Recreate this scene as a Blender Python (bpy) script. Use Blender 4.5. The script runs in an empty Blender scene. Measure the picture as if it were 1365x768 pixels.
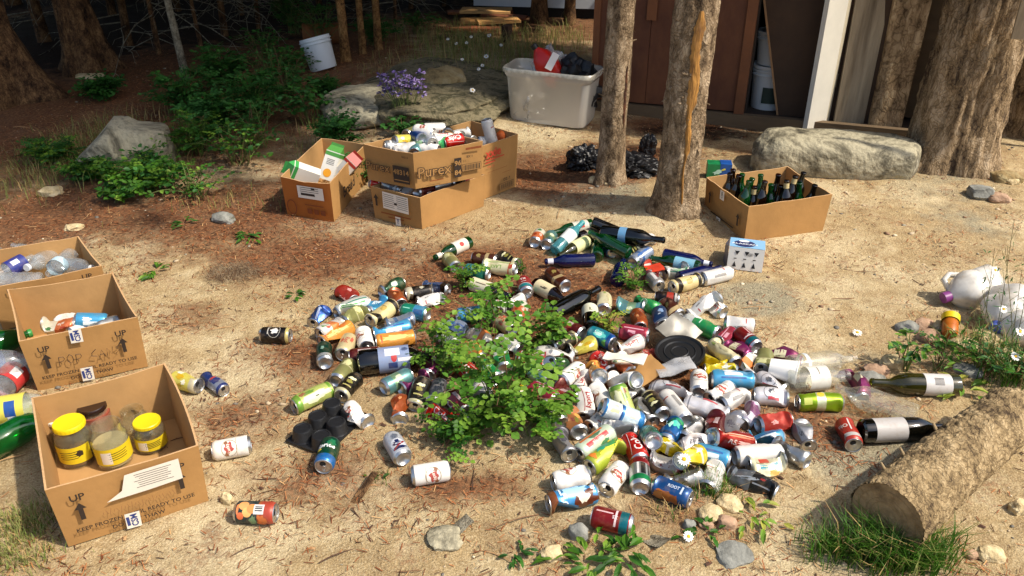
import bpy, bmesh, math, random
import numpy as np
from mathutils import Vector, Matrix, Euler, noise
R = math.radians
rnd = random.Random(11)
scene = bpy.context.scene
COL = scene.collection
# ---------------------------------------------------------------- camera, sky, sun, exposure
CAM_H, PITCH, F = 1.6, R(28.8), 1092.0          # F: focal length in pixels of a 1365 px wide picture
cam = bpy.data.cameras.new('camera')
cam.sensor_width = 36.0
cam.lens = 36.0 * F / 1365.0
cam.clip_start = 0.05
cam.clip_end = 500
cam_ob = bpy.data.objects.new('camera', cam)
COL.objects.link(cam_ob)
cam_ob.location = (0, 0, CAM_H)
cam_ob.rotation_euler = (R(90) - PITCH, 0, 0)
scene.camera = cam_ob
SUN_EL = R(52)
SDIR = Vector((0.93 * math.cos(SUN_EL), -0.37 * math.cos(SUN_EL), math.sin(SUN_EL))).normalized()   # towards the sun
world = bpy.data.worlds.new('World')
scene.world = world
world.use_nodes = True
wn = world.node_tree
wn.nodes.clear()
sky = wn.nodes.new('ShaderNodeTexSky')
sky.sky_type = 'NISHITA'
sky.sun_disc = False
sky.sun_elevation = SUN_EL
sky.sun_rotation = math.atan2(SDIR.x, SDIR.y)
sky.dust_density = 3.0
bg = wn.nodes.new('ShaderNodeBackground')
bg.inputs['Strength'].default_value = 0.15
wo = wn.nodes.new('ShaderNodeOutputWorld')
wn.links.new(sky.outputs[0], bg.inputs[0])
wn.links.new(bg.outputs[0], wo.inputs[0])
sl = bpy.data.lights.new('sun', 'SUN')
sl.energy = 4.1
sl.angle = R(1.6)
sl.color = (1.0, 0.915, 0.79)
sun = bpy.data.objects.new('sun', sl)
COL.objects.link(sun)
sun.rotation_euler = SDIR.to_track_quat('Z', 'Y').to_euler()
sun.location = (3, -2, 6)
scene.view_settings.view_transform = 'Standard'
scene.view_settings.look = 'None'
scene.view_settings.gamma = 1.0
scene.view_settings.exposure = 0.40
scene.view_settings.use_curve_mapping = False

# ---------------------------------------------------------------- geometry of the view
def ray(px, py):
    dx = (px - 682.5) / F
    dy = (384 - py) / F
    return Vector((dx, math.cos(PITCH) + dy * math.sin(PITCH), -math.sin(PITCH) + dy * math.cos(PITCH)))
def P(px, py, z=0.0):
    d = ray(px, py)
    t = (z - CAM_H) / d.z
    return Vector((d.x * t, d.y * t, z))
def PY(px, py, Y):
    d = ray(px, py)
    t = Y / d.y
    return Vector((d.x * t, Y, CAM_H + d.z * t))
def sm(a, b, x):
    t = max(0.0, min(1.0, (x - a) / (b - a)))
    return t * t * (3 - 2 * t)
HILLS = [(0.80, 3.75, 0.42, 0.05), (0.52, 4.13, 0.35, 0.03), (-0.4, 6.2, 1.5, 0.10), (2.4, 4.3, 0.7, 0.03)]
def gz(x, y):
    z = 0.012 * noise.noise(Vector((x * 0.9, y * 0.9, 0.3))) + 0.010 * noise.noise(Vector((x * 3.1, y * 3.1, 1.7))) + 0.0035 * noise.noise(Vector((x * 8.3, y * 8.3, 4.1)))
    for (hx, hy, hr, hh) in HILLS:
        d2 = ((x - hx) ** 2 + (y - hy) ** 2) / (hr * hr)
        if d2 < 6:
            z += hh * math.exp(-d2 * 1.6)
    if y > 9:
        z += 0.02 * (y - 9)
    return z
def G(px, py):
    p = P(px, py, 0.0)
    for _ in range(3):
        p = P(px, py, gz(p.x, p.y))
    return p

# ---------------------------------------------------------------- materials
def srgb(c):
    if isinstance(c, str):
        c = tuple(int(c[i:i + 2], 16) / 255 for i in (0, 2, 4))
    return tuple(((v + 0.055) / 1.055) ** 2.4 if v > 0.04045 else v / 12.92 for v in c)
MATS = {}
def mat(name, col, rough=0.6, metal=0.0, var=0.0, vscale=8.0, bump=0.0, bscale=60.0, col2=None, spec=0.5,
        stretch=None, coat=0.0, trans=0.0, detail=5.0):
    if name in MATS:
        return MATS[name]
    m = bpy.data.materials.new(name)
    m.use_nodes = True
    nt = m.node_tree
    b = nt.nodes['Principled BSDF']
    c = srgb(col)
    b.inputs['Base Color'].default_value = (*c, 1)
    b.inputs['Roughness'].default_value = rough
    b.inputs['Metallic'].default_value = metal
    b.inputs['Specular IOR Level'].default_value = spec
    if coat:
        b.inputs['Coat Weight'].default_value = coat
        b.inputs['Coat Roughness'].default_value = 0.12
    vec = None
    if var or bump:
        tc = nt.nodes.new('ShaderNodeTexCoord')
        vec = tc.outputs['Object']
        if stretch:
            mp = nt.nodes.new('ShaderNodeMapping')
            mp.inputs['Scale'].default_value = stretch
            nt.links.new(vec, mp.inputs['Vector'])
            vec = mp.outputs['Vector']
    if var:
        n = nt.nodes.new('ShaderNodeTexNoise')
        n.inputs['Scale'].default_value = vscale
        n.inputs['Detail'].default_value = detail
        n.inputs['Roughness'].default_value = 0.65
        nt.links.new(vec, n.inputs['Vector'])
        rp = nt.nodes.new('ShaderNodeValToRGB')
        rp.color_ramp.elements[0].position = 0.3
        rp.color_ramp.elements[1].position = 0.7
        c2 = srgb(col2) if col2 else tuple(v * (1 - var) for v in c)
        rp.color_ramp.elements[0].color = (*c2, 1)
        rp.color_ramp.elements[1].color = (*c, 1)
        nt.links.new(n.outputs['Fac'], rp.inputs['Fac'])
        nt.links.new(rp.outputs['Color'], b.inputs['Base Color'])
    if bump:
        n2 = nt.nodes.new('ShaderNodeTexNoise')
        n2.inputs['Scale'].default_value = bscale
        n2.inputs['Detail'].default_value = 6
        nt.links.new(vec, n2.inputs['Vector'])
        bp = nt.nodes.new('ShaderNodeBump')
        bp.inputs['Strength'].default_value = bump
        bp.inputs['Distance'].default_value = 0.01
        nt.links.new(n2.outputs['Fac'], bp.inputs['Height'])
        nt.links.new(bp.outputs['Normal'], b.inputs['Normal'])
    MATS[name] = m
    return m
def leafmat(name, col, col2):
    if name in MATS:
        return MATS[name]
    m = bpy.data.materials.new(name)
    m.use_nodes = True
    nt = m.node_tree
    b = nt.nodes['Principled BSDF']
    b.inputs['Roughness'].default_value = 0.55
    b.inputs['Specular IOR Level'].default_value = 0.3
    tc = nt.nodes.new('ShaderNodeTexCoord')
    n = nt.nodes.new('ShaderNodeTexNoise')
    n.inputs['Scale'].default_value = 14
    n.inputs['Detail'].default_value = 3
    nt.links.new(tc.outputs['Object'], n.inputs['Vector'])
    rp = nt.nodes.new('ShaderNodeValToRGB')
    rp.color_ramp.elements[0].position = 0.35
    rp.color_ramp.elements[1].position = 0.65
    rp.color_ramp.elements[0].color = (*srgb(col), 1)
    rp.color_ramp.elements[1].color = (*srgb(col2), 1)
    nt.links.new(n.outputs['Fac'], rp.inputs['Fac'])
    nt.links.new(rp.outputs['Color'], b.inputs['Base Color'])
    t = nt.nodes.new('ShaderNodeBsdfTranslucent')
    nt.links.new(rp.outputs['Color'], t.inputs['Color'])
    mx = nt.nodes.new('ShaderNodeMixShader')
    mx.inputs[0].default_value = 0.28
    nt.links.new(b.outputs[0], mx.inputs[1])
    nt.links.new(t.outputs[0], mx.inputs[2])
    nt.links.new(mx.outputs[0], nt.nodes['Material Output'].inputs[0])
    MATS[name] = m
    return m
def glassmat(name, tint, haze=0.0, hazecol='d8d4c4', rough=0.04, body=0.0, nscale=25):
    """thin-walled glass or clear plastic: tinted see-through, glossy skin, optional milky film"""
    if name in MATS:
        return MATS[name]
    m = bpy.data.materials.new(name)
    m.use_nodes = True
    nt = m.node_tree
    nt.nodes.remove(nt.nodes['Principled BSDF'])
    tr = nt.nodes.new('ShaderNodeBsdfTransparent')
    tr.inputs[0].default_value = (*srgb(tint), 1)
    gl = nt.nodes.new('ShaderNodeBsdfGlossy')
    gl.inputs['Roughness'].default_value = rough
    gl.inputs[0].default_value = (0.9, 0.9, 0.9, 1)
    df = nt.nodes.new('ShaderNodeBsdfDiffuse')
    df.inputs[0].default_value = (*srgb(hazecol), 1)
    lw = nt.nodes.new('ShaderNodeLayerWeight')
    lw.inputs[0].default_value = 0.35
    pw = nt.nodes.new('ShaderNodeMath'); pw.operation = 'POWER'; pw.inputs[1].default_value = 2.2
    fr = nt.nodes.new('ShaderNodeMath'); fr.operation = 'MULTIPLY_ADD'; fr.inputs[1].default_value = .65; fr.inputs[2].default_value = .07
    nt.links.new(lw.outputs['Facing'], pw.inputs[0]); nt.links.new(pw.outputs[0], fr.inputs[0])
    a = nt.nodes.new('ShaderNodeMixShader')
    tc = nt.nodes.new('ShaderNodeTexCoord')
    n = nt.nodes.new('ShaderNodeTexNoise')
    n.inputs['Scale'].default_value = nscale
    nt.links.new(tc.outputs['Object'], n.inputs['Vector'])
    mm = nt.nodes.new('ShaderNodeMath')
    mm.operation = 'MULTIPLY'
    mm.inputs[1].default_value = haze * 2
    nt.links.new(n.outputs['Fac'], mm.inputs[0])
    nt.links.new(mm.outputs[0], a.inputs[0])
    nt.links.new(tr.outputs[0], a.inputs[1])
    nt.links.new(df.outputs[0], a.inputs[2])
    c = nt.nodes.new('ShaderNodeMixShader')
    nt.links.new(fr.outputs[0], c.inputs[0])
    nt.links.new(a.outputs[0], c.inputs[1])
    nt.links.new(gl.outputs[0], c.inputs[2])
    nt.links.new(c.outputs[0], nt.nodes['Material Output'].inputs[0])
    MATS[name] = m
    return m
def ink(col, rough=0.42, metal=0.0):
    key = 'ink_%s_%d_%d' % (col, int(rough * 100), int(metal * 100))
    if key in MATS:
        return MATS[key]
    m = mat(key, col, rough, metal)
    nt = m.node_tree; bs_ = nt.nodes['Principled BSDF']      # dust and scuffs on the print
    tc = nt.nodes.new('ShaderNodeTexCoord'); n = nt.nodes.new('ShaderNodeTexNoise'); n.inputs['Scale'].default_value = 38; n.inputs['Detail'].default_value = 7; n.inputs['Roughness'].default_value = .7
    oi = nt.nodes.new('ShaderNodeObjectInfo'); va = nt.nodes.new('ShaderNodeVectorMath'); va.operation = 'ADD'
    mu = nt.nodes.new('ShaderNodeMath'); mu.operation = 'MULTIPLY'; mu.inputs[1].default_value = 40; nt.links.new(oi.outputs['Random'], mu.inputs[0])
    nt.links.new(tc.outputs['Object'], va.inputs[0]); nt.links.new(mu.outputs[0], va.inputs[1]); nt.links.new(va.outputs[0], n.inputs['Vector'])
    mr = nt.nodes.new('ShaderNodeMapRange'); mr.inputs[1].default_value = .48; mr.inputs[2].default_value = .78; mr.inputs[4].default_value = .75; nt.links.new(n.outputs['Fac'], mr.inputs[0])
    mx = nt.nodes.new('ShaderNodeMix'); mx.data_type = 'RGBA'; mx.inputs[6].default_value = (*[v * .88 for v in srgb(col)], 1); mx.inputs[7].default_value = (*[(a * .35 + b_ * .65) for a, b_ in zip(srgb(col), srgb('8a7050'))], 1)
    nt.links.new(mr.outputs[0], mx.inputs[0]); nt.links.new(mx.outputs[2], bs_.inputs['Base Color'])
    m2 = nt.nodes.new('ShaderNodeMapRange'); m2.inputs[3].default_value = rough; m2.inputs[4].default_value = .8; nt.links.new(mr.outputs[0], m2.inputs[0]); nt.links.new(m2.outputs[0], bs_.inputs['Roughness'])
    return m

# ---------------------------------------------------------------- mesh builder
class MB:
    def __init__(s):
        s.v = []; s.f = []; s.m = []; s.mats = []
    def mi(s, m):
        if m not in s.mats:
            s.mats.append(m)
        return s.mats.index(m)
    def add(s, vs, fs, m, M=None):
        o = len(s.v)
        if M is not None:
            vs = [M @ Vector(v) for v in vs]
        s.v += [tuple(v) for v in vs]
        k = s.mi(m)
        for f in fs:
            s.f.append(tuple(i + o for i in f))
            s.m.append(k)
    def box(s, a, b, m, M=None):
        x0, y0, z0 = a; x1, y1, z1 = b
        vs = [(x0, y0, z0), (x1, y0, z0), (x1, y1, z0), (x0, y1, z0), (x0, y0, z1), (x1, y0, z1), (x1, y1, z1), (x0, y1, z1)]
        fs = [(3, 2, 1, 0), (4, 5, 6, 7), (0, 1, 5, 4), (1, 2, 6, 5), (2, 3, 7, 6), (3, 0, 4, 7)]
        s.add(vs, fs, m, M)
    def hexa(s, q0, q1, m):
        """solid between a bottom quad and a top quad (counter-clockwise seen from above)"""
        s.add(list(q0) + list(q1), [(3, 2, 1, 0), (4, 5, 6, 7), (0, 1, 5, 4), (1, 2, 6, 5), (2, 3, 7, 6), (3, 0, 4, 7)], m)
    def lathe(s, prof, n, ms, M=None):
        """prof: (radius, z); ms: one material or one per segment"""
        vs = []
        for (r, z) in prof:
            for i in range(n):
                a = 2 * math.pi * i / n
                vs.append((r * math.cos(a), r * math.sin(a), z))
        if M is not None:
            vs = [M @ Vector(v) for v in vs]
        o = len(s.v)
        s.v += [tuple(v) for v in vs]
        for j in range(len(prof) - 1):
            k = s.mi(ms[j] if isinstance(ms, (list, tuple)) else ms)
            for i in range(n):
                i2 = (i + 1) % n
                s.f.append((o + j * n + i, o + j * n + i2, o + (j + 1) * n + i2, o + (j + 1) * n + i))
                s.m.append(k)
    def tube(s, pts, rad, m, n=6, cap=True):
        pts = [Vector(p) for p in pts]
        if not isinstance(rad, (list, tuple)):
            rad = [rad] * len(pts)
        o = len(s.v)
        k = s.mi(m)
        ref = Vector((0.31, 0.17, 0.93)).normalized()
        for j, p in enumerate(pts):
            d = (pts[min(j + 1, len(pts) - 1)] - pts[max(j - 1, 0)])
            if d.length < 1e-9:
                d = Vector((0, 0, 1))
            d.normalize()
            x = d.cross(ref)
            if x.length < 1e-3:
                x = d.cross(Vector((1, 0, 0)))
            x.normalize()
            y = d.cross(x)
            for i in range(n):
                a = 2 * math.pi * i / n
                q = p + (x * math.cos(a) + y * math.sin(a)) * rad[j]
                s.v.append(tuple(q))
        for j in range(len(pts) - 1):
            for i in range(n):
                i2 = (i + 1) % n
                s.f.append((o + j * n + i, o + (j + 1) * n + i, o + (j + 1) * n + i2, o + j * n + i2))
                s.m.append(k)
        if cap:
            s.f.append(tuple(o + i for i in range(n))); s.m.append(k)
            s.f.append(tuple(o + (len(pts) - 1) * n + i for i in reversed(range(n)))); s.m.append(k)
    def build(s, name, parent=None, smooth=False, keep=None):
        me = bpy.data.meshes.new(name)
        me.from_pydata(s.v, [], s.f)
        for m in s.mats:
            me.materials.append(m)
        me.polygons.foreach_set('material_index', s.m)
        if smooth:
            me.polygons.foreach_set('use_smooth', [True] * len(s.f))
            if smooth != 2:
                me.update()
                try:
                    me.set_sharp_from_angle(angle=R(40))
                except Exception:
                    pass
        me.update()
        o = bpy.data.objects.new(name, me)
        COL.objects.link(o)
        if parent is not None:
            o.parent = parent
        return o
def tag(o, label, cat=None, group=None, kind=None):
    if label: o['label'] = label
    if cat: o['category'] = cat
    if group: o['group'] = group
    if kind: o['kind'] = kind
    return o
def thing(name, label, cat, loc=(0, 0, 0), rz=0.0, group=None):
    o = bpy.data.objects.new(name, None)
    o.empty_display_size = 0.05
    COL.objects.link(o)
    o.location = loc
    o.rotation_euler = (0, 0, rz)
    return tag(o, label, cat, group)
def copy_tree(o, parent=None):
    c = o.copy()
    COL.objects.link(c)
    if parent is not None:
        c.parent = parent
    for ch in o.children:
        copy_tree(ch, c)
    return c
_ICO = {}
def ico(sub):
    if sub not in _ICO:
        bm = bmesh.new()
        bmesh.ops.create_icosphere(bm, subdivisions=sub, radius=1.0)
        bm.verts.index_update()
        _ICO[sub] = ([v.co.copy() for v in bm.verts], [tuple(v.index for v in f.verts) for f in bm.faces])
        bm.free()
    return _ICO[sub]
def rock(mb, c, size, m, seed=0, sub=3, rough=0.25, rz=0.0, facet=1.0, flat=0.45):
    vs, fs = ico(sub)
    out = []
    rm = Matrix.Rotation(rz, 3, 'Z')
    for v in vs:
        q = Vector((seed * 7.1, seed * 3.3, seed * 1.9))
        d = 1 + rough * noise.noise(v * 1.1 * facet + q) + rough * 0.5 * noise.noise(v * 2.7 * facet + q) + rough * 0.2 * noise.noise(v * 7 + q)
        w = Vector((v.x, v.y, v.z)) * d
        # squarer than a ball: flatten towards planes
        w = Vector([math.copysign(abs(t) ** 0.8, t) for t in w])
        if w.z < -flat: w.z = -flat
        w = Vector((w.x * size[0], w.y * size[1], w.z * size[2]))
        out.append(rm @ w + Vector(c))
    mb.add(out, fs, m)

# ---------------------------------------------------------------- flat shapes and lettering
_TXT = {}
def text2d(s, size, bold=0.0):
    """lettering as 2-D faces centred on the origin"""
    key = (s, size, bold)
    if key in _TXT:
        return _TXT[key]
    cu = bpy.data.curves.new('lettering', 'FONT')
    cu.body = s
    cu.size = size
    cu.align_x = 'CENTER'
    cu.align_y = 'CENTER'
    cu.resolution_u = 2
    cu.offset = bold * size
    cu.fill_mode = 'FRONT'
    ob = bpy.data.objects.new('lettering', cu)
    COL.objects.link(ob)
    dg = bpy.context.evaluated_depsgraph_get()
    dg.update()
    me = ob.evaluated_get(dg).to_mesh()
    vs = [(v.co.x, v.co.y) for v in me.vertices]
    fs = [tuple(p.vertices) for p in me.polygons]
    ob.evaluated_get(dg).to_mesh_clear()
    bpy.data.objects.remove(ob)
    bpy.data.curves.remove(cu)
    _TXT[key] = (vs, fs)
    return _TXT[key]
def ell2d(w, h, n=20, jit=0.0, seed=0):
    rr = random.Random(seed)
    vs = [(0, 0)]
    for k in (0.5, 1.0):
        for i in range(n):
            a = 2 * math.pi * i / n
            j = 1 + (rr.uniform(-jit, jit) if k == 1.0 else 0)
            vs.append((w / 2 * k * j * math.cos(a), h / 2 * k * j * math.sin(a)))
    fs = [(0, 1 + i, 1 + (i + 1) % n) for i in range(n)]
    fs += [(1 + i, 1 + n + i, 1 + n + (i + 1) % n, 1 + (i + 1) % n) for i in range(n)]
    return vs, fs
def ring2d(w, h, t, n=28):
    vs = []
    for k in (0, 1):
        for i in range(n):
            a = 2 * math.pi * i / n
            vs.append(((w / 2 - t * (1 - k)) * math.cos(a), (h / 2 - t * (1 - k)) * math.sin(a)))
    return vs, [(i, n + i, n + (i + 1) % n, (i + 1) % n) for i in range(n)]
def rect2d(w, h, nx=None):
    nx = nx or max(1, int(w / 0.006))
    vs = []
    for i in range(nx + 1):
        x = -w / 2 + w * i / nx
        vs += [(x, -h / 2), (x, h / 2)]
    return vs, [(2 * i, 2 * i + 2, 2 * i + 3, 2 * i + 1) for i in range(nx)]
def poly2d(pts):
    return list(pts), [tuple(range(len(pts)))]
ARROW = [(-0.006, -0.03), (0.006, -0.03), (0.006, 0.008), (0.015, 0.008), (0, 0.03), (-0.015, 0.008), (-0.006, 0.008)]
def wrap(mb, shape, m, r, u, v, rot, lift=0.0003, fn=None):
    """lay a 2-D shape round a cylinder of radius r; u = angle, v = height"""
    vs, fs = shape
    bm = bmesh.new()
    ca, sa = math.cos(rot), math.sin(rot)
    bvs = [bm.verts.new((x * ca - y * sa, x * sa + y * ca, 0)) for x, y in vs]
    for f in fs:
        try:
            bm.faces.new([bvs[i] for i in f])
        except ValueError:
            pass
    xs = [b.co.x for b in bvs]
    x = math.floor(min(xs) / 0.004) * 0.004 + 0.004
    while x < max(xs):
        bmesh.ops.bisect_plane(bm, geom=bm.verts[:] + bm.edges[:] + bm.faces[:], plane_co=(x, 0, 0), plane_no=(1, 0, 0))
        x += 0.004
    ys = [b.co.y for b in bm.verts]
    if ys and max(ys) - min(ys) > 0.03:
        y = min(ys) + 0.008
        while y < max(ys):
            bmesh.ops.bisect_plane(bm, geom=bm.verts[:] + bm.edges[:] + bm.faces[:], plane_co=(0, y, 0), plane_no=(0, 1, 0))
            y += 0.008
    bm.verts.index_update()
    out = []
    for b in bm.verts:
        a = u + b.co.x / r
        out.append(Vector(((r + lift) * math.cos(a), (r + lift) * math.sin(a), v + b.co.y)))
    if fn:
        out = [fn(p) for p in out]
    ff = [tuple(q.index for q in f.verts) for f in bm.faces]
    bm.free()
    mb.add(out, ff, m)
def flat(mb, shape, m, M, u, v, rot=0.0, lift=0.0015):
    vs, fs = shape
    ca, sa = math.cos(rot), math.sin(rot)
    mb.add([(u + x * ca - y * sa, v + x * sa + y * ca, lift) for x, y in vs], fs, m, M)
def face_frame(p0, p1, zt=None, top=None):
    """frame on a box side: x from p0 to p1, y up the face, z outwards (p0 to p1 seen from outside, left to right)"""
    x = (p1 - p0).normalized()
    up = (top - p0) if top is not None else Vector((0, 0, 1))
    y = (up - x * up.dot(x)).normalized()
    z = x.cross(y)
    M = Matrix.Identity(4)
    for i in range(3):
        M[i][0] = x[i]; M[i][1] = y[i]; M[i][2] = z[i]; M[i][3] = p0[i]
    return M
# ================================================================ the ground
ZD = [  # forest litter: centre px, half sizes px, strength
    (150, 130, 420, 130, 1.2), (300, 290, 220, 60, 0.9), (60, 290, 160, 60, 0.9), (430, 345, 210, 45, 0.8), (640, 390, 150, 75, 1.0),
    (760, 400, 130, 60, 0.9), (560, 480, 130, 60, 0.7), (700, 480, 160, 80, 0.9), (420, 480, 120, 40, 0.75), (330, 560, 110, 60, 0.58),
    (440, 640, 160, 60, 0.62), (620, 650, 130, 40, 0.65), (250, 420, 80, 30, .5), (1150, 560, 60, 30, .6), (700, 720, 120, 60, 0.4), (900, 540, 170, 100, 0.9), (1080, 560, 90, 60, 0.7),
    (900, 690, 130, 50, 0.6), (660, 250, 90, 35, 0.5), (740, 235, 110, 40, 0.9), (840, 215, 120, 30, .9), (1010, 205, 60, 16, 0.6), (900, 170, 140, 14, 0.8), (840, 240, 60, 20, 0.7),  # litter round the spruces, laid partly to paint the shade there
    (180, 600, 40, 60, 0.3), (1200, 400, 60, 30, 0.25), (20, 470, 60, 60, 0.35), (560, 300, 90, 20, 0.4), (700, 30, 300, 60, 0.9)]
ZG = [  # grey-green ground, partly gravelly clay; patch left of thicker spruce paints its shadow
    (1010, 400, 75, 32, 0.9), (1150, 610, 110, 55, 0.9), (790, 262, 85, 18, 1.0), (680, 140, 55, 45, 0.8), (1250, 250, 140, 50, 0.6), (1290, 300, 90, 50, 0.6),
    (180, 240, 50, 20, 0.4), (1090, 480, 60, 40, 0.4), (1330, 640, 50, 90, 0.4), (520, 290, 70, 10, 0.5)]
ZK = [(60, 60, 200, 70, 1.0), (300, 30, 260, 60, 0.9), (560, 10, 200, 30, 0.7), (930, 178, 120, 16, 0.8), (840, 205, 110, 22, 0.7), (960, 205, 60, 20, .5), (690, 215, 40, 20, .35), (700, 45, 170, 30, 0.6), (740, 400, 100, 60, 0.35), (0, 640, 60, 60, 0.25)]   # dark humus, with the shade of woods and trunks painted in
def zone(lst):
    out = []
    for (px, py, rx, ry, s) in lst:
        c = P(px, py)
        a = (P(px + rx, py) - c).length
        b = (P(px, max(py - ry, -150)) - P(px, py + ry)).length / 2
        cy = (P(px, max(py - ry, -150)).y + P(px, py + ry).y) / 2
        out.append((c.x, cy, a, b, s))
    return out
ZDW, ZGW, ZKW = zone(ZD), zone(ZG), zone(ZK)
def zval(lst, X, Y):
    r = np.zeros_like(X)
    for (cx, cy, a, b, s) in lst:
        d = ((X - cx) / a) ** 2 + ((Y - cy) / b) ** 2
        r = np.maximum(r, s * np.exp(-d * 0.9))
    return r
def axis(dense0, dense1, step, far0, far1, grow=1.18):
    a = list(np.arange(dense0, dense1, step))
    s, x = step, dense1
    while x < far1:
        a.append(x); s *= grow; x += s
    a.append(far1)
    s, x, lo = step * grow, dense0 - step, []
    while x > far0:
        lo.append(x); s *= grow; x -= s
    lo.append(far0)
    return np.array(sorted(set(lo + a)))
gxs = axis(-3.2, 2.9, 0.022, -90, 90)
gys = axis(1.0, 6.6, 0.022, -30, 150, 1.1)
nx, ny = len(gxs), len(gys)
GX, GY = np.meshgrid(gxs, gys)
gco = np.zeros((nx * ny, 3))
gco[:, 0] = GX.ravel(); gco[:, 1] = GY.ravel()
gco[:, 2] = [gz(x, y) + (0.0035 * noise.noise(Vector((x * 14, y * 14, 5))) if abs(x) < 3.5 and y < 7 else 0) for x, y in zip(GX.ravel(), GY.ravel())]
gme = bpy.data.meshes.new('ground')
ii = (np.arange(ny - 1)[:, None] * nx + np.arange(nx - 1)[None, :]).ravel()
quads = np.stack([ii, ii + 1, ii + nx + 1, ii + nx], 1)
gme.vertices.add(nx * ny); gme.vertices.foreach_set('co', gco.ravel())
gme.loops.add(quads.size); gme.loops.foreach_set('vertex_index', quads.ravel().astype(np.int32))
gme.polygons.add(len(quads)); gme.polygons.foreach_set('loop_start', (np.arange(len(quads)) * 4).astype(np.int32))
gme.polygons.foreach_set('use_smooth', np.ones(len(quads), bool))
gme.update()
at = gme.color_attributes.new('soil', 'FLOAT_COLOR', 'POINT')
cc = np.ones((nx * ny, 4), np.float32)
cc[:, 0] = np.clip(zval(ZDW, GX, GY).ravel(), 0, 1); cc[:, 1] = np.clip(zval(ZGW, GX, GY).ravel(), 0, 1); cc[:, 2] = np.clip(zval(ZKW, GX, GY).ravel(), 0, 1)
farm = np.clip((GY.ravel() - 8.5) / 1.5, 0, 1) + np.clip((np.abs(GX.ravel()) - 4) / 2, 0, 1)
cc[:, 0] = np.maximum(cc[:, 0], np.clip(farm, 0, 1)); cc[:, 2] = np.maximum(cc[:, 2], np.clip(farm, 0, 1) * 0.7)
at.data.foreach_set('color', cc.ravel())
gm = bpy.data.materials.new('soil'); gm.use_nodes = True
nt = gm.node_tree; gb = nt.nodes['Principled BSDF']; gb.inputs['Roughness'].default_value = 0.95; gb.inputs['Specular IOR Level'].default_value = 0.15
def NN(t, **k):
    n = nt.nodes.new(t)
    for a, b in k.items(): setattr(n, a, b)
    return n
def gnoise(scale, detail=6, rough=0.6):
    n = NN('ShaderNodeTexNoise'); n.inputs['Scale'].default_value = scale; n.inputs['Detail'].default_value = detail; n.inputs['Roughness'].default_value = rough
    nt.links.new(gtc.outputs['Object'], n.inputs['Vector']); return n.outputs['Fac']
def gramp(fac, stops):
    r = NN('ShaderNodeValToRGB'); e = r.color_ramp.elements
    while len(e) < len(stops): e.new(0.5)
    for i, (p, c) in enumerate(stops): e[i].position = p; e[i].color = (*srgb(c), 1)
    nt.links.new(fac, r.inputs['Fac']); return r.outputs['Color']
def gmath(op, a, b):
    n = NN('ShaderNodeMath', operation=op)
    for i, x in enumerate((a, b)):
        if isinstance(x, (int, float)): n.inputs[i].default_value = x
        else: nt.links.new(x, n.inputs[i])
    return n.outputs[0]
def gmix(f, a, b):
    n = NN('ShaderNodeMix', data_type='RGBA'); nt.links.new(f, n.inputs[0]); nt.links.new(a, n.inputs[6]); nt.links.new(b, n.inputs[7]); return n.outputs[2]
def gstep(x, lo, hi):
    n = NN('ShaderNodeMapRange', interpolation_type='SMOOTHSTEP'); nt.links.new(x, n.inputs[0]); n.inputs[1].default_value = lo; n.inputs[2].default_value = hi; return n.outputs[0]
gtc = NN('ShaderNodeTexCoord')
ga = NN('ShaderNodeAttribute', attribute_name='soil'); gs = NN('ShaderNodeSeparateColor'); nt.links.new(ga.outputs['Color'], gs.inputs[0])
n_big, n_mid, n_fin, n_gr = gnoise(2.3), gnoise(11), gnoise(60, 8, 0.7), gnoise(190, 4, 0.6)
sand = gramp(n_mid, [(0.3, '8a7250'), (0.5, 'ac946a'), (0.7, 'cab68c')])
grain = gramp(n_gr, [(0.34, '4e3e2a'), (0.5, 'a48c66'), (0.66, 'dccca8')])
sand = gmix(gmath('MULTIPLY', n_fin, 0.7), sand, grain)
pale = gramp(n_gr, [(.3, 'a8946e'), (.6, 'd8c8a2')])
sand = gmix(gmath('MULTIPLY', gstep(gmath('ADD', gmath('MULTIPLY', gnoise(1.6, 7, .62), .8), gmath('MULTIPLY', n_mid, .2)), .47, .60), .75), sand, pale)
duff = gramp(n_fin, [(0.28, '2a1a10'), (0.45, '5c3a26'), (0.58, '805234'), (0.74, 'ac8058')])
grav_shade = gramp(n_gr, [(0.3, '5f5a4c'), (0.5, '8f8870'), (0.7, 'b5ab90')])
humus_shade = gramp(n_fin, [(0.3, '0d0805'), (0.6, '241409'), (0.8, '3a2112')])
brk = gmath('ADD', gmath('MULTIPLY', gnoise(7, 10, .75), 1.15), gmath('ADD', gmath('MULTIPLY', n_big, 0.35), gmath('MULTIPLY', n_fin, 0.1)))
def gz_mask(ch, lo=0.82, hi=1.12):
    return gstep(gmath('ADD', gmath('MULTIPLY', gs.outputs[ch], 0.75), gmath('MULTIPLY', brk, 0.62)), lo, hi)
c = gmix(gmath('MULTIPLY', gz_mask(1, 0.8, 1.05), 0.85), sand, grav_shade)
lit_ = NN('ShaderNodeMath', operation='MULTIPLY'); nt.links.new(gstep(gmath('ADD', gmath('MULTIPLY', gnoise(5.5, 9, .72), .7), gmath('MULTIPLY', n_fin, .4)), .56, .70), lit_.inputs[0]); lit_.inputs[1].default_value = .62
c = gmix(lit_.outputs[0], c, duff)
c = gmix(gmath('MULTIPLY', gz_mask(0, 0.70, 1.05), 0.9), c, duff)
c = gmix(gmath('MULTIPLY', gz_mask(2, 0.8, 1.05), 0.9), c, humus_shade)
nt.links.new(c, gb.inputs['Base Color'])
bp = NN('ShaderNodeBump'); bp.inputs['Strength'].default_value = 0.9; bp.inputs['Distance'].default_value = 0.012
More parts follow.
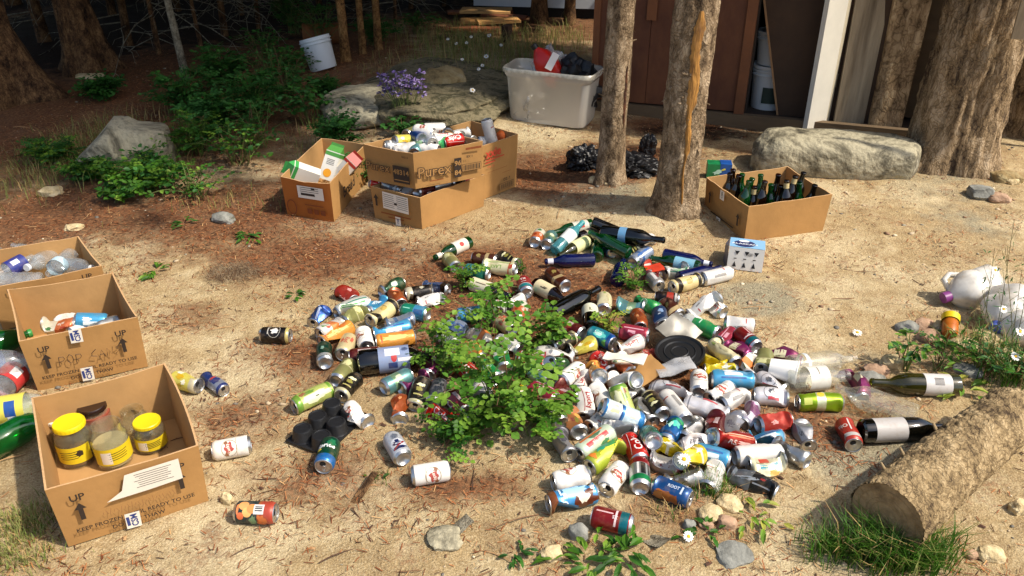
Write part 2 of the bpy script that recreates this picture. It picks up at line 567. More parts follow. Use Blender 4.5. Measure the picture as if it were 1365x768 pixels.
nt.links.new(gmath('ADD', gmath('MULTIPLY', n_gr, 0.5), n_fin), bp.inputs['Height']); nt.links.new(bp.outputs[0], gb.inputs['Normal'])
gme.materials.append(gm)
ground = bpy.data.objects.new('ground', gme); COL.objects.link(ground); ground['kind'] = 'structure'

# ---------------------------------------------------------------- needles, chips and small stones lying on it
def np_obj(name, co, faces4, mats, mi, smooth=False):
    me = bpy.data.meshes.new(name)
    me.vertices.add(len(co)); me.vertices.foreach_set('co', np.asarray(co, np.float32).ravel())
    k = faces4.shape[1]
    me.loops.add(faces4.size); me.loops.foreach_set('vertex_index', faces4.ravel().astype(np.int32))
    me.polygons.add(len(faces4)); me.polygons.foreach_set('loop_start', (np.arange(len(faces4)) * k).astype(np.int32))
    for m in mats: me.materials.append(m)
    me.polygons.foreach_set('material_index', np.asarray(mi, np.int32))
    if smooth: me.polygons.foreach_set('use_smooth', np.ones(len(faces4), bool))
    me.update()
    o = bpy.data.objects.new(name, me); COL.objects.link(o); return o
rg = np.random.default_rng(5)
N = 150000
sx = rg.uniform(-3.2, 3.0, N); sy = 1.15 + 6.0 * rg.random(N) ** 1.35
keep = (np.abs(sx) < sy * 0.72 + 0.55)
wd = np.clip(zval(ZDW, sx, sy), 0, 1)
pat = np.array([noise.noise(Vector((x * 4, y * 4, 9))) for x, y in zip(sx, sy)])
keep &= rg.random(N) < np.clip(wd * 0.9 + pat * 0.9 + 0.08, 0.06, 1.0)
sx, sy, wd = sx[keep], sy[keep], wd[keep]; n = len(sx)
L_ = rg.uniform(0.008, 0.026, n) * (1 + 0.05 * sy); A = rg.uniform(0, 2 * np.pi, n); W_ = rg.uniform(0.0005, 0.0011, n) * (1 + 0.12 * sy)
sz = np.array([gz(x, y) for x, y in zip(sx, sy)]) + rg.uniform(0.002, 0.007, n)
tilt = rg.normal(0, 0.13, n)
dx, dy = np.cos(A), np.sin(A)
co = np.zeros((n, 4, 3))
for i, (s, w) in enumerate([(-1, -1), (1, -1), (1, 1), (-1, 1)]):
    co[:, i, 0] = sx + s * dx * L_ / 2 - w * dy * W_
    co[:, i, 1] = sy + s * dy * L_ / 2 + w * dx * W_
    co[:, i, 2] = sz + s * tilt * L_ / 2
f4 = (np.arange(n)[:, None] * 4 + np.arange(4)[None, :])
nm_ = [mat('needle_%d' % i, h, 0.7, spec=0.2) for i, h in enumerate(['8a4d2a', '6b3a20', 'a87044', '3c2114', 'c59a68', '59392a'])]
o = np_obj('forest_litter', co.reshape(-1, 3), f4, nm_, rg.choice(6, n, p=[.26, .26, .16, .18, .06, .08]))
tag(o, 'dry brown conifer needles strewn over the bare ground', kind='stuff')
vs, fs = ico(1)
vs = np.array([tuple(v) for v in vs]); fs = np.array(fs)
M_ = 6500
sx = rg.uniform(-3.1, 3.0, M_); sy = 1.15 + 5.5 * rg.random(M_) ** 1.3
sc = 0.0028 + 0.009 * rg.random(M_) ** 5
wg = zval(ZGW, sx, sy); right = np.clip((sx - 1.0) / 1.5, 0, 0.7)
keep = (np.abs(sx) < sy * 0.72 + 0.5) & (rg.random(M_) < 0.25 + wg + right)
sx, sy, sc = sx[keep], sy[keep], sc[keep]; n = len(sx)
jit = 1 + 0.3 * rg.standard_normal((n, len(vs), 1)) * 0.6
s3 = np.stack([sc * rg.uniform(.8, 1.5, n), sc * rg.uniform(.8, 1.3, n), sc * rg.uniform(.35, .7, n)], 1)
co = vs[None] * jit * s3[:, None, :]
an = rg.uniform(0, 6.3, n); ca, sa = np.cos(an)[:, None], np.sin(an)[:, None]
x, y = co[:, :, 0].copy(), co[:, :, 1].copy()
co[:, :, 0] = x * ca - y * sa + sx[:, None]; co[:, :, 1] = x * sa + y * ca + sy[:, None]
co[:, :, 2] += (np.array([gz(a, b) for a, b in zip(sx, sy)]) + sc * 0.15)[:, None]
ff = (fs[None] + (np.arange(n) * len(vs))[:, None, None]).reshape(-1, 3)
pm = [mat('pebble_%d' % i, h, 0.8, var=0.25, vscale=60) for i, h in enumerate(['9a917c', 'bda888', '6f6a60', 'd6c8a8', '8a6a50'])]
o = np_obj('gravel', co.reshape(-1, 3), ff, pm, np.repeat(rg.choice(5, n, p=[.25, .3, .2, .1, .15]), len(fs)))
tag(o, 'small loose stones scattered over the dirt', kind='stuff')
# dead twigs and bark flakes
mb = MB()
twm = [mat('twig_a', '7b5a3c', 0.9, var=0.4, vscale=60), mat('twig_b', 'b08a5e', 0.9, var=0.3, vscale=60), mat('twig_c', '4a3020', 0.9)]
for i in range(620):
    y = 1.2 + 5.0 * rnd.random() ** 1.3
    x = rnd.uniform(-1, 1) * (y * 0.68 + 0.3)
    if rnd.random() > 0.35 + float(zval(ZDW, np.array([x]), np.array([y]))[0]): continue
    l = rnd.uniform(0.03, 0.13); a = rnd.uniform(0, 6.3); r = rnd.uniform(0.0008, 0.0022)
    k = rnd.uniform(-0.25, 0.25)
    pts = [(x + math.cos(a + k * t) * l * t, y + math.sin(a + k * t) * l * t, gz(x, y) + 0.004 + 0.006 * math.sin(t * 3 + i)) for t in (0, .35, .7, 1)]
    mb.tube(pts, [r, r, r * .8, r * .5], rnd.choice(twm), n=4)
for i in range(420):     # bark flakes and cone scales
    y = 1.2 + 4.5 * rnd.random() ** 1.3
    x = rnd.uniform(-1, 1) * (y * 0.68 + 0.3)
    s = rnd.uniform(0.003, 0.011)
    a = rnd.uniform(0, 6.3)
    M = Matrix.Translation((x, y, gz(x, y) + 0.004)) @ Matrix.Rotation(a, 4, 'Z') @ Matrix.Rotation(rnd.uniform(-.3, .3), 4, 'X')
    mb.add([(-s, -s * .4, 0), (s * .8, -s * .5, 0.001), (s, s * .3, 0), (-s * .6, s * .5, .002), (0, 0, .003)], [(0, 1, 4), (1, 2, 4), (2, 3, 4), (3, 0, 4)], rnd.choice(twm), M)
tag(mb.build('twig_litter'), 'small dead twigs and bark flakes scattered on the ground', kind='stuff')

# ================================================================ trees
def barkmat(name, dark, mid, light, vs=3.0, stretch=(1, 1, 0.18), bump=1.0, fine=28):
    m = bpy.data.materials.new(name); m.use_nodes = True
    t = m.node_tree; b = t.nodes['Principled BSDF']; b.inputs['Roughness'].default_value = 0.92; b.inputs['Specular IOR Level'].default_value = 0.2
    tc = t.nodes.new('ShaderNodeTexCoord'); mp = t.nodes.new('ShaderNodeMapping'); mp.inputs['Scale'].default_value = stretch
    t.links.new(tc.outputs['Object'], mp.inputs['Vector'])
    n = t.nodes.new('ShaderNodeTexNoise'); n.inputs['Scale'].default_value = fine; n.inputs['Detail'].default_value = 8; n.inputs['Roughness'].default_value = 0.7
    t.links.new(mp.outputs[0], n.inputs['Vector'])
    n2 = t.nodes.new('ShaderNodeTexNoise'); n2.inputs['Scale'].default_value = vs * 3; n2.inputs['Detail'].default_value = 5
    t.links.new(tc.outputs['Object'], n2.inputs['Vector'])
    ad = t.nodes.new('ShaderNodeMath'); ad.operation = 'ADD'; t.links.new(n.outputs['Fac'], ad.inputs[0])
    ml = t.nodes.new('ShaderNodeMath'); ml.operation = 'MULTIPLY'; ml.inputs[1].default_value = 0.5; t.links.new(n2.outputs['Fac'], ml.inputs[0]); t.links.new(ml.outputs[0], ad.inputs[1])
    dv = t.nodes.new('ShaderNodeVectorMath'); dv.operation = 'SCALE'; dv.inputs['Scale'].default_value = .16; t.links.new(n2.outputs['Color'], dv.inputs[0])
    da = t.nodes.new('ShaderNodeVectorMath'); da.operation = 'ADD'; t.links.new(mp.outputs[0], da.inputs[0]); t.links.new(dv.outputs[0], da.inputs[1])
    vo = t.nodes.new('ShaderNodeTexVoronoi'); vo.feature = 'DISTANCE_TO_EDGE'; vo.inputs['Scale'].default_value = fine * 1.9; t.links.new(da.outputs[0], vo.inputs['Vector'])
    vm = t.nodes.new('ShaderNodeMapRange'); vm.inputs[1].default_value = 0; vm.inputs[2].default_value = .14; vm.inputs[3].default_value = .87; vm.inputs[4].default_value = 1.03; t.links.new(vo.outputs['Distance'], vm.inputs[0])
    mu = t.nodes.new('ShaderNodeMath'); mu.operation = 'MULTIPLY'; t.links.new(ad.outputs[0], mu.inputs[0]); t.links.new(vm.outputs[0], mu.inputs[1]); ad = mu
    rp = t.nodes.new('ShaderNodeValToRGB'); e = rp.color_ramp.elements; e.new(0.5)
    for i, (p, c_) in enumerate([(0.55, dark), (0.74, mid), (0.93, light)]): e[i].position = p; e[i].color = (*srgb(c_), 1)
    t.links.new(ad.outputs[0], rp.inputs[0]); t.links.new(rp.outputs[0], b.inputs['Base Color'])
    bp_ = t.nodes.new('ShaderNodeBump'); bp_.inputs['Strength'].default_value = bump; bp_.inputs['Distance'].default_value = 0.02
    t.links.new(ad.outputs[0], bp_.inputs['Height']); t.links.new(bp_.outputs[0], b.inputs['Normal'])
    return m
BK_GREY = barkmat('bark_grey', '4a3a2a', '8c775c', 'bea88a', stretch=(1, 1, 0.5))
BK_BIG = barkmat('bark_furrowed', '41342a', '8e785a', 'bca688', stretch=(1, 1, 0.22), fine=24)
BK_DARK = barkmat('bark_dark', '241810', '5e442c', '8e6c48', stretch=(1, 1, 0.4))
BK_THIN = barkmat('bark_thin', '3f2a18', '8a6238', 'b58a55', stretch=(1, 1, 0.6), fine=40)
BK_POLE = barkmat('bark_pole', '4c4436', '857c68', 'aaa28c', stretch=(1, 1, 0.6), fine=40)
NEEDLE = leafmat('spruce_needles', '14230f', '25391a')
def trunk_mesh(mb, m, r0, h, flare=0.5, fl_h=0.25, rough=0.06, n=32, step=0.05, top_r=None, furrow=0.0, seed=0, lean=(0, 0), ridge=0.0):
    nz = int(h / step) + 1
    top_r = top_r if top_r is not None else r0 * 0.35
    o = len(mb.v); k = mb.mi(m)
    for j in range(nz + 1):
        # finer rings low down, coarser above 2 m
        z = -0.08 + (h + 0.08) * j / nz
        base = r0 + (top_r - r0) * max(0, z) / h
        fl = flare * r0 * math.exp(-max(z, 0) / fl_h)
        for i in range(n):
            a = 2 * math.pi * i / n
            c_, s_ = math.cos(a), math.sin(a)
            rr = base + fl * (1 + 0.5 * math.sin(a * 5 + seed) + 0.4 * math.sin(a * 3 + seed * 2))
            q = Vector((c_ * 2.2 / max(r0, .05) * r0 * 9, s_ * 9 * 2.2, z * 4 + seed * 5))
            rr += r0 * rough * noise.noise(Vector((c_ * 3, s_ * 3, z * 5 + seed))) + r0 * rough * 0.6 * noise.noise(Vector((c_ * 9, s_ * 9, z * 22 + seed)))
            if furrow:
                w = noise.noise(Vector((c_ * 5, s_ * 5, z * 1.6 + seed))) 
                rr -= furrow * (1 - min(1, abs(w) * 7)) + furrow * 0.5 * noise.noise(Vector((c_ * 12, s_ * 12, z * 7 + seed)))
            mb.v.append((c_ * rr + lean[0] * z, s_ * rr + lean[1] * z, z))
    for j in range(nz):
        for i in range(n):
            i2 = (i + 1) % n
            mb.f.append((o + j * n + i, o + j * n + i2, o + (j + 1) * n + i2, o + (j + 1) * n + i)); mb.m.append(k)
def crown_mesh(seed, nq, z0, z1, rad, name='crown'):
    """drooping spruce boughs: short limbs in whorls, each hung with needle sprays"""
    rr = random.Random(seed)
    mb = MB()
    nl = nq // 26
    for b in range(nl):
        t = rr.random() ** 1.25
        z = z0 + (z1 - z0) * t
        a = rr.uniform(0, 6.283)
        R_ = rad * (1 - t) ** 0.8 * rr.uniform(0.65, 1.1) + 0.12
        dr = rr.uniform(0.25, 0.5)
        pt = lambda s: Vector((math.cos(a) * R_ * s, math.sin(a) * R_ * s, z - dr * R_ * s * s))
        if b % 2 == 0: mb.tube([pt(0), pt(.5), pt(1)], [0.018, 0.011, 0.004], BK_DARK, n=4, cap=False)
        for k in range(26):
            s = rr.uniform(0.2, 1.0)
            c0 = pt(s)
            a2 = a + rr.choice((-1, 1)) * rr.uniform(0.5, 1.3)
            l = rr.uniform(0.16, 0.34) * (1.15 - 0.4 * s); w = rr.uniform(0.03, 0.07)
            d = Vector((math.cos(a2), math.sin(a2), rr.uniform(-0.7, -0.1))).normalized()
            sd = d.cross(Vector((rr.uniform(-.3, .3), rr.uniform(-.3, .3), 1))).normalized() * w
            e = c0 + d * l
            mb.add([c0 - sd * .5, c0 + d * l * .5 - sd, e, c0 + d * l * .5 + sd, c0 + sd * .5], [(0, 1, 2, 3, 4)], NEEDLE)
    return mb.build(name)
CROWN_A = crown_mesh(3, 9000, 2.7, 9.0, 1.75); CROWN_A_used = [False]
def put_crown(root, scale=(1, 1, 1), rz=0.0, z=0.0):
    if not CROWN_A_used[0]:
        c = CROWN_A; CROWN_A_used[0] = True
    else:
        c = CROWN_A.copy(); COL.objects.link(c)
    c.parent = root; c.scale = scale; c.rotation_euler = (0, 0, rz); c.location = (0, 0, z)
def tree(name, label, loc, r0, h, m, group=None, crown=(1, 1, 1), cz=0.0, **k):
    t = thing(name, label, 'tree', (loc.x, loc.y, loc.z), 0, group)
    mb = MB(); trunk_mesh(mb, m, r0, h, **k); mb.build('trunk', t, smooth=2)
    if crown: put_crown(t, crown, rnd.uniform(0, 6), cz)
    return t
# the two grey trunks in the middle
tA = tree('spruce_tree', 'slimmer grey spruce trunk with a dark bark wound, standing before the brown shed', G(813, 240), 0.067, 8, BK_GREY, step=0.03, n=40, crown=(.55,.55,.8), cz=1.6, rough=0.10, flare=0.30, fl_h=0.055, top_r=0.05, seed=2, lean=(0.004, 0))
tB = tree('spruce_tree', 'thicker grey spruce trunk with long orange resin scar, behind the bottle pile', G(899, 277), 0.094, 9, BK_GREY, step=0.03, n=48, crown=(.6,.6,.8), cz=1.8, rough=0.13, flare=0.30, fl_h=0.06, top_r=0.06, seed=5, lean=(0.006, 0))
def scar(root, pts, m, r, ang, name='bark_scar'):
    """raw wood showing through the bark: patch wrapped on the trunk between heights"""
    mb = MB(); vs = []; nzz = len(pts)
    for (z, w, off) in pts:
        for i in range(7):
            a = ang + off + (i / 6 - 0.5) * w
            jr = r + 0.006 * (1 - (2 * i / 6 - 1) ** 2) + 0.003 * noise.noise(Vector((i * 2.3, z * 60, 1)))
            vs.append((jr * math.cos(a), jr * math.sin(a), z))
    fs = [(j * 7 + i, j * 7 + i + 1, (j + 1) * 7 + i + 1, (j + 1) * 7 + i) for j in range(nzz - 1) for i in range(6)]
    mb.add(vs, fs, m); return mb.build(name, root, smooth=2)
RESIN = mat('resin_wood', 'b8843a', 0.6, var=0.6, vscale=26, col2='5c3a1a', stretch=(2, 2, 0.35), bump=0.8, bscale=60)
rs = random.Random(4)
sp = []
for i in range(60):
    z = 0.06 + 0.86 * i / 59
    base = 0.62 if z > 0.50 else 0.34 if z > 0.3 else 0.16
    if z > 0.86: base *= (0.94 - z) / 0.08 + 0.1
    sp.append((z, .82 * base * (0.75 + 0.4 * rs.random()), 0.05 * math.sin(z * 23)))
scar(tB, sp, RESIN, 0.0935, R(-86))
sp = [(0.28 + 0.32 * i / 20, 0.26 * math.sin(math.pi * (i + .5) / 21) + 0.05, 0.02 * math.sin(i)) for i in range(21)]
scar(tA, sp, mat('dark_wound', '6e4020', 0.8, var=0.6, vscale=30, col2='2c170b', bump=0.8), 0.0665, R(-50))
mb = MB()      # broken branch stubs and loose bark flakes on the trunks
for (root, r, nst, hh) in ((tA, 0.068, 26, 1.6), (tB, 0.096, 48, 1.6)):
    mb = MB()
    for i in range(nst):
        z = rnd.uniform(0.05, hh); a = rnd.uniform(-3.1, 0.3); l = rnd.uniform(0.008, 0.03)
        d = Vector((math.cos(a), math.sin(a), rnd.uniform(-.5, .5)))
        p = Vector((math.cos(a) * (r - .006), math.sin(a) * (r - .006), z))
        if i % 3: 
            s = Vector((-math.sin(a), math.cos(a), rnd.uniform(-.6, .6))) * rnd.uniform(.006, .016)
            mb.add([p - s, p + s, p + s * .8 + d * l * .5 + Vector((0, 0, -.012)), p - s * .7 + d * l * .6 + Vector((0, 0, -.014))], [(0, 1, 2, 3)], BK_GREY)
        else:
            mb.tube([p, p + d * l], [0.004, 0.0025], BK_GREY, n=5)
    mb.build('loose_bark', root)['kind'] = 'stuff'
# big old tree at the right and its neighbour
pb = G(1258, 216)
tree('old_tree', 'broad furrowed brown tree trunk beside the leaning slabs, right of the boulder', pb + Vector((0.02, 0.01, 0)), 0.215, 9, BK_BIG, n=96, crown=(.55,.55,.9), cz=3.0, step=0.03, rough=0.09, furrow=0.018, flare=0.22, fl_h=0.12, top_r=0.15, seed=8, lean=(0.015, 0))
pc = G(1385, 190)
tree('old_tree', 'rough brown trunk at the right edge, half hidden behind the broad furrowed trunk', pc + Vector((0.12, 0.3, 0)), 0.30, 9, BK_BIG, n=80, crown=(.7,.7,.9), cz=2.5, step=0.04, rough=0.10, furrow=0.02, flare=0.35, fl_h=0.2, top_r=0.15, seed=3)
# left
tree('conifer_tree', 'brown conifer trunk flaring at the left edge of the clearing', G(-8, 132), 0.20, 9, BK_DARK, n=56, step=0.04, rough=0.09, furrow=0.008, flare=0.9, fl_h=0.3, top_r=0.12, seed=1, crown=(1.3, 1.3, 1))
tree('conifer_tree', 'reddish brown conifer trunk second from the left edge', G(112, 98) + Vector((0, .1, 0)), 0.125, 9, BK_DARK, n=48, step=0.04, rough=0.09, furrow=0.006, flare=0.7, fl_h=0.22, top_r=0.08, seed=6, crown=(1.2, 1.2, 1), lean=(-.05, 0))
pp = G(249, 108)
tree('dead_sapling', 'slim pale grey dead sapling pole in the dark woods at left', pp, 0.026, 4.2, BK_POLE, crown=None, n=12, step=0.1, flare=0.2, top_r=0.012, seed=7, lean=(-0.05, 0))
for i, (px, py, r, lab) in enumerate([(461, 82, 0.035, 'leftmost and thickest of three slim orange lit trunks behind the white bucket'),
                                     (484, 72, 0.026, 'thinnest of three slim orange lit trunks behind the white bucket, the middle one'),
                                     (505, 66, 0.031, 'rightmost of three slim orange lit trunks behind the white bucket')]):
    tree('young_tree', lab, G(px, py), r, 5, BK_THIN, group='slim trunks behind the white bucket', crown=(0.45, 0.45, 0.6), cz=0.4, n=16, step=0.06, flare=0.3, fl_h=.08, top_r=r * .4, seed=20 + i, rough=.15)
tree('slender_tree', 'thicker dark trunk standing in front of the far white building', G(719, 30), 0.068, 7, BK_DARK, n=20, step=0.08, flare=0.3, top_r=0.04, seed=31)
tree('slender_tree', 'thinner dark trunk standing in front of the far white building', G(759, 33), 0.045, 6, BK_DARK, n=16, step=0.08, flare=0.3, top_r=0.03, seed=32, crown=(.7, .7, .9))
# thin dark trunks of the thicket at the back left, with dead low branches
TL = ['thin dark trunk just left of the slim pale pole', 'wispy dark sapling close to the left of the slim pale pole', 'wispy dark stem close to the right of the slim pale pole', 'dark thin trunk behind the highest left bushes', 'thin dark trunk at the top edge over the bushes', 'finely twigged dark stem left of the bucket bushes', 'dark trunk at the top edge left of the white bucket', 'slender dark stem behind the bushes by the white bucket',
 'dark trunk right of the reddish conifer, at the top edge', 'dark trunk behind the top of the slim pale pole', 'dark trunk directly above the white bucket', 'short looking dark trunk between the two big left conifers', 'dark stem left of the lumber pile in the grass', 'dark stem almost touching the left end of the lumber pile', 'wispy stem just right of the three slim orange trunks', 'thicket trunk deep in shade above the middle bushes', 'thicket trunk deep in shade right of the reddish conifer', 'thicket trunk in the black gap between the big left conifers', 'thicket trunk deep in shade behind the left edge conifer', 'thicket trunk far behind the bushes beside the bucket', 'thicket trunk far behind the slim orange trunks', 'thicket trunk far behind, beside the white building']
def t_lab(t, i): t['label'] = TL[i]
thk = [(172, 60, .035), (212, 72, .022), (268, 62, .018), (300, 48, .03), (322, 20, .026), (345, 38, .02), (372, 12, .035), (398, 22, .02), (150, 20, .04), (238, 15, .03), (425, 5, .03), (60, 55, .05), (548, 12, .024), (592, 8, .022), (527, 30, .016), (288, -10, .05), (190, -20, .05), (90, -15, .06), (20, 5, .07), (360, -25, .05), (480, -25, .06), (640, -12, .05)]
for i, (px, py, r) in enumerate(thk):
    side = 'left' if px < 240 else 'middle' if px < 420 else 'right'
    g = G(px, py)
    t = thing('thicket_tree', 'x', 'tree', (g.x, g.y, g.z), 0, 'thin dark trunks of the thicket')
    mb = MB(); trunk_mesh(mb, BK_DARK, r, 5.5, n=10, step=0.15, flare=0.3, fl_h=.08, top_r=r * .4, seed=40 + i, lean=(rnd.uniform(-.05, .05), 0)); mb.build('trunk', t, smooth=2)
    put_crown(t, (0.6, 0.6, 0.55), rnd.uniform(0, 6), -0.4)
    mb = MB()
    for k in range(16 if px < 420 else 9):
        z = rnd.uniform(0.12, 1.6); a = rnd.uniform(0, 6.28); l = rnd.uniform(0.35, 0.9)
        d = Vector((math.cos(a), math.sin(a), 0))
        p0 = Vector((0, 0, z))
        pts = [p0 + d * l * s + Vector((0.02 * math.sin(s * 9 + k), 0, -0.55 * l * s * s + .06 * s)) for s in (0, .3, .6, .85, 1)]
        mb.tube(pts, [.006, .005, .0035, .0025, .0015], BK_POLE, n=4)
        for j in (1, 2, 3):
            e = d.cross(Vector((0, 0, 1))) * rnd.choice((-1, 1))
            q = pts[j]; l2 = l * rnd.uniform(.25, .5)
            mb.tube([q, q + (e * .6 + d * .5) * l2 + Vector((0, 0, -.1 * l2)), q + (e * .8 + d * .8) * l2 + Vector((0, 0, -.45 * l2))], [.003, .0022, .001], BK_POLE, n=3, cap=False)
    mb.build('dead_branch', t)
    t_lab(t, i)
# trees standing past the frame that shade the clearing
for i, (x, y, s) in enumerate([(-1.9, 10.6, 1.1), (0.4, 11.2, 1.1), (-4.4, 10.0, 1.2), (3.4, 10.2, 1.1), (-6.2, 8.3, 1.2), (1.8, 9.8, 1.1), (-3.2, 12.2, 1.2), (4.9, 9.0, 1.2), (-8, 11, 1.2), (6.5, 12, 1.3), (0, 14, 1.3), (-5.5, 14, 1.3), (3.3, 13.5, 1.3)]):
    tree('spruce_tree', 'tall dark spruce beyond the clearing, ' + ['behind the bushes', 'behind the lumber pile', 'left behind the conifers', 'behind the shed', 'far left beyond the flaring conifer', 'left behind the shed', 'behind the thicket', 'right behind the shed', 'at the far left end', 'at the far right end', 'farthest behind the white building', 'farthest behind the thicket', 'farthest behind the shed'][i], Vector((x, y, gz(x, y))), 0.12 * s, 10, BK_DARK, group='spruces of the woods beyond the clearing', crown=(s * 1.15, s * 1.15, 1.05), cz=-1.2 if y > 9.5 else 0, n=14, step=0.25, seed=60 + i)
# ================================================================ shed, far building, boards
BRN = mat('shed_brown', '6c4022', 0.7, var=0.45, vscale=5, bump=0.25, bscale=30, col2='4a2410', stretch=(1, 1, 0.5))
BRN2 = mat('shed_trim', '7c4a26', 0.7, var=0.35, vscale=6, bump=0.25, bscale=30)
KICK = mat('shed_sill_wood', '6e5a40', 0.85, var=0.4, vscale=8, bump=0.3, stretch=(0.3, 1, 1))
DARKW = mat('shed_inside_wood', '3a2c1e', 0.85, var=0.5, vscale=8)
s0, s1 = G(789, 145), G(1067, 178)
s0.z = s1.z = 0
sd = (s1 - s0).normalized()
syaw = math.atan2(sd.y, sd.x)
shed = thing('shed', 'brown plywood shed with a dark open doorway at upper right', 'shed', (s0.x, s0.y, 0.0), syaw)
def sx_of(px, py):
    """distance along the shed's front of the point seen at this pixel on its foot line"""
    d = ray(px, py); n_ = Vector((-sd.y, sd.x, 0))
    t = (s0 - Vector((0, 0, CAM_H))).dot(n_) / d.dot(n_)
    q = Vector((0, 0, CAM_H)) + d * t
    return (q - s0).dot(sd), q.z
SW = (s1 - s0).length
xo = sx_of(995, 120)[0]                # left side of the opening
xm = sx_of(866, 60)[0]
mb = MB(); mb.box((0.0, 0.0, 0.10), (xm - .003, 0.03, 2.2), BRN); mb.box((xm, 0.004, 0.10), (xo - .06, 0.034, 2.2), BRN); mb.build('wall_panel', shed)
mb = MB(); mb.box((-0.012, -0.014, 0.02), (0.028, 0.03, 2.2), BRN2); mb.box((xm - .03, -0.014, 0.62), (xm + .03, -.002, 2.2), BRN2); mb.build('corner_trim', shed)
mb = MB(); mb.box((xo - .058, -0.012, 0.09), (xo + .002, 0.05, 2.2), BRN2); mb.build('door_jamb', shed)
mb = MB(); mb.box((0.0, -0.02, 0.0), (SW + .9, 0.028, 0.088), KICK); mb.build('sill_board', shed)
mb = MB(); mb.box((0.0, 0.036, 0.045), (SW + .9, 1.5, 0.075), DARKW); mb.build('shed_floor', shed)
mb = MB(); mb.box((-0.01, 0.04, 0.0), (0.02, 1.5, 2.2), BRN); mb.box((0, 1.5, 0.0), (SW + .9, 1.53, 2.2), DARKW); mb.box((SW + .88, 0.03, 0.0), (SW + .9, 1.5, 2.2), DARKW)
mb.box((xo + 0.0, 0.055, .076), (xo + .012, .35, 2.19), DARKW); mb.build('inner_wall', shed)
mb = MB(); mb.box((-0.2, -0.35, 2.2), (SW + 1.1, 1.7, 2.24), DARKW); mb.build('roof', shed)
mb = MB(); mb.box((SW + .13, 0.25, 0.09), (SW + .88, 0.28, 2.2), KICK); mb.build('wall_board', shed)
# dark plywood sheet leaning in the doorway
def local(px, py, y):
    """shed-space point seen at this pixel at depth y behind the front"""
    d = ray(px, py); n_ = Vector((-sd.y, sd.x, 0)); o_ = s0 + n_ * y
    t = (o_ - Vector((0, 0, CAM_H))).dot(n_) / d.dot(n_)
    q = Vector((0, 0, CAM_H)) + d * t
    return Vector(((q - s0).dot(sd), y, q.z))
inv = Matrix.Translation(s0) @ Matrix.Rotation(syaw, 4, 'Z')
a = local(1036, 164, 0.10); b = local(1017, 0, 0.10)
sl_ = (b.x - a.x) / (b.z - a.z)
sheet = thing('plywood_sheet', 'dark plywood sheet leaning upright inside the shed doorway', 'board', inv @ Vector((a.x, .1, .076)), syaw)
mb = MB(); h_ = 1.9; w_ = 0.62
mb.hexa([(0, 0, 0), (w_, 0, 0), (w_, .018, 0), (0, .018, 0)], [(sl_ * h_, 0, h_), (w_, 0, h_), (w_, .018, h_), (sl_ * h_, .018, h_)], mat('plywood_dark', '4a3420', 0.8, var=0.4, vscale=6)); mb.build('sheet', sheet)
mb = MB(); mb.hexa([(-.012, -.008, 0), (0, -.008, 0), (0, .03, 0), (-.012, .03, 0)], [(sl_ * h_ - .012, -.008, h_), (sl_ * h_, -.008, h_), (sl_ * h_, .03, h_), (sl_ * h_ - .012, .03, h_)], mat('plywood_edge', 'a07850', 0.8, var=.3)); mb.build('edge_strip', sheet)
# white open door beside it, seen nearly edge on
wx = sx_of(1071, 176)[0] + 0.015
WHITE = mat('white_paint', 'e8e2d2', 0.45, var=0.12, vscale=6, bump=0.05)
dr = thing('white_door', 'white painted door leaf standing open beside the dark shed doorway', 'door', inv @ Vector((wx, -0.06, gz(s1.x, s1.y))), syaw + R(46))
mb = MB(); mb.box((0, 0, 0.0), (0.150, 0.035, 2.0), WHITE); mb.build('door_leaf', dr)
mb = MB(); mb.box((0.1535, .002, 0.0), (0.175, 0.06, 2.0), mat('cream_paint', 'd9ccae', 0.5, var=.15)); mb.build('door_edge', dr)
mb = MB(); mb.box((0.176, .006, 0.28), (0.19, 0.03, .36), mat('hinge_steel', '8a8070', 0.4, metal=.8)); mb.box((0.176, .006, 1.4), (0.19, 0.03, 1.48), mat('hinge_steel', '8a8070')); mb.build('hinge', dr)
# leaning boards right of the door
def board(name, label, cat, pl, pr, w_top, th, h, m, lean, bow=0.0, rough=0.0, seed=0, dy=0.0):
    a, b = G(*pl), G(*pr)
    a.y += dy; b.y += dy
    w = (b - a).length; yaw = math.atan2(b.y - a.y, b.x - a.x)
    t = thing(name, label, cat, (a.x, a.y, min(a.z, b.z) - .01), yaw + (R(14) if cat != 'x' and h > 1.5 else 0))
    nz_, nx_ = 44, 12
    mb = MB(); fr, bk = [], []
    for j in range(nz_ + 1):
        z = h * j / nz_
        for i in range(nx_ + 1):
            u = i / nx_
            e = 0.012 * noise.noise(Vector((seed, z * 3, 5 * (u > .5)))) * (1 if i in (0, nx_) else 0) * (rough > 0)
            x = (u - .5) * (w + (w_top - w) * z / h) + w / 2 + e
            y = lean * z - bow * (1 - (2 * u - 1) ** 2) - rough * (noise.noise(Vector((x * 9, z * 3.2, seed))) + .5 * noise.noise(Vector((x * 30, z * 12, seed))))
            fr.append((x, y, z)); bk.append((x, lean * z + th, z))
    o = len(fr); fs = []
    for j in range(nz_):
        for i in range(nx_):
            p = j * (nx_ + 1) + i
            fs.append((p, p + 1, p + nx_ + 2, p + nx_ + 1)); fs.append((o + p, o + p + nx_ + 1, o + p + nx_ + 2, o + p + 1))
        for i in (0, nx_):
            p = j * (nx_ + 1) + i; q = p + nx_ + 1
            fs.append((p, q, o + q, o + p) if i == 0 else (p, o + p, o + q, q))
    for i in range(nx_):
        p = nz_ * (nx_ + 1) + i
        fs.append((p, p + 1, o + p + 1, o + p))
    mb.add(fr + bk, fs, m)
    ob = mb.build('plank', t, smooth=True)
    return t
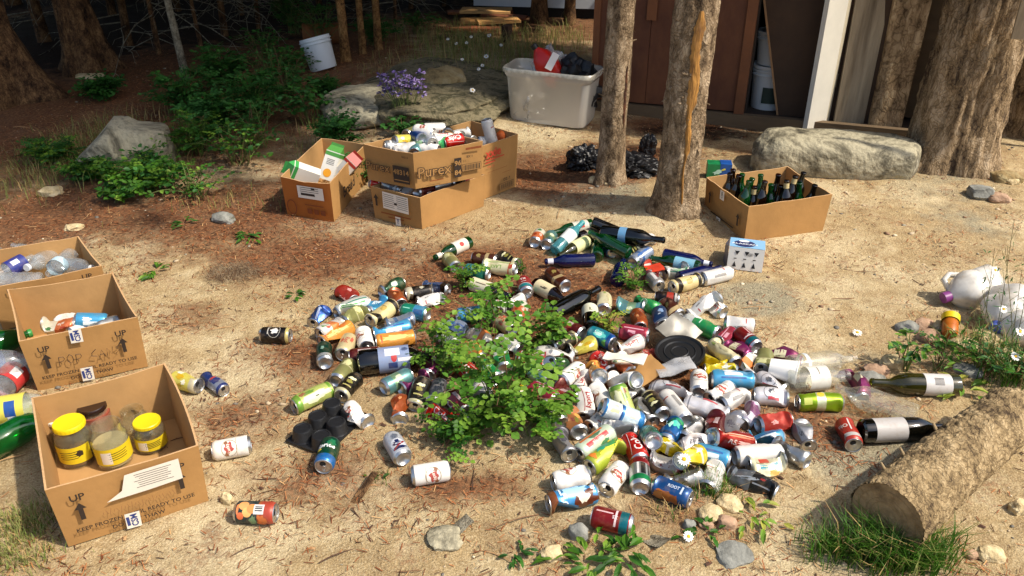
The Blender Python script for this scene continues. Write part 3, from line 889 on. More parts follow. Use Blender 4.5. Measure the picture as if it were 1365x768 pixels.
GREYW = mat('weathered_wood', 'b8a688', 0.9, var=0.5, vscale=14, bump=0.6, bscale=50, col2='6a5a44', stretch=(1, 1, 0.08))
SLABW = barkmat('slab_bark', '503e2c', '9c8260', 'c8ae88', stretch=(1, 1, 0.35), fine=14)
board('weathered_board', 'grey weathered board standing upright just right of the white door', 'board', (1109, 178), (1149, 181), 0.2, 0.03, 2.1, GREYW, 0.03)
board('bark_slab', 'orange brown bark slab between the grey board and the broad trunk', 'slab', (1157, 181), (1199, 186), 0.24, 0.05, 2.2, SLABW, 0.02, bow=0.010, rough=0.012, seed=4)
board('red_board', 'narrow red brown board in the gap beside the grey weathered board', 'board', (1150, 178), (1160, 179), 0.06, 0.02, 2.1, mat('red_board', '7a3a1c', .8, var=.4), 0.02, dy=.03)
board('fence_board', 'pale grey board leaning diagonally at the right edge below the trunk', 'board', (1372, 196), (1394, 198), 0.11, 0.03, 0.95, GREYW, 0.0, dy=-.03)
for o_ in [o for o in COL.objects if o.name == 'fence_board']:
    o_.rotation_euler = (0, R(-8), o_.rotation_euler.z)
t = board('fence_board', 'short pale board end at the top right corner', 'board', (1352, 60), (1385, 62), 0.2, 0.03, 0.3, GREYW, 0.0)
t.location = PY(1348, 52, 3.95)
# far white building
w0 = G(600, 20); w1 = G(800, 26)
wy = math.atan2(w1.y - w0.y, w1.x - w0.x)
bd = thing('white_building', 'white walled building far behind the lumber pile', 'building', (w0.x, w0.y, w0.z), wy)
mb = MB(); mb.box((0.25, 0, 0.10), (3.6, 2.5, 2.4), mat('white_siding', 'c4ccd2', 0.6, var=0.15, vscale=3)); mb.build('wall', bd)
mb = MB(); mb.box((0.27, 0.03, -.1), (3.58, 2.4, 0.098), mat('gap_shade_dark', '1c1814', .9)); mb.build('gap_shade', bd)  # dark block painting the shaded gap under the wall
mb = MB(); mb.box((0.1, -.25, 2.4), (3.8, 2.7, 2.46), mat('roof_grey', '4a4744', .8)); mb.build('roof', bd)
# lumber pile
lp = [(646, 40, .62, .16, .20, 0.0, 'b07c44'), (662, 46, .5, .14, -.15, 0.0, '6a3a20'), (620, 50, .46, .13, .32, 0.0, '5c3420'), (652, 33, .55, .18, .05, .03, 'c89050'),
      (672, 30, .44, .15, -.3, .05, '7a4426'), (640, 22, .66, .16, .12, .035, '8a5028'), (630, 44, .5, .12, -.05, .03, '8c4c28'), (664, 38, .4, .2, .22, .06, 'd09a58'), (648, 26, .5, .22, -.1, .075, 'd8a868'), (676, 56, .1, .06, 1.2, 0.0, '4a2c1a')]
lname = ['broad tan board low in the lumber pile', 'dark red board at the right foot of the lumber pile', 'dark board poking out at the lower left of the lumber pile', 'light orange board in the middle of the lumber pile', 'brown board slanting off the right side of the lumber pile', 'long brown board at the back of the lumber pile', 'rusty brown board at the left front of the lumber pile', 'pale tan board end on the right of the lumber pile', 'palest yellowish board lying topmost on the lumber pile', 'short dark block standing at the right foot of the lumber pile']
for (px, py, l, w, a, z, c_), lab in zip(lp, lname):
    g = G(px, py)
    t = tag(None or bpy.data.objects.new('lumber_board', None), lab, 'board', 'boards of the lumber pile'); COL.objects.link(t)
    t.location = (g.x, g.y, g.z + z); t.rotation_euler = (R(rnd.uniform(-2, 2)), R(rnd.uniform(-2, 2)), a)
    mb = MB(); mb.box((-l / 2, -w / 2, 0), (l / 2, w / 2, 0.022 if l > .2 else .14), mat('lumber_' + c_, c_, .8, var=.35, vscale=12, bump=.3, stretch=(.2, 1, 1))); mb.build('plank', t)

# ================================================================ rocks
def rockmat(name, cols, scale=4, bump=0.8):
    m = bpy.data.materials.new(name); m.use_nodes = True
    t = m.node_tree; b = t.nodes['Principled BSDF']; b.inputs['Roughness'].default_value = 0.85; b.inputs['Specular IOR Level'].default_value = .25
    tc = t.nodes.new('ShaderNodeTexCoord')
    n = t.nodes.new('ShaderNodeTexNoise'); n.inputs['Scale'].default_value = scale; n.inputs['Detail'].default_value = 9; n.inputs['Roughness'].default_value = .68; n.inputs['Distortion'].default_value = .6
    t.links.new(tc.outputs['Object'], n.inputs['Vector'])
    rp = t.nodes.new('ShaderNodeValToRGB'); e = rp.color_ramp.elements
    while len(e) < len(cols): e.new(.5)
    for i, c_ in enumerate(cols): e[i].position = .3 + .42 * i / (len(cols) - 1); e[i].color = (*srgb(c_), 1)
    t.links.new(n.outputs['Fac'], rp.inputs[0]); t.links.new(rp.outputs[0], b.inputs['Base Color'])
    n2 = t.nodes.new('ShaderNodeTexNoise'); n2.inputs['Scale'].default_value = scale * 8; n2.inputs['Detail'].default_value = 8
    t.links.new(tc.outputs['Object'], n2.inputs['Vector'])
    bp_ = t.nodes.new('ShaderNodeBump'); bp_.inputs['Strength'].default_value = bump; bp_.inputs['Distance'].default_value = .02
    t.links.new(n2.outputs['Fac'], bp_.inputs['Height']); t.links.new(bp_.outputs[0], b.inputs['Normal'])
    return m
RK = rockmat('rock_grey_banded', ['2e2b24', '6a6452', 'aaa288', '5a5546', 'd8d0b8'], 4.2)
RK2 = rockmat('rock_tan', ['3a3226', '8a744c', '9c8c66', 'a8a08a'], 6)
RK3 = rockmat('rock_moss_shade', ['201f14', '4a4530', '7c7258', '3c3a26', '948a70'], 6)  # moss tones darkened to put dappled shade into the outcrop's colour
PALE = rockmat('stone_pale', ['8c7850', 'c8b48a', 'e2d4b0'], 14, .4)
BLUEG = rockmat('stone_bluegrey', ['54544e', '84847c', 'a8a69c'], 12, .3)
PINKG = rockmat('stone_pinkish', ['7a5e48', 'a98a70', 'c8ac92'], 12, .3)
def one_rock(name, label, cat, c, size, m, **k):
    t = thing(name, label, cat, c)
    mb = MB(); rock(mb, (0, 0, size[2] * .35), size, m, **k)
    ob = mb.build(name + '_body', t, smooth=2 if k.get('sub', 3) >= 4 else True)
    # fold the single mesh into the thing itself
    ob.parent = None; ob.location = t.location
    ob.name = '_'; 
    nm = t.name
    bpy.data.objects.remove(t)
    ob.name = nm
    return tag(ob, label, cat)
# long boulder: hewn block shape with a flat top
def block_rock(name, label, cat, base, prof, m, seed):
    """prof: list of (x, front_y, back_y, top_z) stations across; grown into a rough block"""
    mb = MB(); ns = len(prof); nr = 20; vs = []
    for j in range(ns * 4 - 3):
        t_ = j / 4; i0 = min(int(t_), ns - 2); f = t_ - i0
        x, y0, y1, z = [prof[i0][k] * (1 - f) + prof[i0 + 1][k] * f for k in range(4)]
        for i in range(nr):
            a = 2 * math.pi * i / nr
            cy, cz = math.cos(a), math.sin(a)
            e_ = .6 if seed == 3 else .5; cy = math.copysign(abs(cy) ** e_, cy); cz = math.copysign(abs(cz) ** e_, cz)
            p = Vector((x, (y0 + y1) / 2 + cy * (y1 - y0) / 2, z * (.45 + cz * .55)))
            d = noise.noise(p * 6 + Vector((seed, 0, 0))) * (.012 if seed == 3 else .03) + noise.noise(p * 18 + Vector((seed, 3, 0))) * .006
            vs.append(p * 1.0 + Vector((d, cy * d, cz * d)))
    fs = []
    nj = ns * 4 - 3
    for j in range(nj - 1):
        for i in range(nr):
            i2 = (i + 1) % nr
            fs.append((j * nr + i, j * nr + i2, (j + 1) * nr + i2, (j + 1) * nr + i))
    fs.append(tuple(range(nr - 1, -1, -1))); fs.append(tuple((nj - 1) * nr + i for i in range(nr)))
    mb.add(vs, fs, m)
    ob = mb.build(name, None, smooth=2); ob.location = base
    return tag(ob, label, cat)
bc = G(1118, 232)
block_rock('boulder', 'long grey block boulder lying behind the box of beer bottles', 'boulder', (bc.x, bc.y, bc.z - .02),
           [(-.46, .04, .10, .09), (-.43, -.02, .20, .16), (-.36, -.06, .26, .215), (-.2, -.07, .27, .222), (0, -.09, .26, .215), (.2, -.11, .24, .205), (.33, -.12, .22, .20), (.40, -.03, .2, .185), (.415, .02, .15, .15)], RK, 3)
sc_ = G(165, 222)
block_rock('boulder', 'pointed grey and ochre boulder among grass on the left', 'boulder', (sc_.x, sc_.y, sc_.z - .02),
           [(-.27, -.02, .06, .03), (-.22, -.07, .10, .09), (-.12, -.10, .15, .17), (-.02, -.10, .18, .27), (.06, -.08, .2, .27), (.16, -.06, .2, .235), (.24, -.02, .16, .20), (.27, .02, .1, .13)], RK, 9)
for o_ in COL.objects:
    if o_.name.startswith('boulder') and o_.location.x < 0: o_.rotation_euler = (0, 0, R(14))
one_rock('rock_outcrop', 'low mossy tan rock outcrop behind the cardboard boxes', 'rock', G(585, 125), (.50, .70, .085), RK3, seed=2, sub=5, rough=.22, flat=.35)
one_rock('rock_outcrop', 'bluish grey rock hump at the left foot of the mossy outcrop', 'rock', G(478, 150), (.24, .34, .10), RK, seed=5, sub=4, rough=.3, flat=.35)
one_rock('rock_outcrop', 'small tan rock shelf right of the purple flowers', 'rock', G(592, 128), (.16, .14, .14), RK2, seed=7, sub=4, rough=.3)
stones = [  # px, py, width px, height px, material, label
    (592, 104, 13, 15, PALE, 'pale stone perched on the outcrop above the purple flowers'), (618, 117, 22, 8, PALE, 'flat white stone chip right of the perched pale stone'),
    (663, 132, 14, 12, PALE, 'whitish stone just left of the clear plastic tote'), (792, 238, 15, 14, PALE, 'yellowish stone against the foot of the slimmer spruce'), (810, 243, 12, 9, PALE, 'small round stone at the foot of the slimmer spruce'),
    (69, 254, 26, 14, PALE, 'yellow stone in front of the pointed left boulder'), (298, 289, 30, 18, BLUEG, 'blue grey stone left of the bread box'), (101, 302, 22, 9, PALE, 'flat pale stone behind the box of water bottles'),
    (1209, 434, 27, 16, BLUEG, 'smooth blue grey pebble left of the white jugs'), (1229, 430, 24, 16, PINKG, 'pinkish cobble right of the smooth blue grey pebble'), (1252, 433, 18, 16, PALE, 'white round pebble nearest the yellow cap'),
    (1188, 480, 28, 24, PALE, 'cream stone beside the leafy weed left of the wine bottle'), (1168, 492, 30, 14, PINKG, 'flat tan stone above the green wine bottle neck'), (1160, 503, 34, 16, BLUEG, 'slate grey stone touching the green wine bottle neck'),
    (771, 705, 26, 30, BLUEG, 'round grey stone left of the red and teal can'), (735, 735, 28, 20, PALE, 'yellow white stone at the bottom, left of the round grey stone'), (971, 667, 30, 20, PALE, 'angular cream stone topmost of four below the can pile'),
    (948, 682, 30, 20, PALE, 'cream stone leftmost of four below the can pile'), (968, 694, 26, 20, PINKG, 'pinkish cream stone lowest right of four below the can pile'), (941, 698, 18, 12, PINKG, 'smallest pinkish stone of four below the can pile'),
    (918, 697, 16, 16, BLUEG, 'small grey stone left of the four cream stones'), (1357, 673, 22, 22, PALE, 'bright white block stone at the right edge'), (1318, 735, 30, 20, PALE, 'pale stone in the gravel right of the log end'),
    (1296, 738, 18, 12, PINKG, 'small pinkish stone beside the log end'), (978, 737, 46, 14, BLUEG, 'flat grey slate flake below the can pile'), (592, 716, 46, 14, RK, 'long grey bark like flake at the bottom middle'),
    (303, 662, 16, 24, PALE, 'cream chip standing beside the jar box'), (1305, 255, 30, 22, BLUEG, 'grey cobble right of the long boulder'), (1340, 235, 34, 16, RK2, 'brown cobble behind the grey cobble at right'), (1348, 240, 16, 12, PALE, 'white pebble beside the brown cobble at right'),
    (1330, 263, 26, 14, PINKG, 'pink pebble in the gravel at right'), (1240, 447, 30, 14, PINKG, 'tan cobble below the white pebble'), (1290, 492, 30, 14, BLUEG, 'grey slate bit in the weeds right of the cream stone'),
    (120, 100, 30, 8, PALE, 'pale litter stone by the second left trunk'), (1285, 458, 34, 16, PALE, 'broken white stone under the yellow cap'), (1320, 448, 32, 16, PALE, 'large white stone among the daisies at right'), (1337, 470, 24, 16, PALE, 'cream stone under the tall weeds at right')]
for i, (px, py, w, h, m, lab) in enumerate(stones):
    g = G(px, py + h * .3); d = (g - Vector((0, 0, CAM_H))).length
    s = w / F * d / 2
    one_rock('stone', lab, 'stone', g, (s, s * rnd.uniform(.65, .9), max(.006, h / F * d / 2 * .85)), m, seed=30 + i, sub=3, rough=.35, rz=rnd.uniform(-.4, .4), facet=1.3)

# ================================================================ the log
lg = thing('log', 'cut log with scaly pale bark lying at the lower right', 'log', (0, 0, 0))
n0 = P(1181, 690, .10); n1 = P(1350, 548, .09)
n0.z = .098; n1.z = .088
ax = (n1 - n0); LL = ax.length; ax.normalize()
sidev = ax.cross(Vector((0, 0, 1))).normalized(); upv = sidev.cross(ax)
LB = barkmat('log_bark', '46382a', '96805c', 'c2aa82', stretch=(1, 1, 1), fine=30)
LB.node_tree.nodes['Mapping'].inputs['Scale'].default_value = (1, .6, 1)
mb = MB(); NA, NL = 150, 240; k = mb.mi(LB)
for j in range(NL + 1):
    t_ = j / NL
    for i in range(NA):
        a = 2 * math.pi * i / NA
        r_ = .097 - .016 * t_ + .004 * noise.noise(Vector((math.cos(a) * 2, math.sin(a) * 2, t_ * 4)))
        w = noise.voronoi(Vector((math.cos(a) * 4.6, math.sin(a) * 4.6, t_ * LL * 24)))[0]
        r_ += .0042 * min(1, (w[1] - w[0]) * 3) - .003 + .0025 * noise.noise(Vector((math.cos(a) * 14, math.sin(a) * 14, t_ * LL * 60)))
        p = n0 + ax * (t_ * LL) + (sidev * math.cos(a) + upv * math.sin(a)) * r_
        mb.v.append(tuple(p))
for j in range(NL):
    for i in range(NA):
        i2 = (i + 1) % NA
        mb.f.append((j * NA + i, (j + 1) * NA + i, (j + 1) * NA + i2, j * NA + i2)); mb.m.append(k)
mb.build('bark', lg, smooth=2)
EW = mat('cut_wood', 'a88c64', .9, var=.5, vscale=22, bump=.5, bscale=80, col2='6a5234')
for (c_, sgn, rr_) in ((n0 + ax * .004, -1, .094), (n1 - ax * .002, 1, .078)):
    mb = MB()
    vs = [c_] + [c_ + (sidev * math.cos(2 * math.pi * i / 40) + upv * math.sin(2 * math.pi * i / 40)) * rr_ for i in range(40)]
    mb.add(vs, [((0, 1 + i, 1 + (i + 1) % 40) if sgn > 0 else (0, 1 + (i + 1) % 40, 1 + i)) for i in range(40)], EW)
    for q in (2.2, 4.1, 5.2, 7.3):
        rad = rr_ * q / 9
        pts = [c_ + ax * sgn * .0006 + (sidev * math.cos(2 * math.pi * i / 40) + upv * math.sin(2 * math.pi * i / 40)) * rad for i in range(41)]
        mb.tube(pts, .0005, mat('ring_dark', '8a7048', .9), n=3, cap=False)
    mb.build('cut_end', lg)
for (px, py) in ((1184, 628), (1199, 602), (1247, 570), (1240, 566)):
    q = P(px, py, .16); t_ = (q - n0).dot(ax)
    p = n0 + ax * t_ + (-sidev * .75 + upv * .66) * .095
    mb = MB(); mb.tube([p, p + Vector((-.012, 0, .02)), p + Vector((-.014, -.002, .024))], [.0045, .003, .0015], mat('stub_wood', 'a08a66', .8), n=7); mb.build('branch_stub', lg)

# ================================================================ cardboard boxes
CARD = mat('cardboard', 'ac824e', 0.85, var=0.26, vscale=4.5, bump=0.3, bscale=14, spec=.2, detail=9)
CARDI = mat('cardboard_inside', 'b48c5a', 0.88, var=0.24, vscale=5, bump=0.25, bscale=14, spec=.2)
CARDO = mat('cardboard_orange', 'b0682c', 0.8, var=0.25, vscale=6, spec=.25)
CARDE = mat('cardboard_edge', 'c9a070', 0.9, var=0.3, vscale=200)
INK = mat('print_black', '2c2018', 0.7); PAPER = mat('label_paper', 'ddd6c8', 0.6, var=.08, vscale=30); BLUEINK = mat('print_blue', '2c3c78', .6); REDINK = mat('print_red', 'b03a24', .7)
ORI = mat('print_brown', '7a3c14', .7)
def V3(p, z): return Vector((p[0], p[1], z))
def carton(label, q, h, z0=0.0, spread=0.01, th=0.005, front=CARD, side=CARD, floor_z=0.0, group=None, name='cardboard_box', sag=0.006):
    """open box on the footprint q (front-left, front-right, back-right, back-left); returns thing and face frames"""
    c = sum((Vector((a[0], a[1], 0)) for a in q), Vector((0, 0, 0))) / 4
    zb = z0
    t = thing(name, label, 'box', (c.x, c.y, zb), 0, group)
    B = [Vector((a[0] - c.x, a[1] - c.y, 0.002)) for a in q]
    T = [b + Vector((b.x, b.y, 0)).normalized() * spread + Vector((0, 0, h)) for b in B]
    def ins(L, d):
        m_ = sum(L, Vector((0, 0, 0))) / 4
        out = []
        for i in range(4):
            a, b, c_ = L[i - 1], L[i], L[(i + 1) % 4]
            e1, e2 = (b - a), (c_ - b)
            e1.z = e2.z = 0
            e1.normalize(); e2.normalize()
            n1_ = Vector((-e1.y, e1.x, 0)); n2_ = Vector((-e2.y, e2.x, 0))
            k_ = (n1_ + n2_); k_ = k_ / max(.3, k_.dot(n1_))
            out.append(b + k_ * d)
        return out
    Bi, Ti = ins(B, th), ins(T, th)
    names = ['front_panel', 'side_panel', 'back_panel', 'side_panel']
    rs_ = random.Random(int(c.x * 1000))
    for i in range(4):
        j = (i + 1) % 4
        mb = MB(); mo = front if i == 0 else side
        # outer skin, inner skin and rim, subdivided so the panel can bow a little
        NU, NV = 10, 6
        bow = rs_.uniform(-1, 1) * sag; nrm = (B[j] - B[i]).cross(Vector((0, 0, 1))).normalized()
        def pt(b0, b1, t0, t1, u, v, inn):
            p = (b0 * (1 - u) + b1 * u) * (1 - v) + (t0 * (1 - u) + t1 * u) * v
            w = 4 * u * (1 - u) * v
            p = p + nrm * bow * w + Vector((0, 0, 1)) * (-abs(bow) * .35 * w + .004 * noise.noise(Vector((u * 5 + i, c.x * 9, 1))) * v)
            return p
        o = [pt(B[i], B[j], T[i], T[j], u / NU, v / NV, 0) for v in range(NV + 1) for u in range(NU + 1)]
        n_ = [pt(Bi[i], Bi[j], Ti[i], Ti[j], u / NU, v / NV, 1) for v in range(NV + 1) for u in range(NU + 1)]
        W_1 = NU + 1
        fo = [(v * W_1 + u, v * W_1 + u + 1, (v + 1) * W_1 + u + 1, (v + 1) * W_1 + u) for v in range(NV) for u in range(NU)]
        mb.add(o, fo, mo); mb.add(n_, [tuple(reversed(f)) for f in fo], CARDI)
        rim = [o[NV * W_1 + u] for u in range(W_1)] + [n_[NV * W_1 + u] for u in range(W_1)]
        mb.add(rim, [(u, u + 1, W_1 + u + 1, W_1 + u) for u in range(NU)], CARDE)
        mb.build(names[i], t, smooth=True)
    mb = MB(); fl = [b + Vector((0, 0, .004 + floor_z)) for b in Bi]
    mb.add(fl, [(0, 1, 2, 3)], CARDI); mb.build('base_panel', t)
    fr = []
    for i in range(4):
        j = (i + 1) % 4
        M = face_frame(B[i], B[j], top=T[i])
        bw = (B[j] - B[i]).length; sk = ((T[i] - B[i]).dot((B[j] - B[i]).normalized()))
        fr.append((M, bw, (T[i] - B[i]).length))
    return t, fr
def put(parent, name, items):
    """items: (shape, material, frame, u, v, rot, lift)"""
    mb = MB()
    for it in items:
        flat(mb, *it)
    return mb.build(name, parent)
def frozen_print(t, M, w, h, handwritten=None, sticker=True, squig=False):
    put(t, 'printed_text', [(text2d('UP', .029, .02), INK, M, .055, h * .80, 0, .0135 )]); put(t, 'printed_text', [(text2d('UP', .029, .02), INK, M, w - .055, h * .80, 0, .0135)])
    put(t, 'printed_text', [(text2d('KEEP FROZEN UNTIL READY TO USE', .0175, .018), INK, M, w / 2, h * .27, 0, .0135), (text2d('DO NOT THAW', .0175, .018), INK, M, w / 2, h * .15, 0, .0135)])
    for x in (.055, w - .055):
        mb = MB(); s = h / .20
        flat(mb, poly2d([(a * .95, b * s * .95) for a, b in ARROW]), INK, M, x, h * .57, 0, .0135); mb.build('printed_arrow', t)
    if sticker:
        for (x, y, hh) in ((w * .46, h * .17, .052), (w * .46, h * .93, .05)):
            if sticker == 1 and y > h * .5: continue
            mb = MB(); flat(mb, rect2d(.036, hh, 1), PAPER, M, x, y, R(-3), .0145)
            flat(mb, text2d('CSM', .022, .03), BLUEINK, M, x + .004, y, R(90), .0149)
            for q in range(4): flat(mb, rect2d(.002, .03, 1), BLUEINK, M, x - .009 - q * .0012 * 1.5, y, 0, .0149)
            mb.build('tape_sticker', t)
BX = {}
# the box of jars
t, fr = carton('open frozen food carton holding pickle jars, nearest box at lower left', [(-1.14, 1.525), (-.832, 1.688), (-1.055, 2.06), (-1.36, 1.89)], .20, sag=.010)
BX['jar'] = t; M, w, h = fr[0]
frozen_print(t, M, w, h, sticker=1)
put(t, 'torn_label', [(poly2d([(-.10, -.035), (-.06, -.012), (-.045, .035), (.085, .038), (.085, -.030), (.0, -.034)]), PAPER, M, .215, h * .76, 0, .0145)] +
    [(rect2d(.09 - .01 * (q % 3), .0016, 1), INK, M, .235 - .003 * (q % 2), h * .76 + .026 - q * .007, 0, .0149) for q in range(7)])
mb = MB()
for q in range(22):    # faint handwriting
    x = .10 + q * .0085; flat(mb, rect2d(.0015, .008 + .006 * ((q * 7) % 3), 1), mat('pencil', '8a6238', .8), M, x, h * .42 + .002 * math.sin(q), R(20 * math.sin(q * 2)), .0137)
mb.build('pencil_scrawl', t)
# the pop can box with handwriting
t, fr = carton('tall open carton handwritten POP CANS, behind the jar box', [(-1.56, 2.20), (-1.255, 2.345), (-1.465, 2.65), (-1.775, 2.53)], .20, sag=.010)
BX['pop'] = t; M, w, h = fr[0]
frozen_print(t, M, w, h, sticker=2)
def strokes(mb, M, paths, ox, oy, s, m, r=.0008):
    for p in paths:
        mb.tube([M @ Vector((ox + x * s, oy + y * s, .0138)) for x, y in p], r, m, n=4)
LET = {'P': [[(0, 0), (.05, .5), (.1, 1)], [(.1, 1), (.5, .95), (.55, .7), (.4, .5), (.08, .45)]], 'O': [[(.3, 1), (.05, .7), (.05, .25), (.3, 0), (.55, .3), (.5, .8), (.3, 1)]],
       'C': [[(.6, .95), (.2, .6), (.1, .3), (.6, .15)]], 'A': [[(0, 0), (.35, .9), (.55, .05)], [(.12, .4), (.5, .42)]], 'N': [[(0, 0), (.1, .85), (.45, .1), (.6, .9)]], 'S': [[(.55, .9), (.15, .75), (.45, .4), (.05, .05)]]}
mb = MB(); x = 0
for ch in 'POP CANS':
    if ch != ' ': strokes(mb, M, LET[ch], .085 + x, h * .43 + .003 * math.sin(x * 90), .034, mat('pen', '3c2818', .7), .0011)
    x += .025 if ch != ' ' else .018
mb.build('handwriting', t)
# water bottle box
t, fr = carton('low open carton of clear water bottles at the left edge', [(-1.885, 2.585), (-1.56, 2.755), (-1.765, 3.01), (-2.08, 2.865)], .18, sag=.010)
BX['water'] = t; M, w, h = fr[0]
put(t, 'printed_text', [(text2d('UP', .029, .02), INK, M, .07, h * .86, 0, .0135)]); put(t, 'printed_text', [(text2d('UP', .029, .02), INK, M, w - .05, h * .86, 0, .0135)])
# bread box
t, fr = carton('orange printed bread carton with juice cartons inside, leftmost of the three behind', [(-1.085, 3.64), (-.842, 3.55), (-.765, 4.09), (-1.01, 4.19)], .20, front=CARDO, sag=.011)
BX['bread'] = t; M, w, h = fr[0]
put(t, 'shipping_label', [(rect2d(.14, .062, 1), PAPER, M, w * .62, h * .72, 0, .0135), (rect2d(.075, .012, 1), INK, M, w * .56, h * .67, 0, .014), (rect2d(.02, .01, 1), INK, M, w * .68, h * .83, 0, .014)] + [(rect2d(.10, .0025, 1), INK, M, w * .6, h * .74 + q * .01, 0, .014) for q in range(3)])
put(t, 'printed_text', [(text2d('Bread', .075, .02), INK, fr[1][0], fr[1][1] * .38, h * .50, 0, .0135)])
put(t, 'printed_mark', [(ring2d(.055, .08, .006), ORI, M, .045, h * .28, 0, .0135)] + [(rect2d(.026, .026, 1), ORI, M, w * .55 + q * .036, h * .24, 0, .0135) for q in range(3)] + [(rect2d(.10, .005, 1), ORI, M, w * .66, h * .40, 0, .0135)])
# lower carton of the stack
t, fr = carton('orange tan carton of cans under the purple lettered one, with white form label', [(-.655, 3.60), (-.417, 3.468), (-.140, 3.745), (-.37, 3.90)], .165, sag=.011)
t['label'] = 'tan carton full of cans carrying the second box of the stack, white form label'
BX['case'] = t; M, w, h = fr[0]
put(t, 'form_label', [(rect2d(.145, .085, 1), PAPER, M, w * .52, h * .70, R(-2), .0135)] + [(rect2d(.06, .0022, 1), INK, M, w * .38 + (q % 2) * .075, h * .70 + .032 - (q // 2) * .010, R(-2), .014) for q in range(14)] + [(rect2d(.016, .012, 1), INK, M, w * .52, h * .66, 0, .014)])
put(t, 'printed_text', [(rect2d(.17, .006, 1), ORI, M, w * .5, h * .30, 0, .0135), (rect2d(.09, .006, 1), ORI, M, w * .5, h * .2, 0, .0135), (poly2d([(a, b) for a, b in ARROW]), INK, M, .03, h * .66, 0, .0135)])
put(t, 'tape_sticker', [(rect2d(.03, .045, 1), PAPER, M, w * .54, h * .13, 0, .0135), (text2d('CSM', .014, .02), BLUEINK, M, w * .54, h * .13, R(90), .014)])
# xxie box behind right
t, fr = carton('tall tan carton with red lettering, right of the stacked boxes', [(-.175, 3.80), (.020, 4.005), (-.215, 4.22), (-.415, 4.02)], .285, sag=.011)
BX['xxie'] = t; M, w, h = fr[0]
put(t, 'printed_text', [(text2d('xxie', .062, .03), REDINK, M, w * .36, h * .84, 0, .0135), (rect2d(.13, .006, 1), REDINK, M, w * .40, h * .73, 0, .0135), (rect2d(.07, .006, 1), REDINK, M, w * .28, h * .68, 0, .0135), (text2d('MIN. 24x', .014, 0), REDINK, M, w * .3, h * .60, 0, .0135),
    (rect2d(.14, .0016, 1), ORI, M, w * .46, h * .50, 0, .0135), (rect2d(.06, .0016, 1), ORI, M, w * .7, h * .40, 0, .0135), (text2d('OZ. 7', .02, .02), INK, M, w * .70, h * .26, 0, .0135)] +
    [(rect2d(.104, .034, 1), INK, M, w * .70, h * .14, 0, .0135), (rect2d(.100, .030, 1), CARD, M, w * .70, h * .14, 0, .0139)] + [(rect2d(.0028 + .002 * (q % 2), .024, 1), INK, M, w * .70 - .043 + q * .0072, h * .14, 0, .0143) for q in range(13)])
# upper box
ZT = .192
t, fr = carton('upper tan carton with big outlined lettering, heaped with cans, on top of the stack', [(-.675, 3.615), (-.44, 3.495), (-.145, 3.650), (-.395, 3.86)], .175, z0=ZT, sag=.009)
BX['purex'] = t; M, w, h = fr[0]
def purex(M, x, y, s, lift=.0135):
    return [(text2d('Purex', s, .05), INK, M, x, y, 0, lift), (text2d('Purex', s, .003), CARD, M, x, y, 0, lift + .0005)]
put(t, 'printed_text', purex(M, w * .27, h * .46, .056) + [(rect2d(.088, .082, 1), INK, M, w * .76, h * .36, 0, .0135), (text2d('48314', .034, .02), CARD, M, w * .76, h * .42, 0, .014), (rect2d(.08, .004, 1), CARD, M, w * .76, h * .2, 0, .014), (text2d('48314', .014, 0), INK, M, w * .86, h * .86, 0, .0135)])
M, w, h = fr[1]
put(t, 'printed_text', purex(M, w * .27, h * .44, .07) + [(rect2d(.07, .004, 1), ORI, M, w * .3, h * .18, 0, .0135), (rect2d(.036, .095, 1), INK, M, w * .62, h * .42, 0, .0135), (text2d('96', .034, .02), CARD, M, w * .62, h * .54, 0, .014), (text2d('84', .034, .02), CARD, M, w * .62, h * .28, 0, .014),
    (text2d('BX 1', .016, .02), INK, M, w * .80, h * .68, 0, .0135), (rect2d(.098, .036, 1), INK, M, w * .83, h * .38, 0, .0135), (rect2d(.094, .032, 1), CARD, M, w * .83, h * .38, 0, .0139), (rect2d(.08, .01, 1), ORI, M, w * .86, h * .9, 0, .0135)] + [(rect2d(.003 + .002 * (q % 2), .026, 1), INK, M, w * .83 - .040 + q * .0072, h * .38, 0, .0143) for q in range(12)])
# beer bottle box
t, fr = carton('plain open carton packed with beer bottles, right of the spruces', [(.932, 3.655), (1.040, 3.315), (1.440, 3.455), (1.345, 3.80)], .185, sag=.010)
BX['beer'] = t; M, w, h = fr[0]
put(t, 'tape_sticker', [(rect2d(.036, .045, 1), PAPER, M, w * .46, h * .88, 0, .0135), (text2d('CSM', .016, .02), INK, M, w * .46, h * .88, R(90), .014), (rect2d(.034, .04, 1), PAPER, M, w * .42, h * .14, 0, .0135), (text2d('CSM', .014, .02), INK, M, w * .42, h * .14, R(90), .014)])
put(t, 'printed_arrow', [(poly2d(ARROW), INK, M, .06, h * .62, 0, .0135), (poly2d(ARROW), INK, M, w - .05, h * .55, 0, .0135), (rect2d(.2, .006, 1), INK, M, w * .5, h * .26, 0, .0135)])

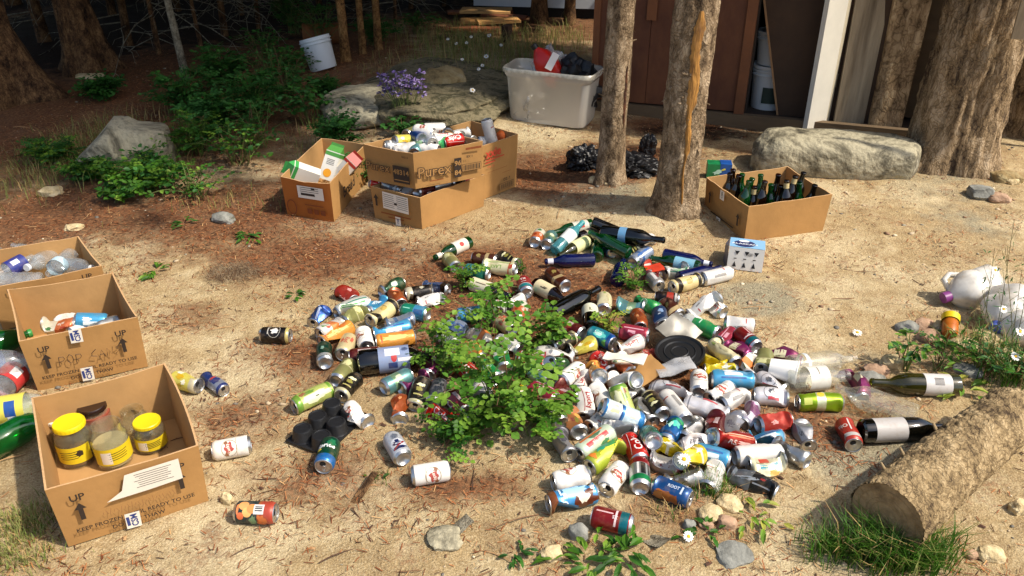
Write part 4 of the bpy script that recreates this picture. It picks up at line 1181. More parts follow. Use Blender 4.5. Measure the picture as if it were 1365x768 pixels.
# ================================================================ tote, bags, pails, jugs
tq = [(-.045, 5.075), (.452, 4.865), (.56, 5.12), (.05, 5.33)]
TOTE = glassmat('milky_plastic', 'f4f3ee', .60, 'd6d2c6', .25, nscale=1.5)
cx_ = sum(a[0] for a in tq) / 4; cy_ = sum(a[1] for a in tq) / 4
tote = thing('storage_tote', 'milky clear plastic storage tote left of the slimmer spruce', 'tote', (cx_, cy_, gz(cx_, cy_)))
def rrect(q, s, z, rr_=.18, n=6):
    """rounded loop through a quad scaled about its centre"""
    C_ = [Vector(((a[0] - cx_) * s, (a[1] - cy_) * s, z)) for a in q]
    out = []
    for i in range(4):
        a, b, c_ = C_[i - 1], C_[i], C_[(i + 1) % 4]
        for k_ in range(n + 1):
            t_ = k_ / n
            p0, p2 = b.lerp(a, rr_), b.lerp(c_, rr_)
            out.append(p0 * (1 - t_) ** 2 + b * 2 * t_ * (1 - t_) + p2 * t_ * t_)
    return out
loops = [rrect(tq, .80, .012), rrect(tq, .90, .0), rrect(tq, .93, .02), rrect(tq, 1.0, .27), rrect(tq, 1.01, .272), rrect(tq, 1.055, .29), rrect(tq, 1.07, .325)]
mb = MB(); nl = len(loops[0]); vs = [p for l in loops for p in l]
mb.add(vs, [(j * nl + i, j * nl + (i + 1) % nl, (j + 1) * nl + (i + 1) % nl, (j + 1) * nl + i) for j in range(len(loops) - 1) for i in range(nl)] + [tuple(range(nl - 1, -1, -1))], TOTE)
mb.build('tub', tote, smooth=True)
mb = MB(); l1, l2 = rrect(tq, 1.07, .318), rrect(tq, 1.10, .325)
vs = l1 + rrect(tq, 1.075, .332) + l2 + rrect(tq, 1.10, .305)
mb.add(vs, [(j * nl + i, j * nl + (i + 1) % nl, (j + 1) * nl + (i + 1) % nl, (j + 1) * nl + i) for j in range(3) for i in range(nl)], glassmat('milky_rim', 'e8e6dc', .48, 'e0dccc', .25)); mb.build('rim', tote, smooth=True)
def crumple(name, label, cat, c, size, m, seed, sub=4, amp=.35, group=None):
    mb = MB(); vs, fs = ico(sub); out = []
    for v in vs:
        q = v * 2.0 + Vector((seed * 3.7, seed, 2))
        d = 1 + amp * (abs(noise.noise(q)) * 1.6 - .4) + amp * .7 * (abs(noise.noise(q * 2.7)) - .25) + amp * .35 * noise.noise(q * 6)
        w = v * d
        if w.z < -.45: w.z = -.45 + (w.z + .45) * .1
        out.append(Vector((w.x * size[0], w.y * size[1], (w.z + .45) * size[2])))
    mb.add(out, fs, m); o = mb.build(name, None, smooth=True); o.location = c
    return tag(o, label, cat, group)
BLK = mat('black_bag_plastic', '101012', .4, bump=.9, bscale=26, spec=.4)
crumple('garbage_bag', 'black garbage bag showing left of the slimmer spruce trunk', 'bag', G(779, 222), (.10, .10, .08), BLK, 3, sub=5, amp=.28)
crumple('garbage_bag', 'black garbage bag between the two spruce trunks', 'bag', G(842, 228), (.15, .12, .065), BLK, 6, sub=5, amp=.28)
crumple('garbage_bag', 'small knotted black bag top behind the thicker spruce trunk', 'bag', G(862, 208) , (.05, .05, .09), BLK, 8, sub=5, amp=.28)
crumple('plastic_bag', 'black plastic bag stuffed in the right side of the tote', 'bag', (.40, 5.10, .12), (.15, .13, .20), BLK, 11)
crumple('plastic_bag', 'crinkled clear plastic bag at the back of the tote', 'bag', (.25, 5.2, .12), (.12, .10, .22), glassmat('clear_film', 'f0f0f0', .22, 'd8d8d8', .15), 13, amp=.5)
crumple('plastic_bag', 'clear plastic wrap filling the left side of the tote', 'bag', (.12, 5.10, .05), (.09, .085, .17), glassmat('clear_film2', 'f0f0f0', .3, 'd0ccc0', .2), 17, amp=.5)
RED = mat('red_plastic', 'b81a10', .35)
def jug(name, label, cap_p, base_p, r, m, capm, handle=False, cat='jug', rollz=0):
    """blow-moulded jug lying or leaning: lofted rounded-square body, cap and handle"""
    ax_ = (base_p - cap_p); L0 = ax_.length; ax_.normalize()
    s_ = ax_.cross(Vector((0, 0, 1))).normalized(); u_ = s_.cross(ax_)
    if rollz: s_, u_ = s_ * math.cos(rollz) + u_ * math.sin(rollz), u_ * math.cos(rollz) - s_ * math.sin(rollz)
    t = thing(name, label, cat, (0, 0, 0))
    prof = [(.0, .020), (.05, .020), (.10, .034), (.22, .062), (.36, .079), (.44, .082), (.60, .080), (.64, .077), (.68, .080), (.94, .080), (1.0, .068)]
    mb = MB(); n = 28; vs = []
    for (t_, r_) in prof:
        r_ = r_ / .08 * r
        e = 1.0 if t_ < .15 else .62
        for i in range(n):
            a = 2 * math.pi * i / n
            c_, s2 = math.cos(a), math.sin(a)
            c_ = math.copysign(abs(c_) ** e, c_); s2 = math.copysign(abs(s2) ** e, s2)
            dent = .004 * noise.noise(Vector((c_ * 2, s2 * 2, t_ * 5)))
            vs.append(cap_p + ax_ * (t_ * L0) + (s_ * c_ + u_ * s2) * (r_ + dent))
    mb.add(vs, [(j * n + i, j * n + (i + 1) % n, (j + 1) * n + (i + 1) % n, (j + 1) * n + i) for j in range(len(prof) - 1) for i in range(n)] + [tuple((len(prof) - 1) * n + i for i in range(n))], m)
    mb.build('jug_body', t, smooth=True)
    mb = MB(); mb.tube([cap_p - ax_ * .018, cap_p - ax_ * .016, cap_p + ax_ * .012], [.014, .0215, .0215], capm, n=18); mb.build('cap', t, smooth=True)
    if handle:
        mb = MB(); pts = [cap_p + ax_ * (L0 * .12) + u_ * r * .35, cap_p + ax_ * (L0 * .14) + u_ * r * 1.0, cap_p + ax_ * (L0 * .3) + u_ * r * 1.22, cap_p + ax_ * (L0 * .5) + u_ * r * .98]
        mb.tube(pts, [.010, .012, .012, .012], m, n=10); mb.build('handle', t, smooth=2)
    return t
jug('detergent_jug', 'red detergent jug with white label sticking out of the tote', Vector((.14, 5.14, .47)), Vector((.31, 5.12, .24)), .07, RED, mat('black_cap', '141414', .4), rollz=R(180))
mb = MB(); M = Matrix.Translation((.245, 5.055, .40)) @ Matrix.Rotation(R(62), 4, 'X') @ Matrix.Rotation(R(-28), 4, 'Z'); mb.box((-.022, -.055, 0), (.022, .055, .006), mat('label_white', 'd8d0c8', .5), M)
lb_ = mb.build('label_sticker'); lb_.parent = [o for o in COL.objects if o.name.startswith('detergent_jug')][0]
MILK = glassmat('milk_plastic', 'f4f0ea', .80, 'd4cfc4', .3)
jug('milk_jug', 'white milk jug with purple cap lying on the gravel at right', P(1262, 396, .045), P(1325, 377, .085), .070, MILK, mat('purple_cap', '7a3a78', .4), rollz=R(60), handle=True)
jug('milk_jug', 'white milk jug half hidden by weeds at the right edge', P(1328, 436, .05), P(1352, 398, .09), .072, MILK, mat('blue_cap', '4a5aa0', .4), rollz=R(-60))
jug('milk_jug', 'milky white jug behind the tall weeds, cut off by the right edge', P(1380, 455, .05), P(1352, 428, .07), .06, MILK, mat('lilac_cap', '9a86b8', .4), rollz=R(60))
def pail(label, base, r, h, m, lidm, tilt=(0, 0), bands=True, lid=True, print_=None):
    t = thing('bucket', label, 'bucket', base); t.rotation_euler = (tilt[0], tilt[1], 0)
    mb = MB(); prof = [(0, 0), (r * .86, 0), (r * .88, .006), (r * .97, h * .78), (r * 1.06, h * .79), (r * 1.06, h * .82), (r * .98, h * .83), (r * .98, h * .88), (r * 1.06, h * .89), (r * 1.06, h * .92), (r, h * .93), (r * 1.0, h)]
    if not lid: prof += [(r * .97, h), (r * .95, h * .9), (r * .83, .02), (0, .02)]
    mb.lathe(prof, 36, m); mb.build('pail_body', t, smooth=True)
    if lid:
        mb = MB(); mb.lathe([(r * 1.05, h * .95), (r * 1.07, h * .96), (r * 1.07, h * 1.02), (r * .98, h * 1.02), (r * .96, h * .99), (0, h * .99)], 36, lidm); mb.build('lid', t, smooth=True)
    mb = MB(); mb.tube([(r * 1.05 * math.cos(a), r * 1.05 * math.sin(a) * .9 - .02, h * .8 - .12 * math.sin(a) * (h / .3)) for a in [math.pi * (k / 12) + math.pi * 0 for k in range(13)]], .0022, mat('wire', '8a8a86', .4, metal=.8), n=5); mb.build('handle', t)
    if print_:
        mb = MB(); wrap(mb, rect2d(.14, .1), print_, r * .95, R(-90), h * .36, 0, .003); mb.build('printed_label', t)
    return t
WPL = mat('white_pail', 'd8dcdc', .4, var=.05)
pail('open white plastic bucket standing tilted in the bushes at upper left', G(432, 92), .115, .24, WPL, WPL, tilt=(R(-8), R(-14)), lid=False)
q = inv @ Vector((xo + .125, .27, .076))
pail('white lidded bucket standing lower in the shed doorway', q, .115, .27, WPL, WPL, print_=mat('pail_print', '2a3c34', .5))
pail('second white bucket stacked on the lidded one inside the shed', q + Vector((0, 0, .277)), .115, .20, WPL, WPL)
g = G(432, 60)
t = thing('log_piece', 'orange sawn log piece lying behind the white bucket', 'log', g)
mb = MB(); mb.tube([(-.17, 0, .09), (.17, .05, .09)], .09, mat('orange_log', '8a5426', .8, var=.5, vscale=18), n=20); mb.build('bark', t, smooth=True)
mb = MB(); mb.tube([(.1705, .05, .09), (.176, .051, .09)], .084, mat('orange_cut', 'b87a3c', .8, var=.3), n=20); mb.build('cut_end', t)
# ================================================================ cans, bottles and other empties
ALU = mat('aluminium', 'c4c4c2', .28, metal=.92, bump=.04, bscale=120)
ALUD = mat('aluminium_dull', 'b4b0a4', .38, metal=.85)
HOLE = mat('can_opening', '0a0908', .9)
PR = {'can': (.0296, .109), 'tall': (.0300, .143), 'slim': (.0242, .121), 'mini': (.0242, .095)}
WHT, RD, MAR = 'e6e2da', 'b8281c', '7c1f26'
# design: short noun, base colour, metallic share, bands [(from, to, colour)], marks
def T(s, c, size, u=0., v=.5, rot=0, b=.02): return ('t', s, c, size, u, v, rot, b)
def O(c, w, h, u=0., v=.5): return ('o', c, w, h, u, v)
def Q(c, w, h, u=0., v=.5, rot=0): return ('q', c, w, h, u, v, rot)
def K(c, w, h, u=0., v=.5, s=1): return ('k', c, w, h, u, v, s)
EMB = [K('a84a40', .036, .030, 0, .56, 2), T('Lucky', 'f0e0d0', .0125, 0, .57, 12, .03), K('8c5a3c', .014, .012, .62, .62, 4), K('8c5a3c', .014, .012, -.62, .62, 5), ('g', '9a8a6a', .052, .05, 0, .54), Q('b8a888', .06, .0012, 0, .36)]
D = {
 'lucky': ('white beer can with red crest', WHT, 0, [(.07, .09, 'b09a80'), (.88, .90, 'b09a80')], EMB + [m[:4] + (m[4] + 3.14,) + m[5:] if m[0] in 'okg' else (m[:4] + (m[4] + 3.14,) + m[5:]) for m in EMB[:2]]),
 'white': ('plain white can', 'dedbd4', .15, [(.06, .075, 'a8a6a0')], [Q('8a8a88', .012, .05, .5, .5), Q('b04038', .02, .004, -.4, .7)]),
 'redwhite': ('white can with red script', WHT, 0, [(.05, .08, 'b03a30')], [T('Lucky', 'b03028', .022, 0, .5, 90, .03), Q('b03028', .002, .09, .5, .5), K('b03028', .02, .03, 2.6, .5, 3)]),
 'silver': ('bare silver can', 'b8b8b4', .8, [], [Q('6a7078', .03, .02, .2, .55), Q('d8d8d4', .05, .01, 0, .75)]),
 'silvergrey': ('grey and silver can', 'a2a0a2', .6, [(.1, .16, '6c6a70')], [K('54525a', .03, .04, 0, .5, 6)]),
 'sprite': ('dark green soda can with blue band', '0c4a34', .45, [(.74, .93, '1f6fb4')], [T('Sprite', 'e8ecea', .024, 0, .42, 180, .04), O('d8c83a', .016, .012, .55, .58), K('1c6a44', .03, .03, -.5, .3, 3)]),
 'pabst': ('silver beer can with blue ribbon', 'c2c6cc', .35, [], [O('c8ccd4', .05, .05, 0, .38), K('17224e', .040, .016, 0, .22, 1), Q('17224e', .012, .03, 0, .42), K('1c2450', .034, .020, 0, .38, 3), Q('8c1c28', .05, .006, 0, .31, 35), T('BLUE', 'dfe3ea', .008, 0, .38, 0)]),
 'peach': ('peach pictured juice can', '1c3234', .1, [(.60, .66, 'a85830'), (.66, .93, 'a8402e')], [O('e0824a', .030, .032, -.1, .12), O('eaa060', .026, .03, -.5, .26), O('f0b468', .026, .028, .15, .36), O('e89050', .026, .03, -.2, .47), O('d86a3c', .02, .02, .5, .2), K('6a8a60', .04, .022, 1.0, .50, 2), K('c8682c', .04, .026, 1.0, .72, 5), Q('e6e2dc', .026, .03, -.15, .64), Q('303434', .003, .022, -.35, .64), Q('303434', .003, .022, -.2, .64), Q('303434', .003, .022, -.02, .64)]),
 'energyblue': ('slim blue and silver can', '2a3f7c', .5, [(.45, .9, '9aa2b4')], [K('1a2c66', .03, .04, 0, .6, 1), Q('b03030', .02, .008, 0, .5)]),
 'yellowpat': ('yellow patterned can', 'd8cc5a', .2, [(.8, .93, 'c8c0a0')], [K('c8a018', .022, .03, 0, .4, 1), K('f0ecd0', .016, .02, .5, .6, 2), K('f0ecd0', .014, .03, -.6, .3, 3), K('a88a20', .012, .02, .9, .5, 4)]),
 'blackstar': ('black can with white oval badge', '14110f', .2, [(.90, .96, 'b8a868')], [('g', 'c8c4b8', .056, .050, 0, .5), K('d8d6d0', .022, .03, 0, .52, 2), Q('b8b4aa', .03, .004, 0, .3)]),
 'limegreen': ('tall pale green can', 'b4c068', .25, [(.05, .14, '6c9a34'), (.84, .96, '6c9a34')], [K('5c8030', .012, .04, .5, .6, 3), K('e4e4b8', .03, .08, -.3, .5, 2), K('3a4a28', .006, .014, -.2, .45, 5), K('8a5a3c', .012, .02, .6, .75, 2)]),
 'palegold': ('pale olive gold can', '9a9a60', .5, [(.55, .6, 'd0cc98')], [K('c8c890', .03, .03, 0, .7, 2)]),
 'blackgold': ('black can with gold print', '17150f', .2, [(.02, .07, 'b0aa90'), (.9, .96, 'c0b890')], [K('8a8440', .02, .02, 0, .5, 2), Q('a8a060', .03, .006, 0, .7), K('e0dcb0', .03, .012, 0, .35, 1)]),
 'bluecan': ('glossy blue can', '1c4c96', .55, [(.85, .96, '2a6cb8')], [Q('c0c8d4', .004, .07, .2, .5), K('a0b4d0', .010, .06, -.1, .5, 3), Q('14305c', .02, .08, .8, .5)]),
 'redplain': ('plain red can', 'a02a18', .35, [], [K('d89890', .012, .022, 0, .5, 3), T('Coke', 'd8a8a0', .02, 1.5, .5, 90)]),
 'cola': ('bright red cola can', 'c01a14', .35, [], [T('Cola', 'ece0dc', .034, 0, .5, 90, .02), Q('e8d8d4', .0015, .1, .7, .5, 8), Q('e8d8d4', .0015, .1, -.75, .5, -8), T('Cola', 'ece0dc', .034, 3.1, .5, 90, .02)]),
 'darkcola': ('dark red soda can', '5a1414', .4, [], [Q('b8a0a0', .014, .05, .3, .5), K('8a2020', .03, .05, -.4, .5, 2), Q('d0c0b8', .018, .03, -.9, .5)]),
 'redteal': ('red can with teal end', '8e1c1e', .5, [(.02, .30, '167078')], [Q('e0c8c8', .05, .006, 0, .40), Q('d8b0b0', .004, .05, .3, .68), T('XS', 'e0d0d0', .012, 0, .42, 90)]),
 'bluebrown': ('tall blue can with brown cream splash', '3c8cc4', .3, [(.84, .95, '7c4420')], [K('5a2814', .05, .06, -.9, .30, 2), K('e8e0c8', .03, .03, -.6, .34, 4), K('e8f0f4', .024, .03, .3, .12, 5), K('a8d4ec', .03, .07, .2, .5, 3), T('FLO', 'dfeaf2', .022, -.5, .72, 180, .03), Q('dfeaf2', .03, .004, .5, .76)]),
 'rootbeer': ('blue and copper brown can', '1c4e86', .35, [(.02, .10, '20406c')], [K('a05c24', .038, .06, .7, .42, 2), K('b87434', .03, .05, .9, .24, 4), K('8a4818', .03, .03, .75, .66, 5), Q('c8d4e0', .022, .006, -.4, .78), T('ROOT', 'd0dce8', .012, -.5, .55, 90)]),
 'tealmint': ('teal green can', '12705c', .45, [(.6, .93, '2a8a90')], [Q('b8dccc', .02, .002, 0, .62), Q('b8dccc', .016, .002, 0, .57), T('clear', 'b0e0cc', .009, 0, .5, 20), K('0c5840', .04, .03, .6, .3, 2)]),
 'arizona': ('tall aqua can with red banner', 'b8c8b0', .1, [(.02, .06, 'a0a098')], [Q('c83a40', .014, .075, .1, .52), K('3a7a4a', .02, .03, -.5, .4, 2), K('e0d0a0', .014, .05, -.2, .5, 4), K('e8c838', .014, .014, -.9, .3, 5), K('386a50', .014, .04, .6, .5, 6), Q('c86428', .008, .08, .9, .55), K('4858a0', .012, .02, -.8, .7, 3), T('ICED TEA', 'e8d8d0', .010, .1, .52, 90)]),
 'citrus': ('tall lime and orange citrus can', 'a8b838', .25, [], [K('3c8a4a', .04, .05, .3, .3, 2), K('e0d84a', .03, .08, -.4, .5, 4), K('e08030', .03, .03, .3, .85, 5), K('2a9a7a', .024, .04, .5, .55, 3), K('e08030', .02, .03, -.2, .1, 7)]),
 'bluewhite': ('tall blue and white can', '2c78b4', .3, [(.10, .42, 'dfe8ea'), (.5, .84, 'cfe4ee'), (.42, .46, '1c4c84')], [K('e8e8a0', .024, .03, 0, .27, 2), K('f0ecc0', .02, .03, 0, .68, 3)]),
 'bluegreen': ('blue can with green swirl', '1a62a0', .5, [(.1, .2, '14406c'), (.75, .9, '2a9a70')], [K('4ac0a8', .03, .03, 0, .6, 2), K('a8dcc8', .014, .03, -.4, .5, 4), K('2a8a50', .02, .03, .5, .8, 5)]),
 'tealblue': ('turquoise can with blue rim', '1b8aa0', .45, [(.8, .95, '1c58a0')], [K('54c0b8', .03, .05, 0, .5, 2), K('c0e8dc', .012, .04, 0, .45, 4), K('3a9a48', .03, .03, .7, .8, 5), Q('e0f0ec', .008, .03, -.2, .4)]),
 'bigred': ('tall dark red energy can', 'a01c10', .55, [(.02, .06, '7a2a18')], [K('d07a54', .006, .11, .1, .5, 3), T('RS', 'c8b0a8', .026, .8, .35, 90), K('c8a098', .012, .05, .7, .7, 4), Q('e0b090', .003, .1, -.1, .5)]),
 'crimson': ('crimson can', 'a42c44', .35, [(.02, .08, 'c09098')], [Q('d8a0ac', .012, .03, 0, .55), Q('d8a0ac', .004, .08, .5, .5)]),
 'maroonlabel': ('magenta can with cream label', '7c2458', .45, [(.02, .05, 'a880a0')], [Q('d8d4b0', .040, .034, 0, .55), K('5a1440', .02, .05, 1., .5, 2), Q('4a1038', .006, .1, -.9, .5), Q('d8d4b0', .03, .03, 2.6, .55)]),
 'yellow': ('bright yellow can', 'd8c022', .3, [(.3, .38, 'e4e0c8')], [K('e8e4d0', .02, .04, 0, .35, 2), K('b89808', .02, .05, .8, .6, 4), Q('60603a', .003, .03, -.4, .5)]),
 'cream': ('tall cream can', 'd8d0a8', .2, [(.02, .06, '8c8a70')], [K('8a9a54', .012, .02, 0, .8, 2), K('b8b088', .012, .05, .4, .5, 4)]),
 'creamblack': ('cream can with black bands', 'd6c48c', .15, [(.02, .2, '1a1814'), (.74, .90, '23201a')], [K('b89c50', .02, .03, 0, .5, 2), Q('7a6a3c', .02, .003, .2, .4)]),
 'tallgreenstripe': ('tall white can with green stripes', 'd4d6cc', .35, [(.02, .08, '2c6c48')], [Q('3a9a48', .006, .09, .1, .45), Q('2c7c6a', .005, .1, -.4, .5), Q('3a9a48', .004, .07, .5, .4)]),
 'amber': ('orange brown can', 'a04c22', .4, [(.05, .12, '4c4638')], [K('6c2c14', .02, .04, 0, .5, 2), K('d09060', .012, .02, .4, .6, 4)]),
 'greenwhite': ('dark green can with white splash', '14462c', .35, [], [K('c8d8c4', .02, .04, 0, .5, 2), K('8ab890', .014, .03, .5, .4, 5)]),
 'greenblue': ('can half green, half sky blue', '1c8a6c', .35, [(.02, .5, '4a98c0')], [Q('8ad0b8', .004, .05, 0, .75), Q('2a5a8c', .02, .04, -.3, .3)]),
 'skyblue': ('sky blue can', '4aa0cc', .35, [(.02, .08, 'c8ccd0')], [Q('e0ecf0', .014, .05, 0, .5), Q('2c5c9c', .006, .07, .5, .5), K('e0ecf0', .016, .03, -.5, .4, 3)]),
 'orange': ('tall orange can', 'd8923a', .2, [(.02, .07, 'b8b0a0')], [K('f0d080', .02, .09, 0, .5, 2), Q('b83a28', .03, .005, 0, .85), K('c86a2c', .014, .03, .5, .3, 5)]),
 'orangewhite': ('orange and white can', 'd8d0c4', .15, [(.3, .6, 'd87c3c')], [K('b84a38', .012, .02, 0, .7, 2), Q('5c8a54', .012, .03, .5, .75)]),
 'creamred': ('cream can with red script', 'd4c494', .3, [(.02, .07, 'b8b0a0')], [T('Red', 'b04838', .022, 0, .5, 90), K('b85a44', .012, .03, .5, .5, 3), K('b85a44', .012, .03, -.6, .4, 6)]),
 'darkgreensilver': ('dark green can with silver base', '123c2e', .4, [(.02, .30, 'b0b4b4')], [K('7a9a8a', .012, .02, 0, .6, 2)]),
 'tealsilver': ('silvery teal can', '6aa0a0', .6, [(.3, .6, '8ab088')], [K('c8d0b0', .02, .03, 0, .5, 2)]),
 'browncan': ('brown can with cream label', '4e2414', .4, [(.30, .44, 'c0a878'), (.02, .05, 'c0bcb0')], [K('8a7a40', .02, .02, 0, .7, 2)]),
 'redblue': ('small red can with teal foot', 'a02428', .4, [(.02, .32, '1c8c94'), (.32, .36, 'd8d8d0')], [T('TX', 'e8dcd8', .018, 0, .66, 0, .03), Q('e8dcd8', .02, .003, 0, .48)]),
 'redcream': ('tan and white can with red print', 'c4683c', .3, [(.55, .95, 'dcd8c4')], [T('ale', 'e0d0c0', .020, .3, .4, 90), K('3a6a3c', .02, .02, -.2, .75, 2), K('8c3018', .012, .03, -.5, .3, 4)]),
 'creamgreen': ('tall cream can with green lettering', 'd8d2a8', .2, [(.02, .05, '9a9888'), (.16, .2, 'c85a34')], [T('LAKE', '7c9a4c', .022, 0, .58, 90), O('b03a20', .02, .024, .1, .12), Q('8aa85c', .004, .09, .7, .5)]),
 'greycan': ('dull grey can', '8a8c90', .6, [], [K('5c6066', .02, .05, 0, .5, 2), T('S', '303236', .03, .2, .6, 90)]),
 'bluesilver': ('light blue and silver can', 'a0aec4', .55, [(.3, .42, '4a74b0')], [Q('3a64a4', .008, .08, 0, .5), Q('dce4ee', .008, .1, .4, .5)]),
 'blueredsilver': ('blue silver and red slim can', '5a7cb0', .55, [(.7, .9, 'b87c80')], [Q('223c8c', .014, .08, 0, .4), K('b83030', .012, .03, 0, .7, 2)]),
 'navy': ('navy blue can', '28446c', .5, [(.8, .93, '8494a4')], [K('7a94b4', .02, .03, 0, .4, 2), Q('c0ccd8', .012, .004, .3, .6)]),
 'green': ('bright green can', '1c8a44', .35, [], [('g', 'c0d8c4', .03, .03, 0, .5), K('d0e0d0', .014, .012, 0, .5, 2)]),
 'greentail': ('green can with white end', '2c9a54', .35, [(.7, .96, 'd8dcd4')], [Q('c8e0cc', .02, .004, 0, .5), K('e0e8e0', .014, .03, .4, .65, 2)]),
 'redband': ('black can with red band', '1c1210', .3, [(.25, .52, 'b03a2c'), (.02, .2, 'c4c0b8')], []),
 'greymaroon': ('grey and maroon striped can', 'a8a4a0', .5, [(.02, .28, '7c4454')], [Q('d0ccc8', .012, .06, 0, .6), Q('7a7874', .006, .06, .5, .6), Q('6c1c28', .01, .03, -.5, .6)]),
 'limebig': ('glossy lime green can', '8aac1c', .55, [(.42, .62, 'd8dcb0')], [O('e0c030', .02, .02, .2, .52), Q('c0c860', .022, .026, -.6, .82), K('5c7c10', .012, .12, 1., .5, 2)]),
 'crest': ('white can with grey crest', 'dcdadc', .3, [(.05, .08, '8a8a90'), (.88, .91, '8a8a90')], [('g', '3c4248', .05, .058, 0, .5), K('50545c', .022, .026, 0, .5, 2), Q('c04850', .01, .04, -.75, .45), K('50545c', .02, .024, 2.2, .5, 3)]),
 'redgrey': ('red white can with silver base', 'b83a2c', .3, [(.02, .1, 'c8c4bc'), (.75, .92, 'd0ccc4')], [T('Old', 'e0d0c0', .02, .3, .45, 0), Q('e0d0c8', .004, .06, -.4, .4)]),
 'multicolor': ('cream teal and red can', 'c8c4a4', .2, [(.02, .06, '9a9890')], [Q('2a90a4', .016, .06, .2, .5), Q('b84030', .014, .03, .9, .6), K('d8a040', .02, .04, -.6, .4, 2), Q('8a8468', .004, .08, .6, .5)]),
 'blacksilver': ('crumpled black and silver can', '1c1e22', .45, [(.5, .9, '6c7278')], [K('a0a8b0', .02, .05, 0, .6, 2), K('a02a24', .008, .012, .2, .3, 3), Q('8a9098', .004, .04, -.4, .3)]),
 'purplewhite': ('white can with purple shoulder', 'b8b0bc', .3, [(.3, .9, '7c4a70')], []),
 'bluebronze': ('blue and black can', '35507c', .4, [(.02, .3, '15130f')], [Q('a89468', .03, .004, 0, .6), Q('7c90b0', .05, .01, 0, .75)]),
 'blacksnap': ('black can with cream end', '181410', .25, [(.75, .93, 'c8c0a4')], [K('b0ac98', .012, .02, 0, .4, 2)]),
 'orangepurple': ('orange and purple fruit can', 'b8784a', .25, [(.02, .3, '4c3a54')], [K('8a9a3c', .02, .03, 0, .5, 2), K('d8a050', .02, .03, .5, .7, 4), K('8c3a44', .02, .02, -.5, .6, 5)]),
 'pinkcan': ('pink can', 'c43c5c', .3, [(.4, .5, 'd8a0a8')], [K('e08090', .016, .03, 0, .6, 2)]),
 'redsilvergreen': ('silver can with red top, green foot', 'b8bcb8', .7, [(.02, .28, '1fa35c'), (.72, .96, 'a81c24')], [Q('17191c', .014, .05, .1, .5), Q('2c3034', .007, .05, .7, .5), Q('e8e8e4', .006, .05, -.4, .5)]),
}
MESHES = {}
def crushfn(seed, L, r, amt):
    """dents as flat facets pressed into the wall, so the creases between them stay sharp"""
    rr = random.Random(seed)
    nf = rr.choice((3, 4, 5)) if amt > .5 else 2
    F_ = []
    a = rr.uniform(0, 6.28)
    for i in range(nf):
        a += rr.uniform(1.2, 3.2); tz = rr.uniform(-.6, .6); z0 = L * rr.uniform(.3, .7)
        d = Vector((math.cos(a), math.sin(a), tz)).normalized()
        F_.append((d, z0, r * (rr.uniform(.38, .78) if amt > .5 else rr.uniform(.78, .93))))
    bend = rr.uniform(-.35, .35) * amt; bd = rr.uniform(0, 6.28)
    def fn(p):
        p = Vector(p); z_ = p.z
        endk = min(1, max(0, (z_ / L - .05) / .10)) * min(1, max(0, (.94 - z_ / L) / .10))
        q = p.copy()
        for (d, z0, lim) in F_:
            e = (q - Vector((0, 0, z0))).dot(d) - lim
            if e > 0:
                rd = Vector((d.x, d.y, 0)); q = q - rd * (e * .92)
                s_ = Vector((-d.y, d.x, 0)); q = q + s_ * (q.dot(s_) * .10)
        p = p.lerp(q, endk)
        nz_ = noise.noise(Vector((p.x * 55, p.y * 55, z_ * 45 + seed)))
        p = p + Vector((p.x, p.y, 0)) * (nz_ * .10 * amt * endk)
        k_ = bend * (z_ - L / 2) ** 2 / L * 2.2
        p.x += math.cos(bd) * k_; p.y += math.sin(bd) * k_
        return p
    return fn
